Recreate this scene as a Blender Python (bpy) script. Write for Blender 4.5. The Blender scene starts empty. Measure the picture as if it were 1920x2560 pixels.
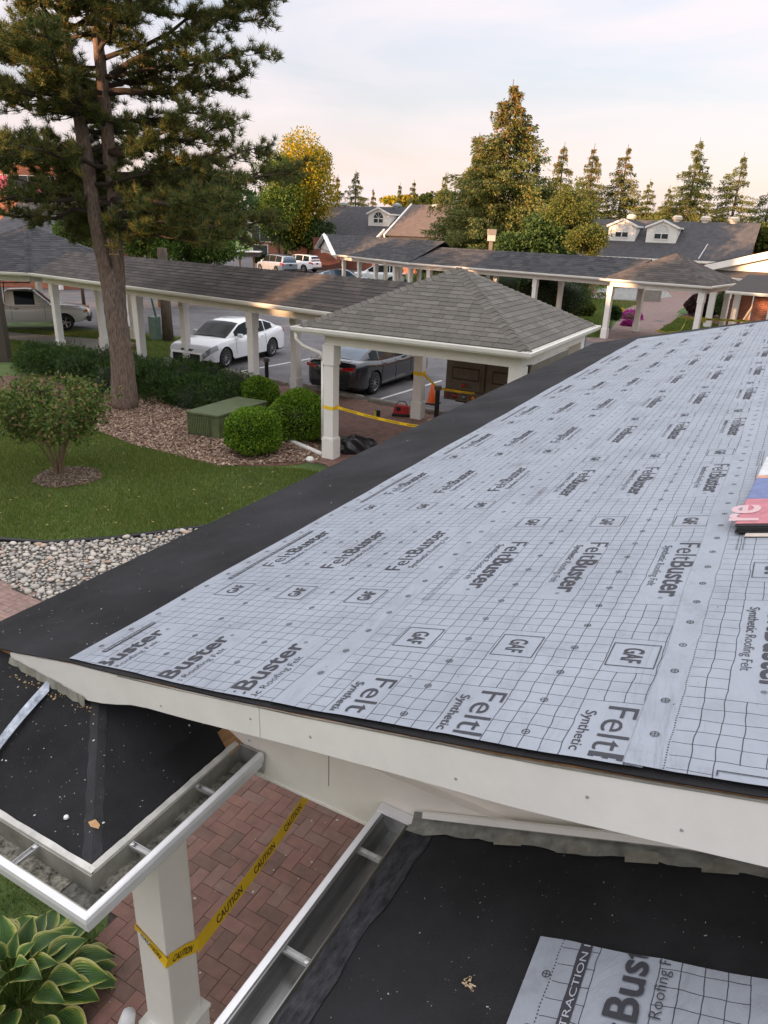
import bpy, bmesh, math, random
import numpy as np
from mathutils import Vector, Matrix
random.seed(7); RNG=np.random.default_rng(7)
S=bpy.context.scene; COL=S.collection
R_=math.radians
# ------------------------------------------------------------ camera, sky, sun, exposure
AZ=R_(28.3); PF,PD,PSL,CH=1800.,715.,.036,4.7
_th=math.atan(PD/PF); _ro=math.atan(PSL)
Fh=np.array([-math.sin(AZ),math.cos(AZ),0.]); Rh=np.array([math.cos(AZ),math.sin(AZ),0.]); Zv=np.array([0,0,1.])
cF=Fh*math.cos(_th)-Zv*math.sin(_th); _U0=np.cross(Rh,cF)
cR=math.cos(_ro)*Rh+math.sin(_ro)*_U0; cU=-math.sin(_ro)*Rh+math.cos(_ro)*_U0
P0=np.array([0,0,CH])
def ray(x,y): return cF*PF+cR*(x-960)-cU*(y-1280)
def at(x,y,z=0.):
    r=ray(x,y); return P0+r*((z-CH)/r[2])
def atD(x,y,D):
    r=ray(x,y); return P0+r*(D/(r@Fh))
cam=bpy.data.cameras.new('camera'); co=bpy.data.objects.new('camera',cam); COL.objects.link(co)
cam.sensor_fit='VERTICAL'; cam.sensor_height=24; cam.lens=24*PF/2560; cam.clip_end=2000; cam.clip_start=.05
M=Matrix(((cR[0],cU[0],-cF[0],0),(cR[1],cU[1],-cF[1],0),(cR[2],cU[2],-cF[2],CH),(0,0,0,1)))
co.matrix_world=M; S.camera=co
W=bpy.data.worlds.new('World'); S.world=W; W.use_nodes=True
SUN_EL=R_(7.5); SUN_DIR=np.array([math.sin(R_(-128)-AZ*0),0,0])
# azimuth of the sun measured from the camera heading: behind and to the left
_sa=R_(-122); sh=Fh*math.cos(_sa)+Rh*math.sin(_sa)
SUNV=np.array([sh[0]*math.cos(SUN_EL),sh[1]*math.cos(SUN_EL),math.sin(SUN_EL)])
nt=W.node_tree; nt.nodes.clear(); N=nt.nodes.new; L=nt.links.new
out=N('ShaderNodeOutputWorld'); bg=N('ShaderNodeBackground'); bg.inputs['Strength'].default_value=.15
sky=N('ShaderNodeTexSky'); sky.sky_type='NISHITA'; sky.sun_disc=False; sky.sun_elevation=SUN_EL
sky.sun_rotation=math.atan2(SUNV[0],SUNV[1]); sky.air_density=1.0; sky.dust_density=1.5; sky.ozone_density=1.2
geo=N('ShaderNodeTexCoord'); sx=N('ShaderNodeSeparateXYZ'); L(geo.outputs['Generated'],sx.inputs[0])
def ramp(n,pts):
    r=n('ShaderNodeValToRGB'); cr=r.color_ramp
    while len(cr.elements)<len(pts): cr.elements.new(.5)
    for e,(p,c) in zip(cr.elements,pts): e.position=p; e.color=(*c,1) if len(c)==3 else c
    return r
hz=ramp(N,[(0,(2.05,1.38,1.42)),(.06,(1.95,1.42,1.48)),(.14,(1.62,1.42,1.55)),(.26,(1.58,1.60,1.82)),(.5,(3.7,3.75,3.95)),(1,(5.6,5.6,5.8))]); L(sx.outputs['Z'],hz.inputs[0])
# thin high cloud veil, whiter where the noise is dense
mp=N('ShaderNodeMapping'); mp.inputs['Scale'].default_value=(1.3,1.3,7.5); mp.inputs['Rotation'].default_value=(0.25,.12,.5); L(geo.outputs['Generated'],mp.inputs[0])
cn=N('ShaderNodeTexNoise'); cn.inputs['Scale'].default_value=1.6; cn.inputs['Detail'].default_value=6; cn.inputs['Distortion'].default_value=.6; L(mp.outputs[0],cn.inputs[0])
cm=ramp(N,[(.40,(0,0,0)),(.66,(1,1,1))]); L(cn.outputs[0],cm.inputs[0])
mx1=N('ShaderNodeMix'); mx1.data_type='RGBA'; mx1.inputs[0].default_value=.76; L(sky.outputs[0],mx1.inputs[6]); L(hz.outputs[0],mx1.inputs[7])
mx2=N('ShaderNodeMix'); mx2.data_type='RGBA'; mx2.inputs[7].default_value=(2.35,2.05,2.08,1); L(cm.outputs[0],mx2.inputs[0]); L(mx1.outputs[2],mx2.inputs[6])
mf=N('ShaderNodeMath'); mf.operation='MULTIPLY'; mf.inputs[1].default_value=.75; L(cm.outputs[0],mf.inputs[0]); L(mf.outputs[0],mx2.inputs[0])
L(mx2.outputs[2],bg.inputs[0]); L(bg.outputs[0],out.inputs[0])
sl=bpy.data.lights.new('sun','SUN'); sl.energy=4.0; sl.angle=R_(.6); sl.color=(1,.56,.30)
so=bpy.data.objects.new('sun',sl); COL.objects.link(so); so.rotation_euler=Vector(SUNV).to_track_quat('Z','Y').to_euler(); so.location=(0,0,60)
S.view_settings.view_transform='Standard'; S.view_settings.look='None'; S.view_settings.exposure=1.66; S.view_settings.gamma=1
S.view_settings.use_curve_mapping=False
S.render.engine='CYCLES'
# ------------------------------------------------------------ materials
MATS={}
def mat(name,col,rough=.7,var=0.,scale=6.,bump=0.,bscale=40.,metal=0.,spec=.5,island=0.,col2=None,stretch=None,coat=0.,transl=0.,detail=5.,hue=None,emit=None,coords='Object'):
    if name in MATS: return MATS[name]
    m=bpy.data.materials.new(name); m.use_nodes=True; t=m.node_tree; n=t.nodes.new; l=t.links.new
    b=t.nodes['Principled BSDF']; b.inputs['Roughness'].default_value=rough; b.inputs['Metallic'].default_value=metal
    b.inputs['Specular IOR Level'].default_value=spec
    if coat: b.inputs['Coat Weight'].default_value=coat; b.inputs['Coat Roughness'].default_value=.08
    tc=n('ShaderNodeTexCoord'); mpn=n('ShaderNodeMapping'); l(tc.outputs[coords],mpn.inputs[0])
    if stretch: mpn.inputs['Scale'].default_value=stretch
    c2=col2 or tuple(x*(1-var) for x in col); src=None
    if var or col2:
        no=n('ShaderNodeTexNoise'); no.inputs['Scale'].default_value=scale; no.inputs['Detail'].default_value=detail; no.inputs['Roughness'].default_value=.65; l(mpn.outputs[0],no.inputs[0])
        r=ramp(n,[(.34,c2),(.66,tuple(min(1,x*(1+var*.5)) for x in col))]); l(no.outputs[0],r.inputs[0]); src=r.outputs[0]
    if island:
        g=n('ShaderNodeNewGeometry'); oi=n('ShaderNodeObjectInfo'); ad=n('ShaderNodeMath'); ad.operation='ADD'
        l(g.outputs['Random Per Island'],ad.inputs[0]); l(oi.outputs['Random'],ad.inputs[1])
        fr=n('ShaderNodeMath'); fr.operation='FRACT'; l(ad.outputs[0],fr.inputs[0])
        if hue:
            rr=ramp(n,hue); l(fr.outputs[0],rr.inputs[0])
            if src:
                mm=n('ShaderNodeMix'); mm.data_type='RGBA'; mm.inputs[0].default_value=island; l(src,mm.inputs[6]); l(rr.outputs[0],mm.inputs[7]); src=mm.outputs[2]
            else: src=rr.outputs[0]
        else:
            mr=n('ShaderNodeMapRange'); mr.inputs[3].default_value=1-island; mr.inputs[4].default_value=1+island; l(fr.outputs[0],mr.inputs[0])
            hs=n('ShaderNodeHueSaturation'); l(mr.outputs[0],hs.inputs['Value'])
            if src: l(src,hs.inputs['Color'])
            else: hs.inputs['Color'].default_value=(*col,1)
            src=hs.outputs[0]
    if src: l(src,b.inputs['Base Color'])
    else: b.inputs['Base Color'].default_value=(*col,1)
    if bump:
        nb=n('ShaderNodeTexNoise'); nb.inputs['Scale'].default_value=bscale; nb.inputs['Detail'].default_value=4; l(mpn.outputs[0],nb.inputs[0])
        bp=n('ShaderNodeBump'); bp.inputs['Strength'].default_value=min(1,bump); bp.inputs['Distance'].default_value=.01 if bump<=1 else .01*bump; l(nb.outputs[0],bp.inputs['Height']); l(bp.outputs[0],b.inputs['Normal'])
    if transl:
        tr=n('ShaderNodeBsdfTranslucent'); ms=n('ShaderNodeMixShader'); ms.inputs[0].default_value=transl
        if src: l(src,tr.inputs[0])
        else: tr.inputs[0].default_value=(*col,1)
        l(b.outputs[0],ms.inputs[1]); l(tr.outputs[0],ms.inputs[2]); l(ms.outputs[0],t.nodes['Material Output'].inputs[0])
    MATS[name]=m; return m
white=mat('white_paint',(.84,.82,.77),.45,var=.05,scale=3,bump=.08,bscale=30)
white_n=mat('white_aluminium',(.85,.83,.77),.38,var=.06,scale=5,bump=.05,bscale=12)
cream=mat('cream_siding',(.82,.78,.70),.5,var=.05)
cream_seam=mat('panel_seam',(.25,.24,.22),.8)  # dark grey seam line between frieze panels
lip=mat('gutter_white',(.80,.80,.80),.35,var=.08,scale=9)
galv=mat('galvanised_metal',(.36,.35,.30),.5,var=.35,scale=6,metal=.3,bump=.1,bscale=60,col2=(.20,.20,.165),detail=9)
galv_l=mat('bare_aluminium',(.52,.52,.51),.35,var=.2,scale=14,metal=.7)
membr=mat('black_membrane',(.027,.027,.030),.85,var=.5,scale=1.6,bump=.8,bscale=300,detail=10,spec=.30,col2=(.011,.011,.012))
membr2=mat('black_membrane_fresh',(.010,.010,.0115),.6,var=.3,scale=3,bump=.3,bscale=300,spec=.35)
membr_d=mat('granule_band',(.014,.014,.016),.85,var=.4,scale=16,col2=(.07,.072,.08),bump=.6,bscale=300,stretch=(3,1,1),spec=.2,detail=10)
wood=mat('raw_plywood',(.36,.20,.085),.75,var=.4,scale=12,stretch=(1,1,18),bump=.3,bscale=60)
debris=mat('gutter_debris',(.045,.042,.036),.95,var=.5,scale=30,col2=(.22,.215,.19),bump=.9,bscale=150,detail=9)
grit=mat('pale_grit',(.5,.48,.42),.9,island=.4)
hue_sh=[(0,(.125,.115,.10)),(.35,(.150,.138,.120)),(.7,(.175,.162,.142)),(1,(.205,.19,.166))]
shing=mat('grey_shingle',(.16,.148,.13),.92,var=.35,scale=9,bump=.6,bscale=260,island=.62,hue=hue_sh,spec=.2,detail=8)
hue_dk=[(0,(.070,.062,.057)),(.5,(.098,.085,.078)),(1,(.145,.122,.106))]
shing_b=mat('brown_grey_shingle',(.075,.068,.066),.92,var=.3,scale=9,bump=.6,bscale=260,island=.65,hue=hue_dk,spec=.2)
hue_ch=[(0,(.042,.042,.045)),(.5,(.066,.065,.068)),(1,(.098,.095,.097))]
shing_c=mat('charcoal_shingle',(.05,.052,.058),.92,var=.3,scale=9,bump=.5,bscale=200,island=.65,hue=hue_ch,spec=.2)
brick_m=mat('clay_paver',(.21,.115,.088),.85,var=.35,scale=10,bump=.5,bscale=120,island=.5,hue=[(0,(.16,.115,.095)),(.4,(.24,.14,.112)),(.8,(.30,.165,.13)),(1,(.27,.195,.16))],spec=.3,detail=8)
sand_m=mat('paver_joint_sand',(.065,.05,.043),.95,var=.4,scale=20,bump=.6,bscale=200)
asph=mat('asphalt',(.13,.123,.125),.88,var=.35,scale=.9,bump=.4,bscale=160,detail=9,col2=(.085,.082,.088))
asph_far=mat('asphalt_far',(.15,.14,.14),.88,var=.2,scale=.5)
conc=mat('concrete',(.26,.24,.205),.9,var=.25,scale=6,bump=.5,bscale=90)
line_m=mat('road_paint',(.62,.62,.60),.7,var=.3,scale=14)
grass_g=mat('lawn_soil_green',(.10,.145,.032),.95,var=.4,scale=.9,col2=(.040,.075,.018),bump=.8,bscale=60,detail=10)
blade=mat('grass_blade',(.06,.12,.02),.7,island=1,hue=[(0,(.078,.122,.022)),(.5,(.14,.20,.036)),(.85,(.20,.25,.055)),(1,(.38,.35,.16))],transl=.35,spec=.2)
mulch=mat('bark_mulch_bed',(.17,.085,.055),.95,var=.5,scale=9,col2=(.05,.028,.02),bump=1,bscale=40,detail=10)
chip=mat('bark_chip',(.2,.1,.07),.9,island=1,hue=[(0,(.11,.062,.042)),(.4,(.27,.17,.115)),(.8,(.42,.29,.205)),(1,(.58,.47,.36))])
stone_m=mat('river_stone',(.5,.46,.4),.55,var=.2,scale=14,island=.8,hue=[(0,(.16,.155,.15)),(.18,(.36,.34,.31)),(.45,(.55,.50,.42)),(.7,(.62,.57,.49)),(.85,(.38,.36,.35)),(.93,(.46,.27,.17)),(1,(.66,.62,.56))],spec=.4)
bark=mat('pine_bark',(.25,.185,.145),.95,var=.5,scale=7,col2=(.085,.062,.05),stretch=(5,5,.9),bump=3,bscale=16,detail=9)
bark2=mat('grey_bark',(.10,.075,.055),.95,var=.4,scale=6,stretch=(3,3,.6),bump=1,bscale=20)
twig=mat('dark_twig',(.045,.032,.024),.9)
needle=mat('pine_needle',(.05,.09,.03),.6,island=1,hue=[(0,(.040,.062,.020)),(.4,(.080,.115,.030)),(.70,(.13,.165,.040)),(.90,(.20,.19,.05)),(1,(.46,.24,.055))],transl=.25,spec=.3)
spruce_m=mat('spruce_needles',(.05,.08,.03),.7,island=1,hue=[(0,(.055,.085,.024)),(.45,(.11,.145,.038)),(.85,(.19,.20,.055)),(.97,(.26,.21,.07)),(1,(.28,.16,.07))],transl=.25,spec=.25)
spruce_r=mat('spruce_rusty_tips',(.05,.08,.03),.7,island=1,hue=[(0,(.14,.13,.04)),(.45,(.22,.15,.05)),(.8,(.27,.12,.05)),(1,(.32,.10,.055))],transl=.25,spec=.25)
yellow_l=mat('yellow_maple_leaf',(.3,.25,.03),.6,island=1,hue=[(0,(.07,.12,.012)),(.25,(.22,.22,.014)),(.6,(.40,.30,.018)),(1,(.52,.34,.02))],transl=.35,spec=.25)
green_l=mat('green_leaf',(.06,.12,.02),.6,island=1,hue=[(0,(.042,.085,.014)),(.5,(.085,.15,.024)),(1,(.16,.23,.036))],transl=.3,spec=.3)
dark_l=mat('dark_green_leaf',(.03,.06,.02),.6,island=1,hue=[(0,(.022,.048,.012)),(.5,(.046,.092,.020)),(1,(.085,.14,.030))],transl=.25,spec=.3)
olive_l=mat('olive_birch_leaf',(.1,.13,.03),.6,island=1,hue=[(0,(.05,.075,.018)),(.5,(.11,.14,.028)),(1,(.21,.21,.045))],transl=.35,spec=.25)
bronze_l=mat('bronze_green_leaf',(.1,.12,.03),.6,island=1,hue=[(0,(.048,.085,.018)),(.5,(.095,.155,.03)),(.82,(.17,.22,.045)),(.93,(.26,.17,.08)),(1,(.33,.19,.10))],transl=.3,spec=.3)
box_l=mat('boxwood_leaf',(.1,.2,.03),.6,island=1,hue=[(0,(.05,.12,.010)),(.5,(.13,.25,.018)),(.9,(.24,.37,.03)),(1,(.34,.38,.06))],transl=.3,spec=.3)
maroon_l=mat('maroon_leaf',(.06,.02,.03),.6,island=1,hue=[(0,(.025,.010,.012)),(1,(.085,.025,.030))],transl=.2)
rust_l=mat('rust_leaf',(.06,.02,.03),.6,island=1,hue=[(0,(.035,.030,.012)),(.6,(.10,.045,.018)),(1,(.15,.06,.02))],transl=.2)
flower_p=mat('magenta_petal',(.45,.06,.32),.6,island=.4)
flower_y=mat('yellow_petal',(.6,.42,.04),.6,island=.3)
util=mat('green_painted_steel',(.105,.135,.060),.55,var=.25,scale=4,bump=.08)
util_rib=mat('green_steel_recess',(.065,.085,.038),.6)
util2=mat('pale_green_steel',(.16,.24,.20),.6,var=.15)
black_p=mat('black_powder_coat',(.012,.012,.014),.4)
black_pl=mat('black_plastic_film',(.012,.012,.014),.28,bump=1.2,bscale=9,spec=.6)
yell=mat('yellow_tape',(.92,.60,.02),.5,var=.06,scale=10)
yell2=mat('lime_tape',(.60,.56,.08),.5,transl=.15)
ink=mat('black_ink',(.012,.012,.012),.6)
ink2=mat('felt_print_ink',(.040,.040,.050),.7)
orange=mat('orange_cone_plastic',(.75,.12,.02),.45)
redm=mat('red_fabric',(.42,.02,.02),.7,var=.2)
tyre=mat('tyre_rubber',(.018,.018,.018),.8)
rimm=mat('alloy_rim',(.42,.42,.43),.28,metal=.85)
rim_d=mat('rim_dark',(.03,.03,.032),.4,metal=.5)
glass=mat('car_glass',(.008,.012,.012),.06,spec=.13)
glass_b=mat('car_glass_blue',(.09,.15,.22),.08,spec=.7)
glass_h=mat('house_window_glass',(.045,.055,.06),.1,spec=.8)
redl=mat('red_lens',(.40,.012,.012),.15,coat=.6)
clearl=mat('clear_lens',(.20,.21,.23),.12,coat=.8)
amber=mat('amber_lens',(.75,.24,.02),.2,coat=.5)
chrome=mat('chrome',(.6,.6,.6),.12,metal=1)
brickw=mat('plain_red_brick',(.30,.085,.042),.88,var=.25,scale=10,bump=.3)
pinkm=mat('pink_curtain',(.6,.09,.22),.7)
def brickwall():
    m=bpy.data.materials.new('red_brick_wall'); m.use_nodes=True; t=m.node_tree; n=t.nodes.new; l=t.links.new
    b=t.nodes['Principled BSDF']; b.inputs['Roughness'].default_value=.9
    tc=n('ShaderNodeTexCoord'); sp=n('ShaderNodeSeparateXYZ'); l(tc.outputs['Object'],sp.inputs[0]); ad=n('ShaderNodeMath'); l(sp.outputs[0],ad.inputs[0]); l(sp.outputs[1],ad.inputs[1])
    cb=n('ShaderNodeCombineXYZ'); l(ad.outputs[0],cb.inputs[0]); l(sp.outputs[2],cb.inputs[1])
    bt=n('ShaderNodeTexBrick'); bt.inputs['Scale'].default_value=1; bt.inputs['Brick Width'].default_value=.22; bt.inputs['Row Height'].default_value=.075; bt.inputs['Mortar Size'].default_value=.008
    bt.inputs['Color1'].default_value=(.27,.07,.035,1); bt.inputs['Color2'].default_value=(.36,.11,.055,1); bt.inputs['Mortar'].default_value=(.28,.22,.18,1)
    l(cb.outputs[0],bt.inputs[0]); l(bt.outputs[0],b.inputs['Base Color'])
    bp=n('ShaderNodeBump'); bp.inputs['Strength'].default_value=.5; bp.inputs['Distance'].default_value=.006; bp.invert=True; l(bt.outputs[1],bp.inputs['Height']); l(bp.outputs[0],b.inputs['Normal'])
    return m
brick_wall=brickwall()
def felt_material():
    m=bpy.data.materials.new('printed_roofing_felt'); m.use_nodes=True; t=m.node_tree; n=t.nodes.new; l=t.links.new
    b=t.nodes['Principled BSDF']; b.inputs['Roughness'].default_value=.62; b.inputs['Specular IOR Level'].default_value=.3
    uv=n('ShaderNodeUVMap'); uv.uv_map='cells'; 
    nz=n('ShaderNodeTexNoise'); nz.inputs['Scale'].default_value=.45; nz.inputs['Detail'].default_value=2; l(uv.outputs[0],nz.inputs[0])
    vs=n('ShaderNodeVectorMath'); vs.operation='SUBTRACT'; l(nz.outputs[1],vs.inputs[0]); vs.inputs[1].default_value=(.5,.5,.5)
    vm=n('ShaderNodeVectorMath'); vm.operation='SCALE'; vm.inputs['Scale'].default_value=.34; l(vs.outputs[0],vm.inputs[0])
    va=n('ShaderNodeVectorMath'); l(uv.outputs[0],va.inputs[0]); l(vm.outputs[0],va.inputs[1])
    sp=n('ShaderNodeSeparateXYZ'); l(va.outputs[0],sp.inputs[0])
    def O(op,a,b2=None):
        q=n('ShaderNodeMath'); q.operation=op
        for i,v in enumerate((a,b2)):
            if v is None: continue
            if isinstance(v,(int,float)): q.inputs[i].default_value=v
            else: l(v,q.inputs[i])
        return q.outputs[0]
    u,v=sp.outputs[0],sp.outputs[1]
    def near(x,w): return O('LESS_THAN',O('ABSOLUTE',O('SUBTRACT',O('FRACT',O('ADD',x,.5)),.5)),w)
    def band(x,a,c): return O('MULTIPLY',O('GREATER_THAN',x,a),O('LESS_THAN',x,c))
    def mod(x,p): return O('SUBTRACT',x,O('MULTIPLY',O('FLOOR',O('DIVIDE',x,p)),p))
    um,vmo=mod(u,7.),mod(O('ADD',v,2.),24.)   # blank GAF box 0..4, blank lettering 7..19
    inb=O('MULTIPLY',band(um,.04,2.96),O('ADD',band(vmo,.04,3.96),band(vmo,7.04,18.96)))
    inb=O('MULTIPLY',inb,O('GREATER_THAN',u,0))
    tr=O('MULTIPLY',near(v,.024),O('GREATER_THAN',u,-1.9))
    lo=O('MULTIPLY',near(u,.026),O('GREATER_THAN',u,-1.2))
    g=O('MULTIPLY',O('MAXIMUM',tr,lo),O('SUBTRACT',1.,inb))
    dash=O('MULTIPLY',band(u,-2.02,-1.95),O('LESS_THAN',O('FRACT',O('MULTIPLY',v,5.)),.55))
    msk=O('MULTIPLY',O('MAXIMUM',g,dash),.93)
    st=n('ShaderNodeTexNoise'); st.inputs['Scale'].default_value=.12; st.inputs['Detail'].default_value=8; st.inputs['Roughness'].default_value=.7; l(uv.outputs[0],st.inputs[0])
    base=ramp(n,[(.30,(.255,.276,.315)),(.5,(.312,.340,.386)),(.7,(.345,.373,.42))]); l(st.outputs[0],base.inputs[0])
    st2=n('ShaderNodeTexNoise'); st2.inputs['Scale'].default_value=.22; st2.inputs['Detail'].default_value=10; st2.inputs['Roughness'].default_value=.8; mp2=n('ShaderNodeMapping'); mp2.inputs['Location'].default_value=(31,7,2); l(uv.outputs[0],mp2.inputs[0]); l(mp2.outputs[0],st2.inputs[0])
    rs=ramp(n,[(.54,(0,0,0)),(.74,(.6,.6,.6))]); l(st2.outputs[0],rs.inputs[0])
    md=n('ShaderNodeMix'); md.data_type='RGBA'; l(rs.outputs[0],md.inputs[0]); l(base.outputs[0],md.inputs[6]); md.inputs[7].default_value=(.17,.165,.175,1)
    mx=n('ShaderNodeMix'); mx.data_type='RGBA'; l(msk,mx.inputs[0]); l(md.outputs[2],mx.inputs[6]); mx.inputs[7].default_value=(.036,.036,.046,1)
    l(mx.outputs[2],b.inputs['Base Color'])
    bn=n('ShaderNodeTexNoise'); bn.inputs['Scale'].default_value=.22; bn.inputs['Detail'].default_value=6; bn.inputs['Distortion'].default_value=1.2; mp3=n('ShaderNodeMapping'); mp3.inputs['Scale'].default_value=(1.2,.45,1); l(uv.outputs[0],mp3.inputs[0]); l(mp3.outputs[0],bn.inputs[0])
    bp=n('ShaderNodeBump'); bp.inputs['Strength'].default_value=.9; bp.inputs['Distance'].default_value=.030; l(bn.outputs[0],bp.inputs['Height']); l(bp.outputs[0],b.inputs['Normal'])
    return m
felt_m=felt_material()
# ------------------------------------------------------------ helpers
def V3(p): return (float(p[0]),float(p[1]),float(p[2]))
class MB:
    def __init__(s): s.v=[]; s.f=[]
    def add(s,vs,fs):
        o=len(s.v); s.v+= [V3(p) for p in vs]; s.f+=[tuple(i+o for i in f) for f in fs]; return s
    def box(s,c,d,rz=0.,top=1.):
        hx,hy,hz_=d[0]/2,d[1]/2,d[2]/2; cs,sn=math.cos(rz),math.sin(rz); vs=[]
        for sz in (-1,1):
            k=top if sz>0 else 1
            for a,b in ((-1,-1),(1,-1),(1,1),(-1,1)):
                x,y=a*hx*k,b*hy*k; vs.append((c[0]+x*cs-y*sn,c[1]+x*sn+y*cs,c[2]+sz*hz_))
        return s.add(vs,[(3,2,1,0),(4,5,6,7),(0,1,5,4),(1,2,6,5),(2,3,7,6),(3,0,4,7)])
    def b2(s,x0,x1,y0,y1,z0,z1): return s.box(((x0+x1)/2,(y0+y1)/2,(z0+z1)/2),(x1-x0,y1-y0,z1-z0))
    def beam(s,p,q,w,h,up=(0,0,1)):
        p,q=Vector(p),Vector(q); d=(q-p).normalized(); sd=d.cross(Vector(up)).normalized(); u=sd.cross(d)
        vs=[]
        for o in (p,q):
            for a,b in ((-1,-1),(1,-1),(1,1),(-1,1)): vs.append(o+sd*(a*w/2)+u*(b*h/2))
        return s.add(vs,[(3,2,1,0),(4,5,6,7),(0,1,5,4),(1,2,6,5),(2,3,7,6),(3,0,4,7)])
    def prism(s,pts,off):
        n=len(pts); a=[Vector(p) for p in pts]; o=Vector(off)
        return s.add(a+[p+o for p in a],[tuple(range(n))[::-1],tuple(range(n,2*n))]+[(i,(i+1)%n,n+(i+1)%n,n+i) for i in range(n)])
    def tube(s,pts,rad,n=8,cap=True):
        pts=[Vector(p) for p in pts]; rs=rad if isinstance(rad,(list,tuple)) else [rad]*len(pts); o=len(s.v); ref=None
        for i,p in enumerate(pts):
            d=(pts[min(i+1,len(pts)-1)]-pts[max(i-1,0)]).normalized()
            if ref is None: ref=Vector((1,0,0)) if abs(d.x)<.8 else Vector((0,1,0))
            a=(ref-d*ref.dot(d)).normalized(); ref=a; b=d.cross(a)
            for k in range(n):
                t=2*math.pi*k/n; s.v.append(V3(p+a*(rs[i]*math.cos(t))+b*(rs[i]*math.sin(t))))
        for i in range(len(pts)-1):
            for k in range(n):
                k2=(k+1)%n; s.f.append((o+i*n+k,o+i*n+k2,o+(i+1)*n+k2,o+(i+1)*n+k))
        if cap: s.f.append(tuple(o+k for k in range(n))[::-1]); s.f.append(tuple(o+(len(pts)-1)*n+k for k in range(n)))
        return s
    def lathe(s,prof,c,n=16,axis='z'):
        o=len(s.v)
        for r,h in prof:
            for k in range(n):
                t=2*math.pi*k/n; a,b=r*math.cos(t),r*math.sin(t)
                s.v.append({'z':(c[0]+a,c[1]+b,c[2]+h),'y':(c[0]+a,c[1]+h,c[2]+b),'x':(c[0]+h,c[1]+a,c[2]+b)}[axis])
        for i in range(len(prof)-1):
            for k in range(n):
                k2=(k+1)%n; s.f.append((o+i*n+k,o+i*n+k2,o+(i+1)*n+k2,o+(i+1)*n+k))
        return s
    def mesh(s,name,m,smooth=False):
        me=bpy.data.meshes.new(name); me.from_pydata(s.v,[],s.f); me.materials.append(m)
        if smooth: me.shade_smooth()
        me.update(); return me
    def build(s,name,m,parent=None,smooth=False,bev=0.,kind=None):
        o=bpy.data.objects.new(name,s.mesh(name,m,smooth)); COL.objects.link(o)
        if parent: o.parent=parent
        if bev:
            b=o.modifiers.new('bevel','BEVEL'); b.width=bev; b.segments=2; b.limit_method='ANGLE'; b.angle_limit=R_(40)
        if kind: o['kind']=kind
        return o
def npmesh(name,verts,k,m,parent=None,kind=None,smooth=False):
    """verts: (n*k,3) array of separate k-gons"""
    me=bpy.data.meshes.new(name); nv=len(verts); nf=nv//k
    me.vertices.add(nv); me.vertices.foreach_set('co',np.asarray(verts,dtype=np.float32).ravel())
    me.loops.add(nv); me.loops.foreach_set('vertex_index',np.arange(nv,dtype=np.int32))
    me.polygons.add(nf); me.polygons.foreach_set('loop_start',np.arange(0,nv,k,dtype=np.int32)); me.polygons.foreach_set('loop_total',np.full(nf,k,dtype=np.int32))
    me.update(calc_edges=True); me.materials.append(m)
    o=bpy.data.objects.new(name,me); COL.objects.link(o)
    if parent: o.parent=parent
    if kind: o['kind']=kind
    return o
def thing(name,label,cat,group=None):
    o=bpy.data.objects.new(name,None); o.empty_display_size=.2; COL.objects.link(o); o['label']=label; o['category']=cat
    if group: o['group']=group
    return o
def tag(o,label,cat,group=None):
    o['label']=label; o['category']=cat
    if group: o['group']=group
    return o
def settle(r,p):
    p=Vector(V3(p)); r.location=p
    for c in r.children: c.location=c.location-p
    return r
def dup(root,loc,rz,label=None):
    r=root.copy(); COL.objects.link(r); r.location=loc; r.rotation_euler=(0,0,rz)
    if label: r['label']=label
    for ch in list(root.children):
        c=ch.copy(); COL.objects.link(c); c.parent=r
        for g in list(ch.children):
            d=g.copy(); COL.objects.link(d); d.parent=c
    return r
def sheet(name,pts,z,m,kind='structure',parent=None,label=None,cat=None):
    b=MB(); b.add([(p[0],p[1],z) for p in pts],[tuple(range(len(pts)))]); o=b.build(name,m,parent)
    me=o.data
    if me.polygons[0].normal.z<0: me.flip_normals()
    if kind: o['kind']=kind
    return o
def inpoly(px,py,poly):
    px=np.asarray(px);py=np.asarray(py); r=np.zeros(px.shape,bool); n=len(poly)
    for i in range(n):
        x0,y0=poly[i][0],poly[i][1]; x1,y1=poly[(i+1)%n][0],poly[(i+1)%n][1]
        c=((y0>py)!=(y1>py))&(px<(x1-x0)*(py-y0)/((y1-y0) or 1e-9)+x0); r^=c
    return r
_TX={}
def text_arr(s,size=1.,bold=0.,sx=1.,align='LEFT'):
    """flat lettering as (verts, faces), baseline at y=0"""
    key=(s,size,bold,sx,align)
    if key in _TX: return _TX[key]
    c=bpy.data.curves.new('t','FONT'); c.body=s; c.size=size; c.offset=bold; c.resolution_u=3; c.align_x=align
    o=bpy.data.objects.new('t',c); COL.objects.link(o); dg=bpy.context.evaluated_depsgraph_get(); me=o.evaluated_get(dg).to_mesh()
    v=np.array([p.co[:] for p in me.vertices]); f=[tuple(p.vertices) for p in me.polygons]; o.evaluated_get(dg).to_mesh_clear()
    bpy.data.objects.remove(o); bpy.data.curves.remove(c); v=v*np.array([sx,1,1]); _TX[key]=(v,f); return _TX[key]
def text_fit(s,w,h,bold=0.):
    v,f=text_arr(s,1.,bold); mn,mx=v.min(0),v.max(0)
    cap=.73; q=v.copy(); q[:,0]=(v[:,0]-mn[0])/(mx[0]-mn[0])*w; q[:,1]=v[:,1]/cap*h; return q,f
def mapped(mb,vf,org,ex,ey,h=None):
    v,f=vf; org,ex,ey=np.array(org),np.array(ex),np.array(ey); mb.add([org+ex*a+ey*b for a,b,_ in v],f)
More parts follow.
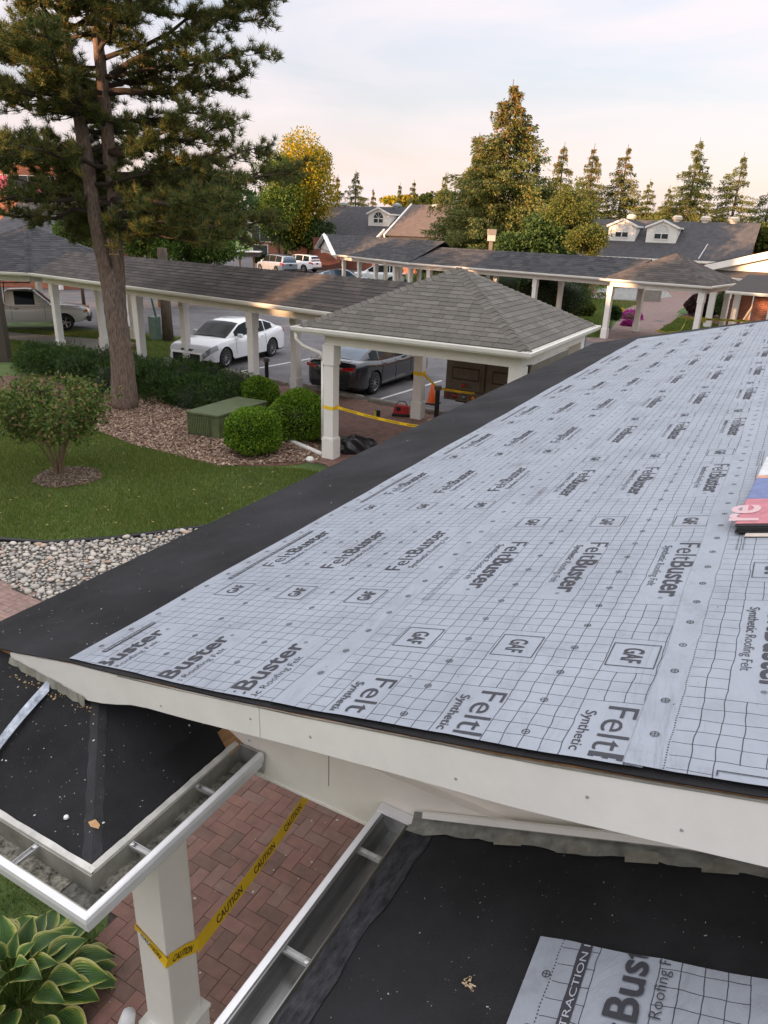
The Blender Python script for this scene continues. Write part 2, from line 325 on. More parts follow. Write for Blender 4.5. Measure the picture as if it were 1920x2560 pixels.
# gutter profile (outward, up)
GP=[(0,0),(0,-.10),(.09,-.10),(.118,-.06),(.128,-.012),(.128,0),(.098,0),(.098,-.008),(.112,-.012),(.110,-.05),(.083,-.092),(.004,-.092),(.004,0)]
def gutter(name,pts,outs,z,m,parent,sc=1.):
    """pts: plan points of the roof edge; outs: outward mitre vectors at each"""
    b=MB(); n=len(GP)
    for p,o in zip(pts,outs):
        for a,h in GP: b.v.append((p[0]+o[0]*a*sc,p[1]+o[1]*a*sc,z+h*sc))
    for i in range(len(pts)-1):
        for k in range(n):
            k2=(k+1)%n; b.f.append((i*n+k,i*n+k2,(i+1)*n+k2,(i+1)*n+k))
    b.f.append(tuple(range(n))); b.f.append(tuple((len(pts)-1)*n+k for k in range(n))[::-1])
    o=b.build(name,m,parent)
    bm=bmesh.new(); bm.from_mesh(o.data); bmesh.ops.recalc_face_normals(bm,faces=bm.faces); bm.to_mesh(o.data); bm.free(); return o
def post(parent,x,y,h,m=white,w=.20,rz=0.,cap=.42,base=.45,name='post'):
    b=MB(); b.box((x,y,h/2),(w,w,h),rz); b.box((x,y,base/2),(w*1.22,w*1.22,base),rz)
    b.box((x,y,h-cap/2-.001),(w*1.16,w*1.16,cap),rz); b.box((x,y,base+.012),(w*1.14,w*1.14,.024),rz)
    return b.build(name,m,parent,bev=.006)
# shingles: every tab its own wedge with a thick lower edge
_TAB={}
def shingles(parent,e0,e1,t0,t1,exp,tw,m,maxp,name='shingle',th=.010,far=False):
    e0,e1,t0,t1=[np.array(V3(q)) for q in (e0,e1,t0,t1)]
    a=(e1-e0); Lx=np.linalg.norm(a); a/=Lx; t=t0-e0; bdir=t-a*(t@a); Hb=np.linalg.norm(bdir); bdir/=Hb; nrm=np.cross(a,bdir)
    if nrm[2]<0: nrm=-nrm
    xl0,xl1=0.,(t0-e0)@a; xr0,xr1=Lx,(t1-e0)@a
    rows=int(math.ceil(Hb/exp)); tabs=[]; rr=random.Random(hash((round(Lx,2),round(Hb,2)))&255)
    for k in range(rows):
        b0=k*exp; b1=min(Hb,b0+exp*1.06)
        la,lb=[xl0+(xl1-xl0)*b/Hb for b in (b0,b1)]; ra,rb=[xr0+(xr1-xr0)*b/Hb for b in (b0,b1)]
        x=min(la,lb)-rr.random()*tw
        while x<max(ra,rb):
            w=tw*rr.choice((.75,1,1,1.25)); x0,x1=x+.004,x+w-.004; x+=w
            q=[max(x0,la),min(x1,ra),min(x1,rb),max(x0,lb)]
            if q[1]-q[0]<.015 and q[2]-q[3]<.015: continue
            if q[1]<q[0]: q[0]=q[1]=(q[0]+q[1])/2
            if q[2]<q[3]: q[2]=q[3]=(q[2]+q[3])/2
            tabs.append((q,b0,b1,th*(1+rr.random()*.5)))
    tabs.sort(key=lambda T:0)
    rest=MB(); np_=0; made=[]
    for i,(q,b0,b1,h) in enumerate(tabs):
        full=abs((q[1]-q[0])-(q[2]-q[3]))<1e-4
        loc=e0+a*q[0]+bdir*b0
        x1,x2,x3=q[1]-q[0],q[2]-q[0],q[3]-q[0]; d=b1-b0
        vs=[(0,0,0),(x1,0,0),(x2,d,0),(x3,d,0),(0,0,h),(x1,0,h),(x2,d,.003),(x3,d,.003)]
        fs=[(4,5,6,7),(0,1,5,4),(1,2,6,5),(3,0,4,7)]
        if np_<maxp:
            key=(round(x1,3),round(x2,3),round(x3,3),round(d,3),round(h,2 if full else 3),m.name) if full else None
            me=_TAB.get(key) if key else None
            if me is None:
                mb=MB(); mb.add(vs,fs); me=mb.mesh(name,m)
                if key: _TAB[key]=me
            o=bpy.data.objects.new(name,me); COL.objects.link(o); o.parent=parent
            mt=Matrix(((a[0],bdir[0],nrm[0],loc[0]),(a[1],bdir[1],nrm[1],loc[1]),(a[2],bdir[2],nrm[2],loc[2]),(0,0,0,1)))
            o.matrix_local=mt; np_+=1
        else:
            rest.add([loc+a*p[0]+bdir*p[1]+nrm*p[2] for p in vs],fs)
    if rest.v: rest.build(name+'_field',m,parent,kind='stuff')
    return np_
def ridge_caps(parent,p,q,dl,dr,m,w=.14,exp=.15,n=None,name='ridge_cap',joined=False):
    p,q,dl,dr=[Vector(V3(x)) for x in (p,q,dl,dr)]; L_=(q-p).length; d=(q-p)/L_; dl.normalize(); dr.normalize(); up=Vector((0,0,1)); k=int(L_/exp)+1; J=MB()
    for i in range(k):
        a=p+d*(i*exp); b=p+d*min(L_,(i*exp+exp*1.25)); ha,hb=up*.030,up*.012
        ul,ur=up*.012,up*.012
        vs=[a+dl*w+ha*.5,a+dl*w*.45+ha*.95,a+ha*1.15+up*.006,a+dr*w*.45+ha*.95,a+dr*w+ha*.5, b+dl*w+hb*.5,b+dl*w*.45+hb,b+hb*1.2,b+dr*w*.45+hb,b+dr*w+hb*.5, a+dl*w,a+up*.0,a+dr*w]
        fs=[(0,1,6,5),(1,2,7,6),(2,3,8,7),(3,4,9,8),(10,11,2,1,0),(11,12,4,3,2)]
        mb=J if joined else MB(); mb.add(vs,fs)
        if not joined: mb.build(name,m,parent)
    if joined: J.build(name+'_run',m,parent,kind='stuff')
print('helpers ok')
# ------------------------------------------------------------ the gable roof being re-covered
AL=R_(13.5); CA,SA=math.cos(AL),math.sin(AL); EX,EZ=-3.16,2.78
def RP(s,y,h=0.): return np.array([EX+s*CA-h*SA,y,EZ+s*SA+h*CA])
def yr(x):   # plan line of the near rake
    return float(np.interp(x,[-3.16,-2.75,-2.3,-1.6,-1.1,-.4,3],[1.66,1.645,1.62,1.56,1.53,1.5,1.5]))
YF=14.05; SR=5.6
roof=thing('gable_roof','wide foreground gable roof covered in black membrane and pale printed underlayment','roof')
b=MB()
ss=[0,.3,.6,.9,1.2,1.6,2.1,2.7,3.4,4.4,SR]
for s in ss:
    for (y,h) in ((yr(EX+s*CA),0),(YF,0)): b.v.append(V3(RP(s,y,h)))
for s in ss:
    for (y,h) in ((yr(EX+s*CA)+.012,-.05),(YF,-.05)): b.v.append(V3(RP(s,y,h)))
n=len(ss)
for i in range(n-1):
    b.f.append((2*i,2*i+2,2*i+3,2*i+1)); b.f.append((2*n+2*i+1,2*n+2*i+3,2*n+2*i+2,2*n+2*i))
    b.f.append((2*i,2*n+2*i,2*n+2*i+2,2*i+2))
b.f.append((0,1,2*n+1,2*n)); b.build('roof_deck',wood,roof)
# black membrane over the deck, its edge curling over the rake
b=MB(); ys_n=60
def wob(t,a=1.,ph=0.): return a*(math.sin(t*9.1+ph)*.5+math.sin(t*23.7+ph*2)*.3+math.sin(t*51+ph)*.2)
sg=np.linspace(-.02,SR,57)
rows=[]
for s in sg:
    y0=yr(EX+s*CA)-.012+.004*wob(s); r=[]
    r.append(RP(s,y0+.001,-.003+.002*wob(s,1,2))); r.append(RP(s,y0-.003,.004)); r.append(RP(s,y0+.03,.006))
    for y in np.linspace(y0+.3,YF-.02,14): r.append(RP(s,y,.006))
    r.append(RP(s,YF,-.03)); rows.append(r)
m_=len(rows[0])
for r in rows: b.v+= [V3(p) for p in r]
for i in range(len(rows)-1):
    for k in range(m_-1): b.f.append((i*m_+k,(i+1)*m_+k,(i+1)*m_+k+1,i*m_+k+1))
# eave turn-down
o=len(b.v)
for k in range(m_): p=rows[0][k]; b.v.append((p[0]-.004,p[1],p[2]-.05))
for k in range(m_-1): b.f.append((k,k+1,o+k+1,o+k))
b.build('membrane',membr,roof,smooth=False)
# printed felt sheets
EDGE=[.86,2.01,3.11,4.21]; YF2=13.55
CELL=.0532
def felt_sheet(idx,e,width,dirn,blk0,v0,parent):
    h0=.012+.004*idx
    b=MB(); S_=np.concatenate([[0,.004],np.linspace(.05,width,16)]); uvs=[]
    Yn=[]; 
    for i,ds in enumerate(S_):
        s=e+ds; y0=yr(EX+s*CA)+.001+.005*wob(s*.7+idx,1,idx)
        ysx=np.concatenate([y0+np.linspace(0,1.6,24),np.linspace(y0+1.9,YF2,40)])
        for k,y in enumerate(ysx):
            wr=.0011*math.sin(y*7+ds*9+idx)*math.sin(y*2.3+ds*5)
            hh=h0+wr*(0 if i==0 else 1)-(0.0035 if i==0 else 0)
            ee=.006*math.sin(y*2.1+idx*2)+.004*math.sin(y*6.7) if ds<.05 else 0
            b.v.append(V3(RP(s+ee,y,hh))); uvs.append(((s-blk0)/CELL, (y-v0)*dirn/.0540))
    nn=len(ysx)
    for i in range(len(S_)-1):
        for k in range(nn-1): b.f.append((i*nn+k,(i+1)*nn+k,(i+1)*nn+k+1,i*nn+k+1))
    o=b.build('felt_sheet',felt_m,parent)
    uvl=o.data.uv_layers.new(name='cells')
    li=np.empty(len(o.data.loops),dtype=np.int32); o.data.loops.foreach_get('vertex_index',li); uvl.data.foreach_set('uv',np.array(uvs,dtype=np.float32)[li].ravel())
    return o
tit,titf=text_arr('Felt',1.,-.0),None
def logo(w=.56,cap=.086):
    """FeltBuster over Synthetic Roofing Felt; x along the reading direction, y up, origin at start of baseline"""
    V=[];F=[]
    def put(vf,dx,dy):
        v,f=vf; o=len(V); V.extend([(p[0]+dx,p[1]+dy,0) for p in v]); F.extend([tuple(i+o for i in q) for q in f])
    put(text_fit('Felt',w*.36,cap,-.004),0,0); put(text_fit('Buster',w*.61,cap,.019),w*.375,0)
    put(text_fit('Synthetic',w*.33,cap*.36,.006),w*.06,-cap*.62); put(text_fit('Roofing Felt',w*.40,cap*.36,-.008),w*.42,-cap*.62)
    put(text_fit('®',.016,.016,0),w*.995,cap*.05)
    return np.array(V),F
LOGO=logo()
def gafbox():
    V=[];F=[]
    v,f=text_fit('GAF',.092,.062,.020); V+=[(p[0]-.044,p[1]-.031,0) for p in v]; F+=list(f)
    W_,H_,t=.148/2,.072,.0035
    for x0,x1,y0,y1 in ((-W_,W_,-H_,-H_+t),(-W_,W_,H_-t,H_),(-W_,-W_+t,-H_+t,H_-t),(W_-t,W_,-H_+t,H_-t)):
        o=len(V); V+=[(x0,y0,0),(x1,y0,0),(x1,y1,0),(x0,y1,0)]; F.append((o,o+1,o+2,o+3))
    return np.array(V),F
GAF=gafbox()
def ringmark():
    V=[];F=[];n=14;r0,r1=.0092,.0117
    for k in range(n):
        t=2*math.pi*k/n; V+=[(r0*math.cos(t),r0*math.sin(t),0),(r1*math.cos(t),r1*math.sin(t),0)]
    for k in range(n): k2=(k+1)%n; F.append((2*k,2*k+1,2*k2+1,2*k2))
    for a,b_ in ((.0011,r0),(r0,.0011)):
        o=len(V); V+=[(-a,-b_,.0),(a,-b_,.0),(a,b_,.0),(-a,b_,.0)]; F.append((o,o+1,o+2,o+3))
    return np.array(V),F
RING=ringmark()
def felt_print(parent,e,width,dirn,blk0,v0,idx,ymax=YF2):
    """lettering printed on one sheet; dirn=+1 reads away from the camera, -1 towards it"""
    h=.012+.004*idx+.0018; ex=np.array([0,1.,0])*dirn; sl_=np.array([CA,0,SA]); ey=-sl_*dirn; nrm=np.array([-SA,0,CA])
    b=MB(); hmin=yr(EX+(e+width)*CA)
    for c in range(3):
        sc=blk0+1.5*CELL+c*7*CELL
        if sc+.09>e+width and c>0: continue
        k=-3
        while True:
            g=v0+dirn*0+k*24*.054; k+=1
            if g>ymax+1: break
            if yr(EX+sc*CA)-.05<g<ymax-.1: mapped(b,GAF,RP(sc,g,h),ex,ey)
            ts=g+dirn*.295          # start of lettering
            lo_,hi=min(ts,ts+dirn*.57),max(ts,ts+dirn*.57)
            if hi>1.45 and hi<ymax: mapped(b,LOGO,RP(sc,ts,h)-ey*.0+ey*(-.006),ex,ey)
    rows_=[e+.055]+[blk0+(5+7*j)*CELL for j in range(3) if blk0+(5+7*j)*CELL<e+width-.02]
    for s in rows_:
        y=v0%.162+.02
        while y<ymax-.05:
            if y>yr(EX+s*CA)+.05: mapped(b,RING,RP(s,y,h-.0002),ex,sl_)
            y+=.162
    # fine print / reversed band next to the dashed line
    o=b.build('printed_lettering',ink2,parent)
    bm=bmesh.new(); bm.from_mesh(o.data)
    x0,x1=EX+e*CA,EX+(e+width)*CA
    yn=0
    g=bm.verts[:]+bm.edges[:]+bm.faces[:]
    d=Vector((x1-x0,yr(x1)-yr(x0),0)).normalized(); nn=Vector((-d.y,d.x,0))
    bmesh.ops.bisect_plane(bm,geom=g,plane_co=(x0,yr(x0)+.008,0),plane_no=nn,clear_inner=True); bm.to_mesh(o.data); bm.free()
    return o
sheets=[(0,EDGE[0],1.20,1,1.04,2.37),(1,EDGE[1],1.15,-1,2.21,3.335),(2,EDGE[2],1.15,-1,3.31,2.75),(3,EDGE[3],1.15,1,4.42,2.2)]
for idx,e,wd,dr,b0,v0 in sheets:
    fo=felt_sheet(idx,e,wd,dr,b0,v0,roof); felt_print(fo,e,wd,dr,b0,v0,idx)
    # reversed lettering band or fine print along the lower edge
    b=MB(); bt=MB(); h=.012+.004*idx+.0018; sl_=np.array([CA,0,SA]); ex=np.array([0,1.,0])*dr; ey=-sl_*dr
    y=(1.75 if idx==0 else 2.02)
    if idx==0:
        spans=[(1.70,1.98),(2.49,3.22),(3.79,4.50),(5.09,5.8),(6.38,7.1),(7.68,8.4),(8.97,9.7),(10.3,11.0)]
        for a_,z_ in spans:
            q=[RP(e+.105,a_,h),RP(e+.135,a_,h),RP(e+.135,z_,h),RP(e+.105,z_,h)]; b.add(q,[(0,1,2,3)])
            mapped(bt,text_fit('EXTRA-TRACTION EXTRA-TRACTION',(z_-a_)*.96,.018,.0),RP(e+.129,a_+.02*(z_-a_),h+.0008),ex,ey)
        bt.build('printed_band_lettering',mat('band_letter_white',(.40,.43,.48),.7),fo)
    else:
        a_=v0-.75+(.1 if idx==1 else 0)
        while a_<12.5:
            for j,tx in enumerate(('Use SOLO puntillas plasticas o grapas de cabeza plastica','Use ONLY plastic cap nails or plastic cap staples')):
                if a_>yr(0)+.5: mapped(b,text_fit(tx,.34,.0085,0),RP(e+.135+.022*(1-j),a_,h),ex,ey)
            a_+=1.296
    b.build('printed_band',ink2,fo)
# sheet starting edge, rake trim, fascia board
xs=np.concatenate([np.linspace(-2.74,-2.05,9),np.linspace(-1.9,3.0,30)])
def roofz(x): return EZ+(x-EX)*math.tan(AL)
def fbot(x): return float(np.interp(x,[-2.76,-2.45,-2.2,-2.03,-1.9,-1.13,-.72,-.26,.2,3.0],[2.835,2.832,2.835,2.90,2.955,3.135,3.215,3.30,3.395,3.96]))
def board(name,m,xs,ztop,zbot,dy,th,parent,x1=None,x0=None,seg=1):
    b=MB(); k=0; X=[x for x in xs if (x0 is None or x>=x0-1e-6) and (x1 is None or x<=x1+1e-6)]
    for x in X:
        y=yr(x)+dy; b.v+=[(x,y,zbot(x)),(x,y,ztop(x)),(x,y+th,ztop(x)),(x,y+th,zbot(x))]
    for i in range(len(X)-1):
        for j in range(4): b.f.append((4*i+j,4*i+4+j,4*i+4+(j+1)%4,4*i+(j+1)%4))
    b.f+=[(0,1,2,3),tuple(4*(len(X)-1)+j for j in (3,2,1,0))]
    o=b.build(name,m,parent); bm=bmesh.new(); bm.from_mesh(o.data); bmesh.ops.recalc_face_normals(bm,faces=bm.faces); bm.to_mesh(o.data); bm.free(); return o
def faz(x): return roofz(x)-.010-.006*max(0,min(1,(x+1.0)))+.0015*wob(x*.8)
for a_,z_ in ((-2.76,-1.262),(-1.259,3.0)):
    X=np.concatenate([[a_],[x for x in np.linspace(-2.7,2.95,60) if a_+.01<x<z_-.01],[z_]])
    board('rake_fascia',white_n,X,faz,fbot,-.010,.022,roof)
board('rake_wood_edge',wood,np.linspace(-2.4,3,60),lambda x:roofz(x)-.004,lambda x:roofz(x)-.016+.002*wob(x),-.004,.02,roof)
board('metal_drip_edge',galv,np.linspace(-2.0,3,40),lambda x:roofz(x)-.010,lambda x:faz(x)-.002,-.012,.003,roof)
# screws on the fascia
b=MB()
for x,dz in ((-1.75,.06),(-1.6,.12),(-1.05,.04),(-.55,.08),(-.2,.05),(.02,.10),(-1.3,.02),(-1.31,.12)):
    b.lathe([(0,-.0035),(.004,-.002),(.0045,0)],(x,yr(x)-.0105,roofz(x)-.045-dz*.9),8,'y')
b.build('screw_head',galv_l,roof)
# frieze beam behind the rake, with its lower step and the wall above it
fr=MB(); fr.b2(-3.0,4.0,1.95,2.12,2.455,2.75); fr.build('frieze_beam',cream,roof)
b=MB()
X=np.linspace(-3.1,3.6,24); 
for x in X: b.v+=[(x,1.985,2.72),(x,1.985,max(2.73,roofz(x)-.052))]
for i in range(len(X)-1): b.f.append((2*i,2*i+2,2*i+3,2*i+1))
b.build('gable_wall',cream,roof)
b=MB()
for x in X: b.v+=[(x,yr(x)+.02,roofz(x)-.056),(x,2.0,roofz(x)-.056)]
for i in range(len(X)-1): b.f.append((2*i,2*i+1,2*i+3,2*i+2))
b.build('soffit',cream,roof)
MB().b2(-1.262,-1.2585,1.9485,1.9515,2.57,2.76).build('panel_joint',cream_seam,roof)
MB().b2(-1.7,-.9,1.944,1.95,2.458,2.468).build('beam_lower_trim',white_n,roof)
# far rake, far and right supports so the roof really stands
b=MB(); b.prism([(-3.1,YF+.002,roofz(-3.1)-.05),(2.2,YF+.002,roofz(2.2)-.05),(2.2,YF+.002,roofz(2.2)-.24),(-3.1,YF+.002,roofz(-3.1)-.2)],(0,.03,0)); b.build('far_rake_fascia',white_n,roof)
b=MB(); b.b2(-2.95,-2.80,2.2,YF-.2,2.45,2.72); b.build('side_beam',white,roof)
b=MB(); b.b2(-3.17,-3.14,1.7,YF,2.60,2.75); b.build('eave_fascia',white_n,roof)
b=MB(); p_=[RP(SR,1.52,-.01),RP(SR,YF,-.01),(5.5,YF,3.2),(5.5,1.52,3.2)]; b.add([V3(q) for q in p_],[(0,1,2,3)]); b.build('back_slope',membr,roof)
for x,y in ((-2.87,13.3),(-2.87,8.0),(2.2,13.3)): post(roof,x,y,2.46)
# debris: staples, pale granules and chips scattered on the membranes
def scatter_bits(name,plane,n,region,m,parent,szs=(.002,.010)):
    r=np.random.default_rng(n); V=[]
    for i in range(n):
        x,y=region(r); l=r.uniform(*szs)*(1 if r.random()<.85 else 2.2); w=l*r.uniform(.12,.7); t=r.uniform(0,math.pi); dx,dy=math.cos(t),math.sin(t)
        for a,c in ((-l,-w),(l,-w),(l,w),(-l,w)): X=x+a*dx-c*dy; Y=y+a*dy+c*dx; V.append((X,Y,plane(X,Y)+.003))
    return npmesh(name,np.array(V),4,m,parent,'stuff')
scatter_bits('roof_grit',lambda x,y:roofz(x)+.006,130,lambda r:(EX+.02+r.random()*.8,1.75+r.random()**1.6*9),grit,roof,(.0012,.0035))
scatter_bits('felt_grit',lambda x,y:roofz(x)+.026,160,lambda r:(-2.2+r.random()*2.6,1.75+r.random()**1.8*6),mat('dark_crumb',(.05,.045,.04),.9),roof,(.0015,.004))
settle(roof,(-1.,7.,0.))

# ------------------------------------------------------------ lower roof at the left with its gutters and post
lw=thing('hip_canopy','small black hip canopy at lower left with open gutters and a white post','canopy')
X0,Y0,ZE=-1.72,1.16,2.60; T=.47
t_=.55
b=MB()
def LP(x,y):  # height of the hip surface
    return ZE+T*min(X0-x,y-Y0)
# left plane (rises with y) and right plane (rises with -x), as two triangulated fields
g=[]
nx,ny=46,22
xs_=np.linspace(X0,-4.6,nx); ysl=np.linspace(Y0,1.985,ny)
for i,x in enumerate(xs_):
    for j,y in enumerate(ysl):
        y=Y0+(y-Y0)/.825*(max(1.66,min(1.985,Y0+(roofz(x)-.03-ZE)/T))-Y0); b.v.append((x,y,LP(x,y)+.0015*wob(x*1.3+y*2)))
for i in range(nx-1):
    for j in range(ny-1): b.f.append((i*ny+j,i*ny+j+1,(i+1)*ny+j+1,(i+1)*ny+j))
b.build('membrane',membr,lw)
b=MB(); rr=random.Random(8)
for i in range(24):
    q=.0+i*.45/23; w=.045+.004*math.sin(i*1.7); p=(X0-.01-q,Y0+.01+q); b.v+=[(p[0]-w,p[1]-w*.0,LP(p[0]-w,p[1])+.0012),(p[0],p[1],LP(*p)+.005),(p[0],p[1]+w,LP(p[0],p[1]+w)+.0012)]
for i in range(23): b.f+=[(3*i,3*i+1,3*i+4,3*i+3),(3*i+1,3*i+2,3*i+5,3*i+4)]
b.build('membrane_hip_lap',mat('scuffed_membrane',(.026,.026,.029),.8,var=.5,scale=9,bump=.5,bscale=200,detail=9),lw)
b=MB(); b.add([(x,y,LP(x,y)+.005) for x,y in ((-1.735,1.64),(-1.735,1.98),(-1.86,1.98),(-1.86,1.64))],[(0,1,2,3)]); b.build('membrane_patch',membr2,lw)
b=MB(); b.add([(x,y,LP(x,y)-.004+dz) for x,y,dz in ((-1.70,1.86,.008),(-1.70,1.97,.008),(-1.80,1.97,.012),(-1.80,1.90,.012))],[(0,1,2,3)]); b.build('bare_wood',wood,lw)
# torn flashing and old sealant where canopy meets the fascia
b=MB(); rr=random.Random(3); pts=[]
for i in range(26):
    x=-2.76+i*.021; pts.append((x,yr(x)-.012-.004*rr.random(),2.842+.006*rr.random()+(max(0,x+2.2))*.25))
for i,(x,y,z) in enumerate(pts): b.v+=[(x,y-.001,z),(x,y-.006-.008*rr.random(),LP(x,y-.02)+.007)]
for i in range(25): b.f.append((2*i,2*i+1,2*i+3,2*i+2))
b.build('torn_flashing',galv,lw)
def bits3(name,n,cx,cy,sx_,sy_,m,par,sz,zf):
    r=random.Random(n); mb=MB()
    for i in range(n):
        x=cx+r.gauss(0,sx_); y=cy+r.gauss(0,sy_); s=sz*r.uniform(.4,1.3); mb.box((x,y,zf(x,y)+s*.3),(s*r.uniform(.8,2),s,s*.6),r.random()*3)
    return mb.build(name,m,par,kind='stuff')
bits3('sealant_crumbs',60,-2.45,1.585,.16,.012,mat('sealant_crumb',(.42,.30,.14),.9,island=.5),lw,.0045,LP)
scatter_bits('canopy_grit',lambda x,y:LP(x,y)+.001,380,lambda r:(X0-.03-r.random()*1.5,Y0+.03+r.random()*.75),grit,lw,(.0006,.0022))
# wood chip, nail cap, aluminium strip
b=MB(); c0=np.array([-1.83,1.275]); 
for dx,dy in ((-.022,-.008),(.0,-.016),(.026,-.004),(.018,.010),(-.006,.012)):
    x,y=c0+np.array((dx,dy)); b.v.append((x,y,LP(x,y)+.010))
b.f.append((0,1,2,3,4)); b.build('wood_chip',mat('chip_wood',(.50,.29,.14),.8),lw)
b=MB(); x,y=-1.95,1.25; b.lathe([(0,.012),(.008,.010),(.010,.003)],(x,y,LP(x,y)),10); b.build('plastic_nail_cap',lip,lw)
# gutters
gz=ZE-.002
gutter('gutter',[(-4.6,Y0-.012),(X0+.012,Y0-.012),(X0+.012,1.93)],[(0,-1),(1,-1),(1,0)],gz,galv,lw)
# white front face and lip of the gutter
def gface(name,pts,outs,z,parent,m=lip):
    prof=[(.1295,.006),(.1305,-.014),(.121,-.062),(.092,-.104),(-.002,-.104),(-.002,-.1015),(.0905,-.1015),(.119,-.061),(.1285,-.013),(.1275,.003),(.106,.003),(.106,.0075),(.124,.0095)]
    b=MB(); n=len(prof)
    for p,o in zip(pts,outs):
        for a,h in prof: b.v.append((p[0]+o[0]*a,p[1]+o[1]*a,z+h))
    for i in range(len(pts)-1):
        for k in range(n): k2=(k+1)%n; b.f.append((i*n+k,i*n+k2,(i+1)*n+k2,(i+1)*n+k))
    b.f.append(tuple(range(n))); b.f.append(tuple((len(pts)-1)*n+k for k in range(n))[::-1])
    o=b.build(name,m,parent); bm=bmesh.new(); bm.from_mesh(o.data); bmesh.ops.recalc_face_normals(bm,faces=bm.faces); bm.to_mesh(o.data); bm.free(); return o
gface('gutter_lip',[(-4.6,Y0-.012),(X0+.012,Y0-.012),(X0+.012,1.935)],[(0,-1),(1,-1),(1,0)],gz,lw)
MB().b2(X0+.014,X0+.138,1.932,1.937,gz-.10,gz+.004).build('gutter_end_cap',galv_l,lw)
# membrane drip strip above gutters, pale peeling edge
b=MB(); rr=random.Random(5)
for i in range(30):
    y=Y0+i*(1.93-Y0)/29; e=.0012*rr.random(); b.v+=[(X0-.010-e*2,y,ZE+.010+e),(X0+.010,y,ZE+.004),(X0+.012,y,ZE-.012)]
for i in range(29): b.f+=[(3*i,3*i+1,3*i+4,3*i+3),(3*i+1,3*i+2,3*i+5,3*i+4)]
o=len(b.v)
for i in range(40):
    x=X0+.012-i*.07; e=.0014*rr.random(); b.v+=[(x,Y0+.010+e*2,ZE+.010+e),(x,Y0-.008,ZE+.004),(x,Y0-.010,ZE-.012)]
for i in range(39): b.f+=[(o+3*i,o+3*i+3,o+3*i+4,o+3*i+1),(o+3*i+1,o+3*i+4,o+3*i+5,o+3*i+2)]
b.build('drip_edge',mat('weathered_white',(.58,.57,.52),.7,var=.25,scale=8,detail=5),lw)
def bracket(par,x,y,z,dx,dy):
    b=MB(); L_=.122; rz=math.atan2(dy,dx); c,s_=math.cos(rz),math.sin(rz)
    b.box((x+c*L_/2,y+s_*L_/2,z-.014),(L_,.022,.0025),rz); b.box((x+c*L_/2-s_*.010,y+s_*L_/2+c*.010,z-.009),(L_,.0025,.012),rz); b.box((x+c*L_/2+s_*.010,y+s_*L_/2-c*.010,z-.009),(L_,.0025,.012),rz)
    b.lathe([(.009,-.002),(.009,.004),(.004,.006),(0,.006)],(x+c*.012,y+s_*.012,z-.006),10)
    return b.build('gutter_bracket',galv_l,par)
for y in (1.30,1.64): bracket(lw,X0+.014,y+.02,gz,1,0)
bracket(lw,-1.98,Y0-.014,gz,0,-1); bracket(lw,-2.6,Y0-.014,gz,0,-1)
# wet dirt lying in the trough
def dirt(par,x0,x1,y0,y1,z,seed,name='gutter_sediment',m=debris):
    r=random.Random(seed); nx=max(6,int((x1-x0)/.008)); ny=max(6,int((y1-y0)/.008)); nx,ny=min(nx,200),min(ny,200); b=MB()
    for i in range(nx+1):
        for j in range(ny+1):
            b.v.append((x0+(x1-x0)*i/nx,y0+(y1-y0)*j/ny,z+.004*r.random()+.005*math.sin(i*.31+seed)*math.sin(j*.27)))
    for i in range(nx):
        for j in range(ny): b.f.append((i*(ny+1)+j,(i+1)*(ny+1)+j,(i+1)*(ny+1)+j+1,i*(ny+1)+j+1))
    return b.build(name,m,par,kind='stuff')
debris_p=mat('gutter_lichen',(.34,.32,.26),.95,var=.5,scale=38,col2=(.05,.045,.035),bump=.9,bscale=150,detail=9)
dirt(lw,X0+.016,X0+.10,1.17,1.92,gz-.080,1,m=mat('gutter_silt',(.26,.25,.21),.95,var=.5,scale=30,col2=(.05,.047,.04),bump=.9,bscale=150,detail=9)); dirt(lw,-3.6,X0-.09,Y0-.10,Y0-.016,gz-.086,2,m=debris_p); dirt(lw,X0-.09,X0+.10,Y0-.10,Y0+.01,gz-.085,4)
MB().b2(-3.6,X0-.12,Y0+.10,Y0+.25,2.33,2.58).build('edge_beam',white,lw)
MB().b2(X0-.26,X0-.11,Y0+.10,1.94,2.33,2.58).build('edge_beam',white,lw)
# post under the canopy corner
b=MB(); b.b2(-1.97,-1.80,1.5,1.675,0,2.34); b.b2(-1.995,-1.775,1.475,1.70,0,1.17); b.b2(-2.003,-1.767,1.467,1.708,1.17,1.195)
b.build('post',white,lw,bev=.006)
b=MB(); b.tube([(-2.02,1.44,1.28),(-2.03,1.42,1.20),(-2.05,1.40,1.12),(-2.02,1.43,1.02)],[.03,.04,.045,.03],10); b.build('downspout_elbow',lip,lw,smooth=True)
settle(lw,(-1.88,1.59,0))
st_=MB(); 
for i in range(14):
    t=i/13; p0_=at(126,1722,2.80); p1_=at(-75,1905,2.72); x=p0_[0]*(1-t)+p1_[0]*t; y=p0_[1]*(1-t)+p1_[1]*t; 
    for q in (-.034,.034): X=x-q*.75; Y=y+q*.7; st_.v.append((X,Y,LP(X,Y)+.012+.018*math.sin(t*3.1)))
for i in range(13): st_.f.append((2*i,2*i+2,2*i+3,2*i+1))
ft=tag(st_.build('flashing_strip',mat('mottled_aluminium',(.40,.43,.47),.4,var=.6,scale=16,col2=(.12,.14,.18),metal=.6,detail=10)),'bent strip of mottled bluish aluminium flashing lying on the black canopy at the left edge','flashing')
sm=ft.modifiers.new('solid','SOLIDIFY'); sm.thickness=.003

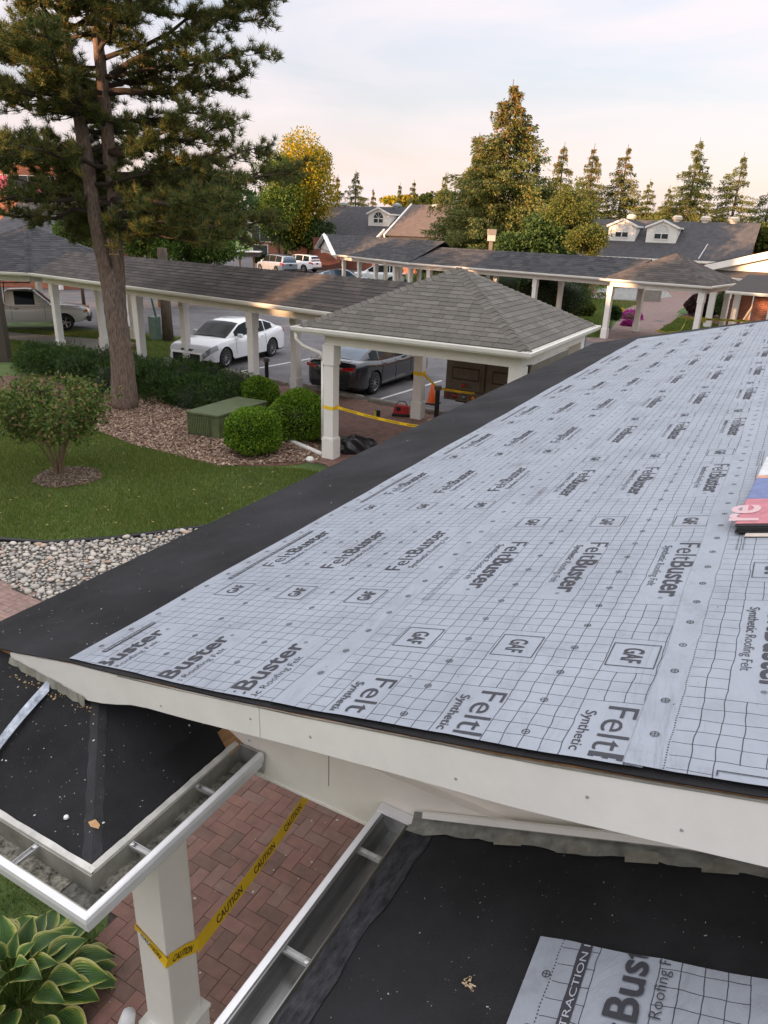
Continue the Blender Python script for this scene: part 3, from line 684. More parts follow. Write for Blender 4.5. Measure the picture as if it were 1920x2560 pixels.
# ------------------------------------------------------------ lower roof at the bottom right
rw=thing('shed_canopy','dark sloping canopy roof filling the bottom right corner below the grey flashing','canopy')
RX,RT=-.87,.37
def RPz(x,y=0): return 2.60+RT*(x-RX)
b=MB(); nx,ny=40,40
for i in range(nx+1):
    for j in range(ny+1):
        x=RX+4.2*(i/nx); y=-2.2+4.15*(j/ny); b.v.append((x,y,RPz(x)+.0015*wob(x*1.1+y*1.7)))
for i in range(nx):
    for j in range(ny): b.f.append((i*(ny+1)+j,(i+1)*(ny+1)+j,(i+1)*(ny+1)+j+1,i*(ny+1)+j+1))
b.build('membrane',membr,rw)
b=MB(); rr=random.Random(11); prev=None
for i in range(60):
    y=-2.2+4.14*i/59; w=.105+.02*wob(y*.9); b.v+=[(RX-.004,y,RPz(RX)-.004),(RX+.003,y,RPz(RX)+.004),(RX+w,y,RPz(RX+w)+.004)]
for i in range(59): b.f+=[(3*i,3*i+1,3*i+4,3*i+3),(3*i+1,3*i+2,3*i+5,3*i+4)]
b.build('granule_strip',membr_d,rw)
gutter('gutter',[(RX-.012,-2.2),(RX-.012,1.925)],[(-1,0),(-1,0)],2.598,mat('dark_galvanised',(.34,.34,.33),.32,var=.3,scale=3,metal=.8,stretch=(8,1,8)),rw)
gface('gutter_lip',[(RX-.012,-2.2),(RX-.012,1.93)],[(-1,0),(-1,0)],2.598,rw)
MB().b2(RX-.14,RX-.014,1.926,1.931,2.50,2.602).build('gutter_end_cap',galv_l,rw)
MB().b2(RX-.14,RX+.02,1.905,1.945,2.600,2.612).build('gutter_end_flange',lip,rw)
for y in (1.72,1.27,.80,.2): bracket(rw,RX-.014,y,2.598,-1,0)
# step flashing, ragged lower edge
b=MB(); rr=random.Random(21); n=90
for i in range(n+1):
    x=RX+.0+3.6*i/n; lowy=1.90-.022-.013*wob(x*2.3)-.010*((int(x/.21))%2)
    b.v+=[(x,1.945,RPz(x)+.016+.020),(x,1.938,RPz(x)+.012),(x,lowy,RPz(x)+.006)]
for i in range(n): b.f+=[(3*i,3*i+1,3*i+4,3*i+3),(3*i+1,3*i+2,3*i+5,3*i+4)]
b.build('step_flashing',mat('old_flashing',(.30,.31,.28),.55,var=.45,scale=14,metal=.35,detail=9,bump=.3,bscale=40),rw)
for i in range(9):
    x=RX+.33+i*.21; b=MB(); b.add([(x,1.93,RPz(x)+.010),(x+.10,1.93,RPz(x+.10)+.010),(x+.105,1.868,RPz(x+.105)+.008),(x+.012,1.862,RPz(x)+.009)],[(0,1,2,3)]); b.build('flashing_tab',galv,rw)
b=MB(); b.prism([(RX+.04,1.942,RPz(RX)+.035),(RX+3.6,1.942,RPz(RX+3.6)+.035),(RX+3.6,1.942,RPz(RX+3.6)+.07),(RX+.04,1.942,RPz(RX)+.062)],(0,-.012,0)); b.build('wall_trim',white_n,rw)
scatter_bits('canopy_grit',lambda x,y:RPz(x)+.001,420,lambda r:(RX+.1+r.random()*1.5,.75+r.random()*1.15),grit,rw,(.0005,.0018))
b=MB(); x,y=-.40,1.33
for k in range(9): b.box((x+.012*math.cos(k*2.1),y+.012*math.sin(k*1.7),RPz(x)+.006),(.02,.004,.003),k*.9)
b.build('wood_shavings',mat('shaving',(.55,.42,.27),.8),rw)
MB().b2(RX+.12,RX+.27,-2.1,1.9,2.33,2.58).build('edge_beam',white,rw)
for y in (-.6,): post(rw,RX+.2,y,2.35,w=.17)
# felt offcut on the right canopy
fx0,fy1=-.265,1.53
b=MB(); uv=[]; n=14
for i in range(n+1):
    for j in range(n+1):
        x=fx0+1.1*i/n; y=fy1-1.4*j/n+.006*wob(x*3); b.v.append((x,y,RPz(x)+.007+.002*math.sin(i*1.3)*math.sin(j*.9))); uv.append(((x-fx0)/math.cos(math.atan(RT))/CELL-2.9*1.0-.35,(y-1.02)/.054))
for i in range(n):
    for j in range(n): b.f.append((i*(n+1)+j,i*(n+1)+j+1,(i+1)*(n+1)+j+1,(i+1)*(n+1)+j))
off=b.build('felt_offcut',felt_m); tag(off,'loose pale felt offcut with large bold lettering on the bottom right canopy','roofing felt')
l_=off.data.uv_layers.new(name='cells'); li=np.empty(len(off.data.loops),dtype=np.int32); off.data.loops.foreach_get('vertex_index',li); l_.data.foreach_set('uv',np.array(uv,dtype=np.float32)[li].ravel())
b=MB(); ct=math.cos(math.atan(RT)); exx=np.array([0,1.,0]); eyy=np.array([-ct,0,-RT*ct])
def OP(x,y,h=.012): return np.array([x,y,RPz(x)+h])
xb=fx0+(3.25+2.45)*CELL*ct
mapped(b,LOGO,OP(xb,1.02+.10-.0,.012),exx,eyy)
for y in (1.41,1.248): mapped(b,RING,OP(fx0+.05,y,.010),exx,eyy)
bm_o=b.build('printed_lettering',ink2,off)
bm=bmesh.new(); bm.from_mesh(bm_o.data); bmesh.ops.bisect_plane(bm,geom=bm.verts[:]+bm.edges[:]+bm.faces[:],plane_co=(0,1.525,0),plane_no=(0,1,0),clear_outer=True); bm.to_mesh(bm_o.data); bm.free()
q=MB(); q.add([OP(fx0+.112,1.527,.0105),OP(fx0+.112,.3,.0105),OP(fx0+.142,.3,.0105),OP(fx0+.142,1.527,.0105)],[(0,1,2,3)]); q.build('printed_band',ink2,off)
q=MB(); mapped(q,text_fit('TRACTION EXTRA-TRACTION I',.66,.019,0),OP(fx0+.136,.865,.0118),exx,eyy); q.build('printed_band_lettering',mat('band_letter_white',(.40,.43,.48),.7),off)
settle(rw,(-.67,-.6,0))
# shingle bundle in a printed wrapper on the felt
bd=thing('shingle_bundle','shingle bundle wrapped in red, blue and white film on the felt','bundle')
def BP(a,y,h): return V3(RP(3.235+a,y,.024+h))
def slab(name,m,a0,a1,y0,y1,h0,h1,skew=.06):
    b=MB(); vs=[BP(a0+skew*(y-3.1)/1.2+ (0),y,h) for h in (h0,h1) for (a0_,y) in ((0,y0),) ]
    P=[(a0,y0),(a1,y0),(a1,y1),(a0,y1)]; b.add([BP(a+skew*(y-3.12),y,h0) for a,y in P]+[BP(a+skew*(y-3.12)+.006,y,h1) for a,y in P],[(3,2,1,0),(4,5,6,7),(0,1,5,4),(1,2,6,5),(2,3,7,6),(3,0,4,7)]); return b.build(name,m,bd,bev=.004)
wr=lambda nme,c:mat(nme,c,.5,var=.22,scale=18,detail=9,bump=.2,bscale=30)
slab('torn_wrapper',wr('wrapper_torn',(.60,.52,.45)),.03,.36,3.095,3.14,.0,.006)
for k in range(4): slab('shingle',mat('bundle_shingle',(.02,.02,.022),.9,island=.3),-.01+.003*((k*7)%3),.36,3.128+.006*((k*5)%4),4.30,.006+k*.0065,.0118+k*.0065)
hh=.006+4*.0065
slab('wrapper_red_panel',wr('wrapper_red',(.50,.16,.19)),-.012,.37,3.17,3.52,hh,hh+.0025)
slab('wrapper_blue_panel',wr('wrapper_blue',(.13,.17,.35)),-.012,.37,3.522,3.87,hh,hh+.0025)
slab('wrapper_orange_stripe',wr('wrapper_orange',(.62,.30,.18)),-.012,.37,3.872,3.92,hh,hh+.0025)
slab('wrapper_white_panel',wr('wrapper_white',(.62,.62,.62)),-.012,.37,3.922,4.30,hh,hh+.0025)
b=MB(); mapped(b,text_fit('re',.22,.17,.02),BP(.075,3.20,hh+.0045),(0,1,0),(-CA,0,-SA)); b.build('printed_letters',mat('wrapper_letter',(.60,.40,.41),.6),bd)
settle(bd,RP(3.4,3.6,0))
print('near roofs ok')
# ------------------------------------------------------------ ground
def XY(p): return (float(p[0]),float(p[1]))
def G(*ps): return [XY(at(x,y)) for x,y in ps]
g0=sheet('ground',[(-700,-300),(700,-300),(700,900),(-700,900)],-.012,mat('far_ground',(.055,.085,.03),.95,var=.35,scale=.08))
WD=np.array([-.9912,.1325])                     # direction of the left walkway seen from the gazebo
lawn=sheet('lawn',[(-60,-12),(-2.0,-12),(-2.0,12.2),(-9,17),(-60,24)],0,grass_g)
island=sheet('lawn',[(-45,14.2),(-19.5,15.5),(-19.3,19.9),(-22,23.5),(-24.7,22.9),(-28,22.2),(-50,25)],.004,grass_g)
lotp=[(-19.4,19.4),(-16.9,18.35),(-12.0,17.95),(-6.0,17.25),(-3.0,17.0),(-1.5,27),(-6.5,35.5),(-21,41.5),(-30,47),(-42,84),(-90,84),(-75,30),(-32,22.9),(-26.1,22.4),(-24.6,23.2),(-21.4,23.4)]
lot=sheet('parking_lot',lotp,.006,asph)
back=sheet('back_lawn',[(-105,84.2),(-40,84.2),(-31,50),(-22,45),(-5,41),(40,35),(60,200),(-150,200)],.002,mat('back_grass',(.07,.14,.03),.95,var=.3,scale=.3))
# paver terrace: sand bed below, bricks on top
terr=[(-15.6,16.0),(-16.9,18.3),(-12.0,17.9),(-6.0,17.2),(-3,16.9),(-2.6,16.9),(-2.6,11.9),(-8.35,12.05),(-8.5,13.2),(-12.2,15.1)]
paving=sheet('paved_terrace',terr,.005,sand_m)
def pave(parent,poly,bw,bl,z,m,lim,th=.012,gap=.004,camd=None,seed=1,org=(0,0)):
    """90-degree herringbone laid as single bricks: the first lim nearest the camera as parts, the rest joined"""
    r=random.Random(seed); xs=[p[0] for p in poly]; ys=[p[1] for p in poly]; u=bw; L_=[]
    for i in range(int(min(xs)/u)-2,int(max(xs)/u)+3):
        for j in range(int(min(ys)/u)-2,int(max(ys)/u)+3):
            c=(i-j)%4
            if c==0: L_.append(((i+1)*u,(j+.5)*u,2*u-gap,u-gap))
            elif c==3: L_.append(((i+.5)*u,(j+1)*u,u-gap,2*u-gap))
    a=np.array([(q[0],q[1]) for q in L_]); k=inpoly(a[:,0],a[:,1],poly); L_=[q for q,ok in zip(L_,k) if ok]
    L_.sort(key=lambda q:q[0]**2+q[1]**2)
    H=MB(); H.b2(-u+gap/2,u-gap/2,-u/2+gap/2,u/2-gap/2,0,th); V_=MB(); V_.b2(-u/2+gap/2,u/2-gap/2,-u+gap/2,u-gap/2,0,th)
    mh,mv=H.mesh('brick',m),V_.mesh('brick',m); rest=MB()
    for n_,q in enumerate(L_):
        dz=r.uniform(-.002,.002)
        if n_<lim:
            o=bpy.data.objects.new('brick',mh if q[2]>q[3] else mv); COL.objects.link(o); o.parent=parent; o.location=(q[0],q[1],z+dz); o.rotation_euler=(r.uniform(-.006,.006),r.uniform(-.006,.006),r.uniform(-.008,.008))
        else: rest.box((q[0],q[1],z+dz+th/2),(q[2],q[3],th))
    if rest.v: rest.build('brick_field',m,parent,kind='stuff')
pave(paving,terr,.105,.21,.006,brick_m,60,seed=2)
nearp=[(-3.9,5.2),(-3.46,2.43),(-3.45,1.2),(-.3,-.8),(-.2,2.2),(-.3,5.4)]
walk=sheet('paved_walk',[(-4.2,5.4),(-3.48,2.45),(-3.1,2.0),(-3.1,-1.5),(.3,-1.5),(.3,14),(-2.2,14),(-2.4,5.4)],.004,sand_m)
nearp=[(-4.2,5.4),(-3.46,2.43),(-3.12,2.05),(-3.1,1.0),(-1.2,-.2),(-.3,1.9),(-.6,5.4)]
pave(walk,nearp,.105,.21,.006,brick_m,290,seed=3)
bits=random.Random(9); b=MB()
for i in range(90):
    x,y=-3.0+bits.random()*1.9,1.6+bits.random()*2.4; s=.004+.010*bits.random()**3; b.box((x,y,.020),(s*1.6,s,.003),bits.random()*3)
b.build('grit_on_walk',grit,walk,kind='stuff')
leftpav=[(-8.5,5.1),(-7.72,5.1),(-6.5,4.0),(-6.0,2.0),(-9.2,2.0),(-9.4,4.7)]
lp=sheet('paved_path',[(-9.6,5.3),(-7.75,5.13),(-6.0,3.9),(-6,2.0),(-12,2),(-12,4.4)],.004,sand_m); pave(lp,[(-9.6,5.3),(-7.75,5.13),(-6.6,4.2),(-7.6,3.2),(-9.6,4.2)],.105,.21,.006,mat('pink_paver',(.30,.20,.17),.85,var=.25,scale=10,bump=.5,bscale=120,island=.12,spec=.3),120,seed=4)
# paths at the far right
pav_far=mat('far_pavers',(.235,.16,.14),.9,var=.25,scale=3,bump=.3)
sheet('paved_path',[(-22,38.2),(-8.6,34.9),(-4.5,33.6),(-1.0,31),(6,30),(6,34.5),(-1.2,36.5),(-6.45,37.4),(-9.0,39),(-20,42)],.010,pav_far)
sheet('paved_path',G((1590,846),(1655,842),(1725,750),(1800,735),(1920,730),(1920,715),(1560,715),(1480,745),(1560,772),(1545,800),(1510,846)),.014,pav_far)
fg=mat('far_grass',(.055,.115,.022),.95,var=.3,scale=2,bump=.5,bscale=30)
sheet('grass_verge',G((1425,842),(1500,845),(1560,775),(1605,757),(1470,745),(1440,800)),.012,fg)
sheet('grass_verge',G((1645,828),(1700,795),(1735,800),(1860,825),(1780,852)),.018,fg)
sheet('grass_verge',G((1690,782),(1712,768),(1720,785)),.018,fg)
sheet('pale_gravel_bed',G((1478,747),(1500,722),(1660,718),(1680,742),(1600,752)),.018,mat('pale_gravel',(.34,.34,.32),.9,var=.5,scale=5,col2=(.10,.10,.09)))
sheet('mulch_bed',G((1120,700),(1480,700),(1500,745),(1430,842),(1250,800)),.006,mulch)
sheet('mulch_bed',G((1700,795),(1740,745),(1910,745),(1920,850),(1860,826),(1740,800)),.012,mulch)
b=MB(); c=at(1650,803); b.lathe([(0,.020),(.30,.020),(.32,.012)],(c[0],c[1],0),20); tag(b.build('manhole_cover',mat('cast_iron',(.06,.055,.05),.6,bump=.5)),'round dark manhole cover in the far paved path','manhole cover')
# sidewalk and kerb strips
sheet('sidewalk',[(-19.2,15.9),(-19.2,17.0),(-24.4,20.6),(-31,18.9),(-45,19),(-45,17.6),(-31,17.5),(-25.5,18.6),(-21,16.0)],.012,conc)
b=MB()
for i in range(16): b.b2(-38.8+i*-3.02,-35.9-i*3.02,84.0,84.2,0,.14)
b.build('kerb',conc,kind='structure')
# bark mulch bed
bed=[(-20.5,14.3),(-19.3,16.4),(-16.2,16.2),(-12.6,14.7),(-8.7,13.2),(-8.25,12.4),(-8.4,11.75),(-8.7,11.4),(-9.6,10.8),(-10.3,10.72),(-11.04,10.8),(-12.28,10.86),(-14.03,11.26),(-15.2,12.3),(-16.5,12.6),(-18,12.6),(-22,12.2)]
mb_=sheet('mulch_bed',bed,.012,mulch)
def chips(poly,n,parent,name,m,sz=(.012,.045),seed=1,zf=.02,bias=None):
    r=np.random.default_rng(seed); P=np.array(poly); lo,hi=P.min(0),P.max(0); V=[]
    x=r.uniform(lo[0],hi[0],n*3); y=r.uniform(lo[1],hi[1],n*3); k=inpoly(x,y,poly); x,y=x[k][:n],y[k][:n]; c=len(x)
    l=r.uniform(sz[0],sz[1],c); w=l*r.uniform(.25,.6,c); t=r.uniform(0,math.pi,c); tl=r.uniform(-.5,.5,c); z=zf+r.uniform(0,.02,c)
    ex=np.stack([np.cos(t)*np.cos(tl),np.sin(t)*np.cos(tl),np.sin(tl)],1)*l[:,None]; ey=np.stack([-np.sin(t),np.cos(t),r.uniform(-.4,.4,c)],1)*w[:,None]; c0=np.stack([x,y,z],1)
    Q=np.stack([c0-ex-ey,c0+ex-ey,c0+ex+ey,c0-ex+ey],1).reshape(-1,3); return npmesh(name,Q,4,m,parent,'stuff')
visbed=[(-16.5,12.4),(-15,14.8),(-8.4,13.0),(-8.2,12.2),(-9.6,10.7),(-12.28,10.8),(-14.03,11.2)]
chips(visbed,26000,mb_,'bark_chips',chip,(.010,.040),2)
r_=np.random.default_rng(44); lf=[]
for _ in range(260):
    x,y=r_.uniform(-17,-4.5),r_.uniform(6.5,12); 
    if y<9.7 and x>-9.9+ (y-6)*.85: continue
    if inpoly([x],[y],bed)[0]: continue
    a=r_.uniform(0,6.3); s_=r_.uniform(.015,.035); z=r_.uniform(.05,.08); dx,dy=math.cos(a)*s_,math.sin(a)*s_; lf+=[(x-dx,y-dy,z),(x+dy*.6,y-dx*.6,z+.01),(x+dx,y+dy,z),(x-dy*.6,y+dx*.6,z+.012)]
npmesh('fallen_leaves',np.array(lf),4,mat('dry_leaf',(.3,.2,.07),.8,island=1,hue=[(0,(.22,.12,.04)),(.5,(.36,.28,.06)),(1,(.45,.38,.18))]),lawn,'stuff')
ring=[(-11.55+.62*math.cos(t)*(1+.08*math.sin(3*t)),8.58+.62*math.sin(t)) for t in np.linspace(0,2*math.pi,20)[:-1]]
rg_=sheet('mulch_ring',ring,.012,mulch); chips(ring,1800,rg_,'bark_chips',mat('pale_chip',(.2,.15,.1),.9,island=1,hue=[(0,(.07,.05,.035)),(.5,(.17,.125,.085)),(1,(.30,.24,.17))]),(.008,.03),3)
# river stones with black edging
stp=[(-9.9,5.3),(-9.9,6.0),(-9.3,6.28),(-8.6,6.95),(-7.85,7.95),(-7.0,9.1),(-3.3,9.1),(-3.3,3.0),(-6.3,4.05),(-7.75,5.16),(-8.66,5.2)]
sb=sheet('river_stone_bed',stp,.008,mat('dark_soil',(.13,.12,.105),.95,var=.4,scale=10))
ico=bmesh.new(); bmesh.ops.create_icosphere(ico,subdivisions=2,radius=1); IV=np.array([v.co[:] for v in ico.verts]); IF=[tuple(v.index for v in f.verts) for f in ico.faces]; ico.free()
ico=bmesh.new(); bmesh.ops.create_icosphere(ico,subdivisions=1,radius=1); IV1=np.array([v.co[:] for v in ico.verts]); IF1=[tuple(v.index for v in f.verts) for f in ico.faces]; ico.free()
smeshes=[]
for k in range(8):
    r=np.random.default_rng(k); v=IV.copy(); d=r.normal(size=(3,3)); 
    for q in d: v*= (1+.10*np.sin(IV@q*2.2)[:,None])
    mb=MB(); mb.add(v,IF); smeshes.append(mb.mesh('stone',stone_m,True))
r=random.Random(4); cand=[]; cells={}
def place_stones(n,smin,smax,sep):
    for _ in range(n):
        x,y=r.uniform(-9.9,-5.5),r.uniform(3.6,9.0)
        if not inpoly([x],[y],stp)[0]: continue
        if x>-6.0 : continue
        s=r.uniform(smin,smax); kx,ky=int(x/.12),int(y/.12); ok=True
        for i in (-1,0,1):
            for j in (-1,0,1):
                for (a,c,t) in cells.get((kx+i,ky+j),()):
                    if (a-x)**2+(c-y)**2<((s+t)*sep)**2: ok=False
        if ok: cells.setdefault((kx,ky),[]).append((x,y,s)); cand.append((x,y,s))
place_stones(3200,.034,.055,.86); place_stones(26000,.016,.034,.80)
cand.sort(key=lambda q:-q[2]/math.hypot(q[0],q[1])); rest=MB()
for i,(x,y,s) in enumerate(cand):
    if i<300:
        o=bpy.data.objects.new('stone',r.choice(smeshes)); COL.objects.link(o); o.parent=sb; o.location=(x,y,.012+s*.45); o.rotation_euler=(r.uniform(-.3,.3),r.uniform(-.3,.3),r.random()*6); o.scale=(s*r.uniform(.9,1.25),s*r.uniform(.75,1),s*r.uniform(.5,.75))
    else:
        t=r.random()*6; cs,sn=math.cos(t),math.sin(t); sx_,sy_,sz_=s*r.uniform(.9,1.3),s*r.uniform(.7,1),s*.6
        v=IV1*np.array([sx_,sy_,sz_]); v=np.stack([v[:,0]*cs-v[:,1]*sn+x,v[:,0]*sn+v[:,1]*cs+y,v[:,2]+.014+s*.4],1); rest.add(v,IF1)
rest.build('small_stones',stone_m,sb,kind='stuff',smooth=True)
ed=[(-12.5,5.3),(-9.95,6.05),(-9.25,6.36),(-8.55,7.02),(-7.8,8.0),(-7.0,9.15),(-6.6,9.7)]
b=MB(); b.tube([(x,y,.035) for x,y in ed],.035,8); tag(b.build('landscape_edging',black_p,smooth=True),'black plastic edging strip between the lawn and river stones','edging')
b=MB(); b.tube([V3(at(585,1425,.08)) if 0 else (-6.75,6.75,.09),(-6.45,7.15,.09)],.02,6); tag(b.build('edging_stub',black_p),'short offcut of black edging lying on the river stones','edging')
# grass blades
def blades(polys,n,name,parent,hmin,hmax,wid,excl=(),seed=1,wt=None):
    r=np.random.default_rng(seed); P=np.array(polys); lo,hi=P.min(0),P.max(0); x=r.uniform(lo[0],hi[0],n*2); y=r.uniform(lo[1],hi[1],n*2)
    k=inpoly(x,y,polys)
    for e in excl: k&=~inpoly(x,y,e)
    x,y=x[k][:n],y[k][:n]; c=len(x); h=r.uniform(hmin,hmax,c)*(1+.35*np.sin(x*1.3)*np.sin(y*1.7)); t=r.uniform(0,2*math.pi,c); ln=r.normal(0,.35,(c,2))*h[:,None]; w=wid*r.uniform(.7,1.4,c)
    b0=np.stack([x-np.cos(t)*w,y-np.sin(t)*w,np.zeros(c)],1); b1=np.stack([x+np.cos(t)*w,y+np.sin(t)*w,np.zeros(c)],1); tp=np.stack([x+ln[:,0],y+ln[:,1],h],1)
    return npmesh(name,np.stack([b0,b1,tp],1).reshape(-1,3),3,blade,parent,'stuff')
nearlawn=[(-19,5.2),(-9.95,6.1),(-9.3,6.4),(-8.6,7.05),(-7.85,8.05),(-6.6,9.7),(-4.2,9.7),(-4.2,12.2),(-8.3,11.5),(-9.6,10.75),(-11.04,10.75),(-12.28,10.8),(-14.03,11.2),(-15.2,12.3),(-19,12.4)]
blades(nearlawn,230000,'grass_blades',lawn,.035,.085,.0045,[ring],5)
blades([(-6.6,-1),(-3.12,-1),(-3.12,1.95),(-3.5,2.45),(-4.0,4.5),(-4.6,5),(-6.2,3.2)],60000,'grass_blades',lawn,.03,.07,.003,[],6)
blades([(-30,19.5),(-26,22.1),(-24.7,22.6),(-22,23),(-19.6,19.6),(-19.4,17.1),(-24.4,20.8),(-30,19.2)],40000,'grass_blades',island,.04,.09,.008,[],7)
blades([(-40,14.4),(-19.5,15.6),(-19.3,16),(-21,16),(-25.5,18.55),(-31,17.4),(-40,17.5)],45000,'grass_blades',island,.04,.09,.009,[],8)
for gq in (G((1425,842),(1500,845),(1560,775),(1605,757),(1470,745),(1440,800)),G((1645,828),(1700,795),(1735,800),(1860,825),(1780,852))): blades(gq,26000,'grass_blades',island,.06,.13,.016,[],9)
# parking lines and wheel stops
def pline(a,b_,w=.1):
    a,b_=np.array(a),np.array(b_); d=(b_-a)/np.linalg.norm(b_-a); n_=np.array([-d[1],d[0]])*w/2; return [XY(a+n_),XY(b_+n_),XY(b_-n_),XY(a-n_)]
for p0,p1 in (((585,932),(777,897)),((718,983),(790,957)),((905,1012),(1104,952)),((1040,1020),(1052,1005)),((820,905),(900,892)) ):
    A,B_=at(*p0)[:2],at(*p1)[:2]; sheet('parking_line',pline(A,B_),.010,line_m)
lbl=('under the white pillar near the white sedan','beside the dark sedan’s rear bumper','partly hidden behind the back gazebo pillar')
for (p0,p1),lb in zip((((556,931),(712,966)),((756,969),(904,1002)),((920,1006),(1112,1043))),lbl):
    A,B_=at(*p0)[:2],at(*p1)[:2]; c=(A+B_)/2; d=B_-A; L_=np.linalg.norm(d); rz=math.atan2(d[1],d[0])
    b=MB(); prof=[(-.09,0),(-.085,.09),(-.055,.125),(.055,.125),(.085,.09),(.09,0)]
    for sx_,k in ((-L_/2,.0),(-L_/2+.05,1),(L_/2-.05,1),(L_/2,.0)):
        for y,z in prof: b.v.append((sx_,y*(.88 if k==0 else 1),z*(.72 if k==0 else 1)))
    for i in range(3):
        for j in range(6): b.f.append((6*i+j,6*i+6+j,6*i+6+(j+1)%6,6*i+(j+1)%6))
    b.f+=[(5,4,3,2,1,0),(18,19,20,21,22,23)]
    o=b.build('wheel_stop',conc); tag(o,'worn concrete wheel stop '+lb,'wheel stop','wheel stops along the edge of the parking lot'); o.location=(c[0],c[1]+.09,.006); o.rotation_euler=(0,0,rz)
print('ground ok')
# ------------------------------------------------------------ gazebo and walkways
def K(p): return np.array(V3(p))
gz_=thing('gazebo','square open gazebo with a grey shingled pyramid roof and white pillars','gazebo')
gx0,gx1,gy0,gy1,ge=-8.72,-3.92,12.28,17.05,2.76; ap=K(((gx0+gx1)/2,(gy0+gy1)/2,3.93)); cc=[K((gx0,gy0,ge)),K((gx1,gy0,ge)),K((gx1,gy1,ge)),K((gx0,gy1,ge))]
b=MB(); b.add([tuple(c-np.array([0,0,.005])) for c in cc]+[tuple(ap-np.array([0,0,.005]))],[(0,1,4),(1,2,4),(2,3,4),(3,0,4),(3,2,1,0)]); b.build('roof_deck',mat('shingle_gap',(.045,.04,.036),.95),gz_)
n1=shingles(gz_,cc[0],cc[1],ap,ap,.148,.30,shing,180)
n2=shingles(gz_,cc[1],cc[2],ap,ap,.148,.30,shing,120)
shingles(gz_,cc[2],cc[3],ap,ap,.165,.33,shing,0); shingles(gz_,cc[3],cc[0],ap,ap,.165,.33,shing,0)
for i in range(4):
    p=cc[i]; dl=(cc[(i+1)%4]-p); dr=(cc[(i-1)%4]-p); up=(ap-p); 
    a1=dl/np.linalg.norm(dl); a2=dr/np.linalg.norm(dr); n_a=np.cross(up,a1); n_b=np.cross(up,a2)
    wl=np.cross(n_a,up); wl=wl/np.linalg.norm(wl)*(1 if wl@a1>0 else -1); w2=np.cross(n_b,up); w2=w2/np.linalg.norm(w2)*(1 if w2@a2>0 else -1)
    ridge_caps(gz_,p+up*.01,ap,wl,w2,shing,.15,.145,joined=(i>=2))
gutter('gutter',[(gx0,gy0),(gx1,gy0),(gx1,gy1),(gx0,gy1),(gx0,gy0)],[(-1,-1),(1,-1),(1,1),(-1,1),(-1,-1)],ge-.01,white_n,gz_,1.05)
bx0,bx1,by0,by1=gx0+.50,gx1-.14,gy0+.18,gy1-.12
for nm,a in (('beam',(bx0,bx1,by0,by0+.2)),('beam',(bx0,bx1,by1-.2,by1)),('beam',(bx0,bx0+.2,by0+.202,by1-.202)),('beam',(bx1-.2,bx1,by0+.202,by1-.202))): MB().b2(*a,2.42,2.69).build(nm,white,gz_)
MB().b2(gx0+.02,gx1-.02,gy0+.02,gy1-.02,2.692,2.70).build('soffit',white_n,gz_)
for x,y in ((-8.11,12.55),(-4.14,12.60),(-8.12,16.75),(-4.2,16.8)): post(gz_,x,y,2.43,w=.235)
b=MB(); b.tube([(-8.78,12.25,2.66),(-8.78,12.25,2.50),(-8.66,12.33,2.36),(-8.30,12.44,2.24),(-8.27,12.46,2.1)],.042,8); b.tube([(-8.27,12.46,2.1),(-8.27,12.46,.4)],.03,8); b.build('downspout',white_n,gz_,smooth=True)
settle(gz_,(-6.2,14.6,0))
b=MB(); b.tube([(-8.3,12.5,.06),(-10.1,13.2,.06)],.05,8); tag(b.build('drain_pipe',white_n,smooth=True),'white drain pipe lying on the mulch beside the clipped bushes','pipe')
b=MB(); b.lathe([(0,.10),(.06,.08),(.09,.03),(.08,0)],(-8.35,12.1,.01),9); tag(b.build('pipe_cap',white_n),'broken white pipe end on the ground by the front gazebo pillar','pipe')

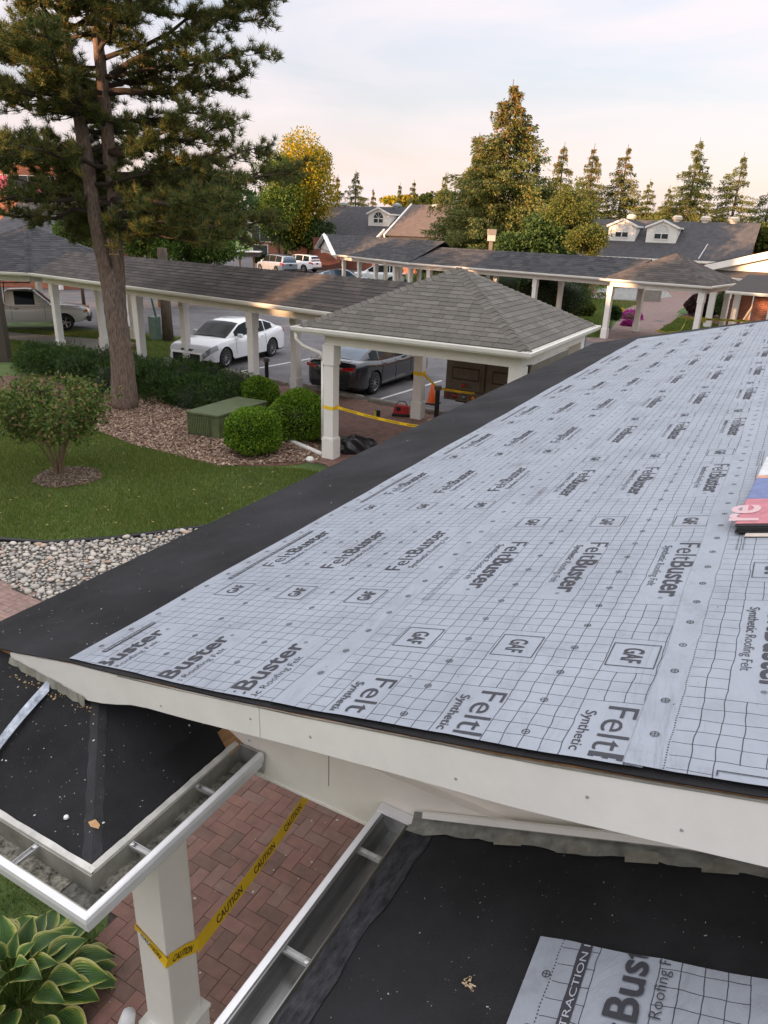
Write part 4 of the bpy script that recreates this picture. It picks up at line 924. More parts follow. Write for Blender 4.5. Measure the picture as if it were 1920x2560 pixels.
def gable_walk(name,label,A,B_,hw,ze,zr,m,exp,tw,posts,lim,exF=0.,caps=True,gside=1,beamh=(2.42,2.69),far=False,exA=0,exB=0):
    """roofed walkway between plan points A and B on its front eave; the other eave is 2*hw behind"""
    t=thing(name,label,'walkway'); A,B_=np.array(A,float),np.array(B_,float); d=(B_-A)/np.linalg.norm(B_-A); nrm=np.array([-d[1],d[0]]); 
    if nrm@np.array(A)<0: nrm=-nrm
    e0,e1=K((*A,ze)),K((*B_,ze)); r0,r1=K((*(A+nrm*hw+d*exA),zr)),K((*(B_+nrm*hw-d*exB),zr)); f0,f1=K((*(A+nrm*2*hw+d*exF),ze)),K((*(B_+nrm*2*hw),ze))
    z5=np.array([0,0,.006]); b=MB(); b.add([e0-z5,e1-z5,r1-z5,r0-z5,f0-z5,f1-z5],[(0,1,2,3),(3,2,5,4),(1,0,4,5)]); b.build('roof_deck',m,t)
    shingles(t,e0,e1,r0,r1,exp,tw,m,lim,far=far); shingles(t,f1,f0,r1,r0,exp*2,tw*2,m,0)
    dn=K((*nrm,0)); s1=np.array([-dn[0]*hw,-dn[1]*hw,ze-zr]); s2=np.array([dn[0]*hw,dn[1]*hw,ze-zr])
    if caps: ridge_caps(t,r0,r1,s1,s2,m,.14,.15 if not far else .3,joined=far)
    o_=-nrm; gutter('gutter',[A,B_],[o_,o_],ze-.01,white_n,t); gutter('gutter',[B_+nrm*2*hw,A+nrm*2*hw],[nrm,nrm],ze-.01,white_n,t)
    for off in (.32,2*hw-.32-.18):
        p,q=A+nrm*off,B_+nrm*off; b=MB(); b.prism([(*p,beamh[0]),(*q,beamh[0]),(*q,beamh[1]),(*p,beamh[1])],(nrm[0]*.18,nrm[1]*.18,0)); b.build('beam',white,t)
    b=MB(); b.prism([(*(A+nrm*.02),ze-.09),(*(B_+nrm*.02),ze-.09),(*(B_+nrm*.02),ze-.02),(*(A+nrm*.02),ze-.02)],(nrm[0]*.02,nrm[1]*.02,0)); b.build('fascia',white_n,t)
    rz=math.atan2(d[1],d[0])
    for s,off in posts:
        p=A+d*s+nrm*(off+.09 if off<hw else off); post(t,p[0],p[1],beamh[0]+.01,rz=rz,w=.22)
    c=(A+B_)/2+nrm*hw; settle(t,(c[0],c[1],0)); return t
# left walkway, from the left pavilion to the gazebo
LA,LB=(-23.6,17.25),(-8.2,14.62)
La=np.array(LA); Ld=np.array(LB)-La; Ll=np.linalg.norm(Ld); Ld/=Ll
def sL(x): return (x-LA[0])/Ld[0]
wk=gable_walk('covered_walkway','long covered walkway with brown-grey shingles and white pillars, running left from the gazebo',LA,LB,1.42,2.76,3.44,shing_b,.165,.33,
   [(sL(-12.85),.32),(sL(-18.1),.32),(sL(-23.1),.32),(sL(-12.75),1.95),(sL(-17.85),1.95),(sL(-22.8),1.95)],300,exB=-.6)
# left pavilion
def pavilion(name,label,C,Rr,zt,m,n=8,rot=0.,posts=True,exp=.3,tw=.6,lim=0,ze=2.76):
    t=thing(name,label,'pavilion'); P=[K((C[0]+Rr*math.cos(rot+2*math.pi*k/n),C[1]+Rr*math.sin(rot+2*math.pi*k/n),ze)) for k in range(n)]; A=K((*C,zt)); z5=np.array([0,0,.006])
    b=MB(); b.add([p-z5 for p in P]+[A-z5],[(k,(k+1)%n,n) for k in range(n)]+[tuple(range(n))[::-1]]); b.build('roof_deck',m,t)
    for k in range(n): shingles(t,P[k],P[(k+1)%n],A,A,exp,tw,m,lim//n if lim else 0)
    for k in range(n):
        p=P[k]; up=A-p; a1=P[(k+1)%n]-p; a2=P[k-1]-p; wl=a1-up*(a1@up)/(up@up); w2=a2-up*(a2@up)/(up@up); ridge_caps(t,p,A,wl,w2,m,.14,.16,joined=True)
    pts=[p[:2] for p in P]; mit=1/math.cos(math.pi/n); outs=[(p-np.array(C))/Rr*mit for p in pts]; gutter('gutter',pts+[pts[0]],outs+[outs[0]],ze-.01,white_n,t)
    for k in range(n):
        a,c=np.array(pts[k]),np.array(pts[(k+1)%n]); cen=np.array(C); a=cen+(a-cen)*.90; c=cen+(c-cen)*.90; b=MB(); b.beam((*a,2.555),(*c,2.555),.16,.27); b.build('beam',white,t)
    if posts:
        for k in (posts if isinstance(posts,(list,tuple)) else range(n)): p=np.array(C)+(np.array(pts[k])-np.array(C))*.90; post(t,p[0],p[1],2.43)
    settle(t,(C[0],C[1],0)); return t
pavilion('pavilion','dark-shingled pavilion with a pointed roof at the left edge, joined to the walkway',(-27.3,20.0),4.5,4.25,shing_c,6,R_(-38)+math.pi*0,posts=[1,2,3],exp=.165,tw=.33)
# far walkway
FA,FB=(-20.2,39.45),(-7.8,36.45)
fw=gable_walk('covered_walkway','far covered walkway with charcoal shingles running towards the right, white pillars below',FA,FB,1.7,2.76,3.62,shing_c,.18,.36,
   [(1.2,.4),(8.3,.4),(8.6,2.6),(1.0,2.6),(4.4,2.6)],0,far=True,exA=-1.0,exB=-1.)
GA=(-28.5,44.6)
def pxof(p):
    v=np.array(V3(p))-P0; return 960+PF*float(v@cR)/float(v@cF)
_d=np.array(FA)-np.array(GA); _d/=np.linalg.norm(_d); _n=np.array([-_d[1],_d[0]])*(1 if np.array([-_d[1],_d[0]])@np.array(GA)>0 else -1)
def along(off,z,px):
    lo,hi=-14.,4.
    for _ in range(40):
        m=(lo+hi)/2
        if pxof((*(np.array(GA)+_n*off+_d*m),z))<px: lo=m
        else: hi=m
    return lo
GS1,GS2=along(2.1,3.95,817),along(4.2,2.76,797); print('gable skew',GS1,GS2)
fw2=gable_walk('covered_walkway','far walkway wing ending in a white gable above the parked cars, charcoal shingles',GA,FA,2.1,2.76,3.95,shing_c,.18,.36,
   [(.25,.4),(2.6,.4),(4.9,.4),(7.4,.4),(.3,3.8),(2.7,3.6),(5.2,3.6),(9.2,.4)],0,far=True,exB=-.5,exA=GS1,exF=GS2)
d_=np.array(FA)-np.array(GA); d_/=np.linalg.norm(d_); nn_=np.array([-d_[1],d_[0]]); nn_=nn_ if nn_@np.array(GA)>0 else -nn_
g_=thing('gable_end','white boarded gable end with wide rake trim and an arched lower edge','gable')
a0=np.array(GA)
def gp(t): # plan point on the skewed gable line, t 0..1..2 from front eave to rear eave
    return a0+nn_*2.1*t+d_*(GS1*t if t<=1 else GS1+(GS2-GS1)*(t-1))+d_*.25
b=MB(); pts=[]
for t_ in np.linspace(.12,1.88,14): pts.append((*gp(t_),2.40+.20*(1-((t_-1)/.88)**2)))
pts+=[(*gp(1.88),2.86),(*gp(1.),3.86),(*gp(.12),2.86)]
b.prism(pts,(d_[0]*.08,d_[1]*.08,0)); b.build('gable_panel',white,g_)
for t_ in (-.06,2.06):
    p=(*(gp(t_)-d_*.5),2.70); q=(*(gp(1.)-d_*.5),3.93); b=MB(); b.beam(p,q,.5,.05); b.build('rake_soffit',white_n,g_)
    b=MB(); b.beam((p[0]-d_[0]*.28,p[1]-d_[1]*.28,p[2]),(q[0]-d_[0]*.28,q[1]-d_[1]*.28,q[2]),.05,.22); b.build('rake_board',white,g_)
settle(g_,(*(a0+nn_*2.1),0))
# square end gazebo of the far walkway
t=thing('gazebo','far square gazebo with a charcoal pyramid roof at the right end of the walkway','gazebo')
q0=K((-8.2,36.05,2.76)); q1=K((-3.4,35.1,2.76)); q2=K((-2.55,39.6,2.76)); q3=K((-7.35,40.5,2.76)); apx=(q0+q1+q2+q3)/4; apx[2]=3.95; Q=[q0,q1,q2,q3]
b=MB(); b.add([p-np.array([0,0,.006]) for p in Q]+[apx],[(0,1,4),(1,2,4),(2,3,4),(3,0,4),(3,2,1,0)]); b.build('roof_deck',shing_b,t)
for k in range(4):
    shingles(t,Q[k],Q[(k+1)%4],apx,apx,.18,.36,shing_b,0)
    p=Q[k]; up=apx-p; a1=Q[(k+1)%4]-p; a2=Q[k-1]-p; ridge_caps(t,p,apx,a1-up*(a1@up)/(up@up),a2-up*(a2@up)/(up@up),shing_b,.14,.25,joined=True)
cen=apx[:2]; outs=[(p[:2]-cen)/np.linalg.norm(p[:2]-cen)*1.38 for p in Q]; gutter('gutter',[p[:2] for p in Q]+[Q[0][:2]],outs+[outs[0]],2.75,white_n,t)
for k in range(4):
    a,c=cen+(Q[k][:2]-cen)*.86,cen+(Q[(k+1)%4][:2]-cen)*.86; b=MB(); b.beam((*a,2.555),(*c,2.555),.18,.27); b.build('beam',white,t)
for x,y in (cen+(Q[0][:2]-cen)*.86,cen+(Q[1][:2]-cen)*.86,cen+(Q[2][:2]-cen)*.86,cen+(Q[3][:2]-cen)*.86): post(t,x,y,2.43,w=.24,rz=-.19)
b=MB(); b.tube([(q2[0]+.05,q2[1],2.68),(q2[0]-.1,q2[1]-.3,2.4),(q2[0]-.28,q2[1]-.6,2.2),(q2[0]-.30,q2[1]-.62,.25),(q2[0]-.1,q2[1]-.7,.12)],.045,8); b.build('downspout',white_n,t,smooth=True)
settle(t,(cen[0],cen[1],0))
print('walkways ok')
# ------------------------------------------------------------ vegetation
def unit(a): return a/np.maximum(1e-9,np.linalg.norm(a,axis=1,keepdims=True))
def quads(c,d,L_,Wd,r):
    """leaf quads at c pointing along d"""
    n=len(c); q=unit(np.cross(d,r.normal(size=(n,3)))); L_=np.broadcast_to(L_,(n,))[:,None]; Wd=np.broadcast_to(Wd,(n,))[:,None]
    return np.stack([c,c+d*L_*.5+q*Wd,c+d*L_,c+d*L_*.5-q*Wd],1).reshape(-1,3)
def tris(c,d,L_,Wd,r):
    n=len(c); q=unit(np.cross(d,r.normal(size=(n,3)))); L_=np.broadcast_to(L_,(n,))[:,None]; Wd=np.broadcast_to(Wd,(n,))[:,None]
    return np.stack([c-q*Wd,c+q*Wd,c+d*L_],1).reshape(-1,3)
def core(name,c,rad,m,parent,seed=0,n=3):
    bm=bmesh.new(); bmesh.ops.create_icosphere(bm,subdivisions=n,radius=1); r=random.Random(seed)
    ph=[r.random()*6 for _ in range(6)]
    for v in bm.verts:
        k=1+.07*math.sin(v.co.x*4+ph[0])+.07*math.sin(v.co.y*5+ph[1])+.05*math.sin(v.co.z*6+ph[2]); v.co=Vector((v.co.x*rad[0]*k+c[0],v.co.y*rad[1]*k+c[1],v.co.z*rad[2]*k+c[2]))
    me=bpy.data.meshes.new(name); bm.to_mesh(me); bm.free(); me.materials.append(m); me.shade_smooth(); o=bpy.data.objects.new(name,me); COL.objects.link(o); o.parent=parent; return o
dark_core=mat('inner_core',(.016,.024,.010),.95)  # dark solid core set inside the foliage
def ball(label,c,rad,m,n,leaf=.05,cat='bush',name='clipped_bush',group=None,fuzz=.06,shape=1.,seed=1,corem=None):
    t=thing(name,label,cat,group); r=np.random.default_rng(seed); core('inner_core',(c[0],c[1],rad[2]*.93),(rad[0]*.86,rad[1]*.86,rad[2]*.88),corem or dark_core,t,seed)
    d=unit(r.normal(size=(n,3))); d[:,2]=np.where(d[:,2]<-.75,-d[:,2],d[:,2]); ph=r.uniform(0,6,6); k=1+.05*np.sin(d[:,0]*5+ph[0])+.05*np.sin(d[:,1]*6+ph[1])+.04*np.sin(d[:,2]*7+ph[2])
    p=d*np.array(rad)*(k*r.uniform(.88,1.02,n))[:,None]+np.array([c[0],c[1],rad[2]*.95]); dd=unit(d+r.normal(size=(n,3))*.55); p=p[p[:,2]>.02]; dd=dd[:len(p)]
    npmesh('foliage',quads(p,dd,leaf*r.uniform(.7,1.3,len(p)),leaf*.30,r),4,m,t); settle(t,(c[0],c[1],0)); return t
ball('front round clipped boxwood bush beside the green utility box',at(637,1133)[:2],(.585,.585,.51),box_l,15000,.055,seed=1,group='clipped round bushes')
ball('largest round clipped bush, against the front gazebo pillar',at(752,1096)[:2],(.74,.66,.56),box_l,17000,.055,seed=2,group='clipped round bushes')
ball('rearmost small clipped bush behind the green utility box',at(651,1028)[:2],(.53,.48,.46),box_l,10000,.055,seed=3,group='clipped round bushes')
# juniper hedge: one spreading mass
t=thing('juniper_hedge','broad dark green juniper hedge spreading behind the pine trunk','hedge')
r=np.random.default_rng(8)
blobs=[]; 
for i in range(46):
    u_=r.random(); v_=r.random(); x=-12.6-8.6*u_; ylo,yhi=14.25+.05*(-12.6-x)*0-.02*(x+12.6),15.6+.10*(-12.6-x)
    blobs.append((x,ylo+(yhi-ylo)*v_,r.uniform(.6,.95),r.uniform(.6,1.0)))
blobs=[b_ for b_ in blobs if math.hypot(b_[0]+15.1,b_[1]-13.2)>.9]
mb=MB()
P=[];D=[]
for i,(x,y,w,h) in enumerate(blobs):
    n=1150; d=unit(r.normal(size=(n,3))); d[:,2]=np.abs(d[:,2]); p=d*np.array([w,w*.85,h])*r.uniform(.72,1.03,n)[:,None]+np.array([x,y,.03]); P.append(p); D.append(unit(d*.8+r.normal(size=(n,3))*.5+np.array([0,0,.25])))
    if i%2==0: core('inner_core',(x,y,.05),(w*.8,w*.7,h*.8),dark_core,t,i,2)
P=np.concatenate(P);D=np.concatenate(D); npmesh('foliage',tris(P,D,r.uniform(.07,.17,len(P)),.016,r),3,dark_l,t); settle(t,(-16.5,14.8,0))
# small ornamental tree with many stems
st=at(150,1185); t=thing('ornamental_tree','small many-stemmed ornamental tree with bronzing leaves standing in a mulch ring on the lawn','tree')
r=np.random.default_rng(12); rr=random.Random(12); mb=MB(); tips=[]
sc_=1.0
for k in range(9):
    a=k*2*math.pi/9+rr.uniform(-.3,.3); s=rr.uniform(.30,.75); p=[np.array([st[0]+.07*math.cos(a),st[1]+.07*math.sin(a),0.])]
    for j in range(1,6):
        q=j/5; p.append(np.array([st[0]+math.cos(a)*s*q**1.2*1.15,st[1]+math.sin(a)*s*q**1.2*1.15,1.35*q+rr.uniform(-.03,.03)]))
    mb.tube(p,[.021,.019,.016,.013,.010,.007],7)
    for j in (3,4,5):
        for _ in range(4):
            aa=a+rr.uniform(-1.3,1.3); l=rr.uniform(.3,.62); e=p[j]+np.array([math.cos(aa)*l,math.sin(aa)*l,rr.uniform(.05,.45)]); mb.tube([p[j],(p[j]+e)/2+np.array([0,0,.04]),e],[.008,.006,.003],5,False); tips.append((p[j],e))
mb.build('stem',mat('pale_stem',(.17,.12,.07),.85,var=.3,scale=20),t)
P=[];D=[]
for a,e in tips:
    n=46; f=r.uniform(.2,1.15,n)[:,None]; P.append(a+(e-a)*f+r.normal(size=(n,3))*.075); D.append(unit(r.normal(size=(n,3))+np.array([0,0,-.2])))
n=1500; d=unit(r.normal(size=(n,3))); P.append(d*np.array([.92,.92,.56])*r.uniform(.55,1.0,n)[:,None]**.6+np.array([st[0],st[1],1.38])); D.append(unit(d+r.normal(size=(n,3))*.8))
P=np.concatenate(P);D=np.concatenate(D); k=P[:,2]>.62; P,D=P[k],D[k]
npmesh('foliage',quads(P,D,r.uniform(.06,.12,len(P)),.024,r),4,bronze_l,t); settle(t,(st[0],st[1],0))
# the big pine
tb=at(312,1020); TD=float(tb@Fh); t=thing('pine_tree','tall twin-stemmed pine tree with rough bark and long-needled boughs, rising from the mulch bed','tree')
def pp(px,py,dd=0.): 
    p=atD(px,py,TD+dd); return p
rr=random.Random(31); r=np.random.default_rng(31)
tk=MB()
base_=[pp(312,1030),pp(311,985),pp(308,930),pp(300,850),pp(288,780),pp(283,740)]
tk.tube(base_+[pp(282,705),pp(281,670)],[.385,.33,.295,.275,.262,.25,.19,.09],20)
ls=[pp(292,830),pp(277,745),pp(262,660),pp(245,587),pp(232,510),pp(222,430),pp(205,330),pp(185,220),pp(165,110),pp(150,0),pp(140,-120),pp(135,-260)]
rs=[pp(306,850,.05),pp(299,760,.05),pp(296,690,.1),pp(291,600,.15),pp(283,510,.2),pp(278,430,.2),pp(268,320,.2),pp(255,200,.2),pp(243,90,.2),pp(235,-30,.2),pp(228,-180,.2),pp(225,-330,.2)]
tk.tube(ls,[.175,.18,.172,.165,.16,.155,.145,.135,.12,.105,.09,.06],16); tk.tube(rs,[.165,.168,.16,.155,.15,.145,.14,.13,.12,.105,.09,.06],16)
for x,y,s in ((338,858,.14),): tk.tube([pp(x-18,y+8),pp(x,y)],[s,s*.4],8)
o=tk.build('trunk',bark,t,smooth=True)
sd=o.modifiers.new('s','SUBSURF'); sd.levels=sd.render_levels=2
tx=bpy.data.textures.new('bark','VORONOI'); tx.noise_scale=.11; dm=o.modifiers.new('d','DISPLACE'); dm.texture=tx; dm.strength=.05; dm.texture_coords='LOCAL'
lm=MB(); tuft_c=[];tuft_d=[]
def limb(p,az_,L_,rise,rad,dens=1.):
    pts=[p]; d=np.array([math.cos(az_),math.sin(az_),rise]); n=7
    for j in range(1,n+1):
        q=j/n; pts.append(p+np.array([math.cos(az_)*L_*q,math.sin(az_)*L_*q,rise*L_*q+.10*L_*q*q])+r.normal(size=3)*.05*L_/3)
    lm.tube(pts,[rad*(1-.85*j/n) for j in range(n+1)],7)
    for j in range(2,n+1):
        for _ in range(max(1,int(4.2*dens))):
            q=rr.random(); s=pts[j-1]*(1-q)+pts[j]*q; a2=az_+rr.choice((-1,1))*rr.uniform(.4,1.3)*(1.2-j/n*.6); l2=rr.uniform(.35,.95)*(1.15-j/n*.35)*min(1,L_/3)
            e=s+np.array([math.cos(a2)*l2,math.sin(a2)*l2,rr.uniform(-.45,.55)*l2]); mid=(s+e)/2-np.array([0,0,.04]); lm.tube([s,mid,e],[.016,.011,.006],4,False)
            for f in np.linspace(.35,1,int(3+l2*5)):
                c=s+(e-s)*f+r.normal(size=3)*.05; up=np.array([math.cos(a2)*.6+rr.uniform(-.4,.4),math.sin(a2)*.6+rr.uniform(-.4,.4),.75]); tuft_c.append(c); tuft_d.append(up)
    for _ in range(5): tuft_c.append(pts[-1]+r.normal(size=3)*.14); tuft_d.append(np.array([math.cos(az_),math.sin(az_),.6])+r.normal(size=3)*.3)
stems=[ls,rs]
def stem_at(k,z):
    s=stems[k]; zs=[p[2] for p in s]; return np.array([np.interp(z,zs,[p[i] for p in s]) for i in range(3)])
azR=math.atan2(Rh[1],Rh[0])
for i in range(110):
    z=4.35+9.4*(i/109)**1.08; k=i%2; p=stem_at(k,z); az_=rr.uniform(0,2*math.pi); fr=(z-4.5)/9.5
    L_=rr.uniform(2.3,3.9)*(1.0-.28*fr)*(1.18 if math.cos(az_-azR)>.3 else .95); limb(p,az_,L_,rr.uniform(-.28,.15) if z<6.5 else rr.uniform(-.18,.35),.065*(1-.3*fr),.92)
# limbs that read clearly in front of the sky, on the right side
for px,py,L_,ri,dz in ((278,190,3.7,.42,.0),(272,230,2.8,.05,.3),(275,380,3.0,.08,-.4),(283,470,4.2,.02,.2),(283,500,4.3,-.06,-.9),(282,440,4.1,.13,.8),(283,540,3.6,-.10,.5),(250,420,3.2,.05,-.9),(230,540,3.4,-.08,-.8)):
    p=pp(px,py,.1); limb(p,azR+dz*.8+(0 if px>260 else math.pi*.85),L_,ri,.085,1.25)
lm.build('limb',twig,t,smooth=True)
C_=np.array(tuft_c); Dn=unit(np.array(tuft_d)); 
tb_=np.array(pp(200,0))
n_=38; r2=np.random.default_rng(5)
c=np.repeat(C_,n_,0)+r2.normal(size=(len(C_)*n_,3))*.022; d=unit(np.repeat(Dn,n_,0)*.75+unit(r2.normal(size=(len(C_)*n_,3)))*.85); 
npmesh('needles',tris(c,d,r2.uniform(.12,.22,len(c)),.0075,r2),3,needle,t)
print('pine tufts',len(C_))
MB().tube([pp(272,635,-.32),pp(298,636,-.28)],.012,5).build('rope_tie',mat('sisal_rope',(.5,.33,.14),.8),t)
settle(t,(tb[0],tb[1],0))
# spruces
def spruce(px,ytop,wpx,D,label,m,seed,base_y=None,dens=1.,droop=.25):
    t=thing('spruce_tree',label,'tree','spruces beyond the houses'); r=np.random.default_rng(seed); top=atD(px,ytop,D); H=float(top[2]); R0=wpx/1930*D/2; x,y=top[0],top[1]
    b=MB(); b.tube([(x,y,0),(x,y,H*.5),(x,y,H)],[.02*H,.012*H,.02],7); b.build('trunk',bark2,t)
    R0*=(1.75 if D<65 else 2.35); P=[];Dd=[];LL=[]; nl=int(H*1.5*min(1.5,dens**.4)); u_=H/14
    for i in range(nl):
        q=(i+.4)/nl; z=H*(.07+.92*q); nbr=int(4+r.integers(6,10)*min(1,(1-q)*2.2))
        for kk in range(nbr):
            rad=R0*((1-q)**.92+.015)*r.uniform(.5,1.08); a=r.uniform(0,2*math.pi); dx,dy=math.cos(a),math.sin(a); n=int((60+330*(1-q))*dens**.55)
            f=r.uniform(.05,1,n)**.75; lat=r.normal(size=n)*.22*rad*(1.1-f)+r.normal(size=n)*.07; zz=z-.22*rad*f**1.2+.10*rad*f**4-np.abs(r.normal(size=n))*.13*u_*(1+1.5*f)
            P.append(np.stack([x+dx*rad*f-dy*lat,y+dy*rad*f+dx*lat,zz+r.normal()*.1],1)); Dd.append(unit(np.stack([dx*.8+r.normal(size=n)*.45,dy*.8+r.normal(size=n)*.45,-.45+r.normal(size=n)*.35],1))); LL.append(np.full(n,.20*u_**.7))
    P=np.concatenate(P);Dd=np.concatenate(Dd);LL=np.concatenate(LL)
    k=(r.random(len(P))<np.clip((P[:,2]/H-.6)*1.2,0,.4)) if m is spruce_r else np.zeros(len(P),bool)
    LL=LL*r.uniform(.7,1.4,len(P)); npmesh('foliage',quads(P[~k],Dd[~k],LL[~k],LL[~k]*.20,r),4,spruce_m,t)
    if k.any(): npmesh('rusty_tips',quads(P[k],Dd[k],LL[k],LL[k]*.20,r),4,spruce_r,t)
    settle(t,(x,y,0)); return t
spruce(1284,198,330,62,'huge spruce with rusty top, towering behind the far covered walkway',spruce_r,1,dens=2.6)
for i,(px,yt,w,D,lb) in enumerate([(1200,330,130,70,'lower bushy spruce at the left shoulder of the huge rusty spruce'),(1413,355,105,84,'narrow rusty spruce just right of the huge spruce'),(1488,358,100,90,'rusty-topped spruce left of the two roof dormers'),(1572,360,120,88,'ragged spruce standing over the left white dormer'),(1627,446,66,100,'short thin spruce above the right white dormer'),(1676,462,66,104,'small pale spruce behind the right house ridge'),(1752,343,125,84,'tallest full spruce behind the right house'),(1862,380,150,84,'wide cone spruce at the right end of the far house'),(1935,450,120,80,'spruce cut off by the right edge of the picture'),(890,424,90,104,'open-branched spruce above the centre house'),(934,470,30,118,'thin spruce spire right of the open-branched spruce'),(1001,455,36,118,'slim spruce spire above the pale dormer roof'),(1036,447,50,114,'wider spruce spire just left of the huge spruce'),(845,435,60,96,'reddish spruce half hidden behind the yellow maple'),(1115,430,70,88,'pale spruce behind the left side of the huge spruce')]):
    spruce(px,yt,w,D,lb,spruce_r if i in (0,1,2,3,13) else spruce_m,20+i,dens=.85)
def broadleaf(name,label,px,py,wpx,hpx,D,m,seed,n=9000,leaf=.26,trunk_px=None,group=None,cat='tree',airy=0.,blobs=26,tr=.22):
    """crown centred on pixel (px,py), wpx x hpx large, at distance D"""
    t=thing(name,label,cat,group); r=np.random.default_rng(seed); c=atD(px,py,D); s=D/1930; rx,rz=wpx*s/2,hpx*s/2; P=[];Dd=[]
    base=np.array([c[0],c[1],0.]) if trunk_px is None else np.array([*atD(trunk_px[0],trunk_px[1],D)[:2],0.])
    b=MB(); b.tube([base,base*.5+np.array([c[0],c[1],c[2]-rz*.5])*.5,(c[0],c[1],c[2])],[tr,tr*.7,tr*.35],9)
    cs=unit(r.normal(size=(blobs,3)))*r.uniform(.35,.82,(blobs,1))*np.array([rx,rx,rz])+c
    for q in cs:
        b.tube([c*.6+np.array([base[0],base[1],c[2]-rz*.7])*.4,(c+q)/2,q],[tr*.35,tr*.2,.02],5,False)
        k=n//blobs; rad=r.uniform(.26,.44)*np.array([rx,rx,rz*.85])+.08; d=unit(r.normal(size=(k,3))); P.append(q+d*rad*r.uniform(.45 if airy==0 else .1,1.05,k)[:,None]); Dd.append(unit(d+r.normal(size=(k,3))*.8))
    b.build('trunk',bark2,t,smooth=True); P=np.concatenate(P);Dd=np.concatenate(Dd); k=P[:,2]>.1; P,Dd=P[k],Dd[k]
    npmesh('foliage',quads(P,Dd,leaf*r.uniform(.6,1.3,len(P)),leaf*.32,r),4,m,t); settle(t,(base[0],base[1],0)); return t
broadleaf('maple_tree','round maple turning bright yellow beside the white SUV',752,470,215,275,86,yellow_l,3,26000,.26,(697,630),blobs=40)
broadleaf('maple_tree','darker green maple in front of the yellow maple',690,500,180,230,83,green_l,4,16000,.26,(700,625),blobs=30)
broadleaf('birch_tree','loose olive birch left of the two white dormers',1428,548,175,205,56,olive_l,5,22000,.15,airy=1,blobs=44,tr=.10)
broadleaf('birch_tree','low yellow-green birch growth in front of the olive birch',1468,605,105,90,50,olive_l,6,8000,.13,airy=1,blobs=24,tr=.06)
broadleaf('green_tree','dense green tree behind the long walkway roof, left of the minivan',520,605,190,130,44,green_l,7,18000,.17,blobs=34)
broadleaf('green_tree','leafy green tree directly right of the pine trunk',390,580,190,170,42,green_l,8,18000,.17,blobs=34)
broadleaf('green_tree','big shadowy tree filling the gap behind the pine boughs',470,500,330,200,58,dark_l,9,24000,.28,blobs=40)
broadleaf('green_tree','yellow-green shrubby tree left of the pine trunk',190,590,110,100,38,green_l,10,9000,.15,blobs=22,tr=.1)
broadleaf('green_tree','dark tree behind the maple trunk by the brick house',770,585,130,100,85,dark_l,11,8000,.3,blobs=20)
broadleaf('green_tree','low dark tree under the right side of the huge spruce',1330,600,190,120,55,dark_l,12,12000,.22,blobs=26)
broadleaf('green_tree','orange-tinted distant trees above the centre house ridge',1010,505,120,24,125,yellow_l,14,2500,.5,blobs=14)
broadleaf('green_tree','grey-green distant bush between the spires and the huge spruce',1090,505,90,60,110,olive_l,15,3500,.4,blobs=16)
broadleaf('green_tree','low hedge-like tree line behind the right house ridge',1660,560,330,60,110,olive_l,16,9000,.4,blobs=30)
broadleaf('green_tree','low tree beside the right gable of the far house',1915,600,70,110,75,olive_l,17,4000,.3,blobs=14)
broadleaf('green_tree','distant tree line behind the pine at the left edge',60,470,300,110,100,dark_l,18,9000,.5,blobs=28)
# shrubs round the far garden
for i,(px,py,wp,hp,m,lb,nm) in enumerate([(1370,800,190,120,dark_l,'large dark juniper mound behind the near gazebo roof','juniper_bush'),(1290,760,170,110,dark_l,'dark juniper mound left of the large one','juniper_bush'),(1400,745,120,50,rust_l,'rust-coloured low shrub above the dark junipers','shrub'),(1753,790,90,52,maroon_l,'round maroon shrub between the far white pillars','shrub'),(1838,800,100,84,dark_l,'round dark green shrub under the brick house eave','shrub'),(1735,682,90,30,rust_l,'rusty shrub against the far house wall','shrub'),(1455,790,60,40,olive_l,'small pale grassy shrub beside the dark junipers','shrub'),(1530,800,40,32,dark_l,'tiny bluish shrub beside the flowers','shrub')]):
    c=at(px,py); s=float(c@Fh)/1930; ball(lb,c[:2],(wp*s/2,wp*s/2*.8,hp*s/2*1.05),m,5000,.12,cat='shrub',name=nm,seed=40+i)
def flowers(name,label,px,py,w,h,m,seed):
    c=at(px,py); s=float(c@Fh)/1930; t=thing(name,label,'flowers'); r=np.random.default_rng(seed); n=900; d=unit(r.normal(size=(n,3))); d[:,2]=abs(d[:,2]); rad=np.array([w*s/2,w*s/2*.8,h*s*.6]); p=d*rad*r.uniform(.9,1.05,(n,1))+np.array([c[0],c[1],0])
    core('inner_core',(c[0],c[1],0),rad*.9,green_l,t,seed,2); npmesh('petals',quads(p,unit(d+r.normal(size=d.shape)*.5),.10,.045,r),4,m,t); settle(t,(c[0],c[1],0))
flowers('flower_bed','mound of magenta flowers beside the far paved path',1578,798,56,36,flower_p,1); flowers('flower_bed','yellow flowers left of the magenta ones',1550,785,30,20,flower_y,2)
flowers('flower_bed','second lower clump of magenta flowers at the path edge',1570,815,34,22,flower_p,3)
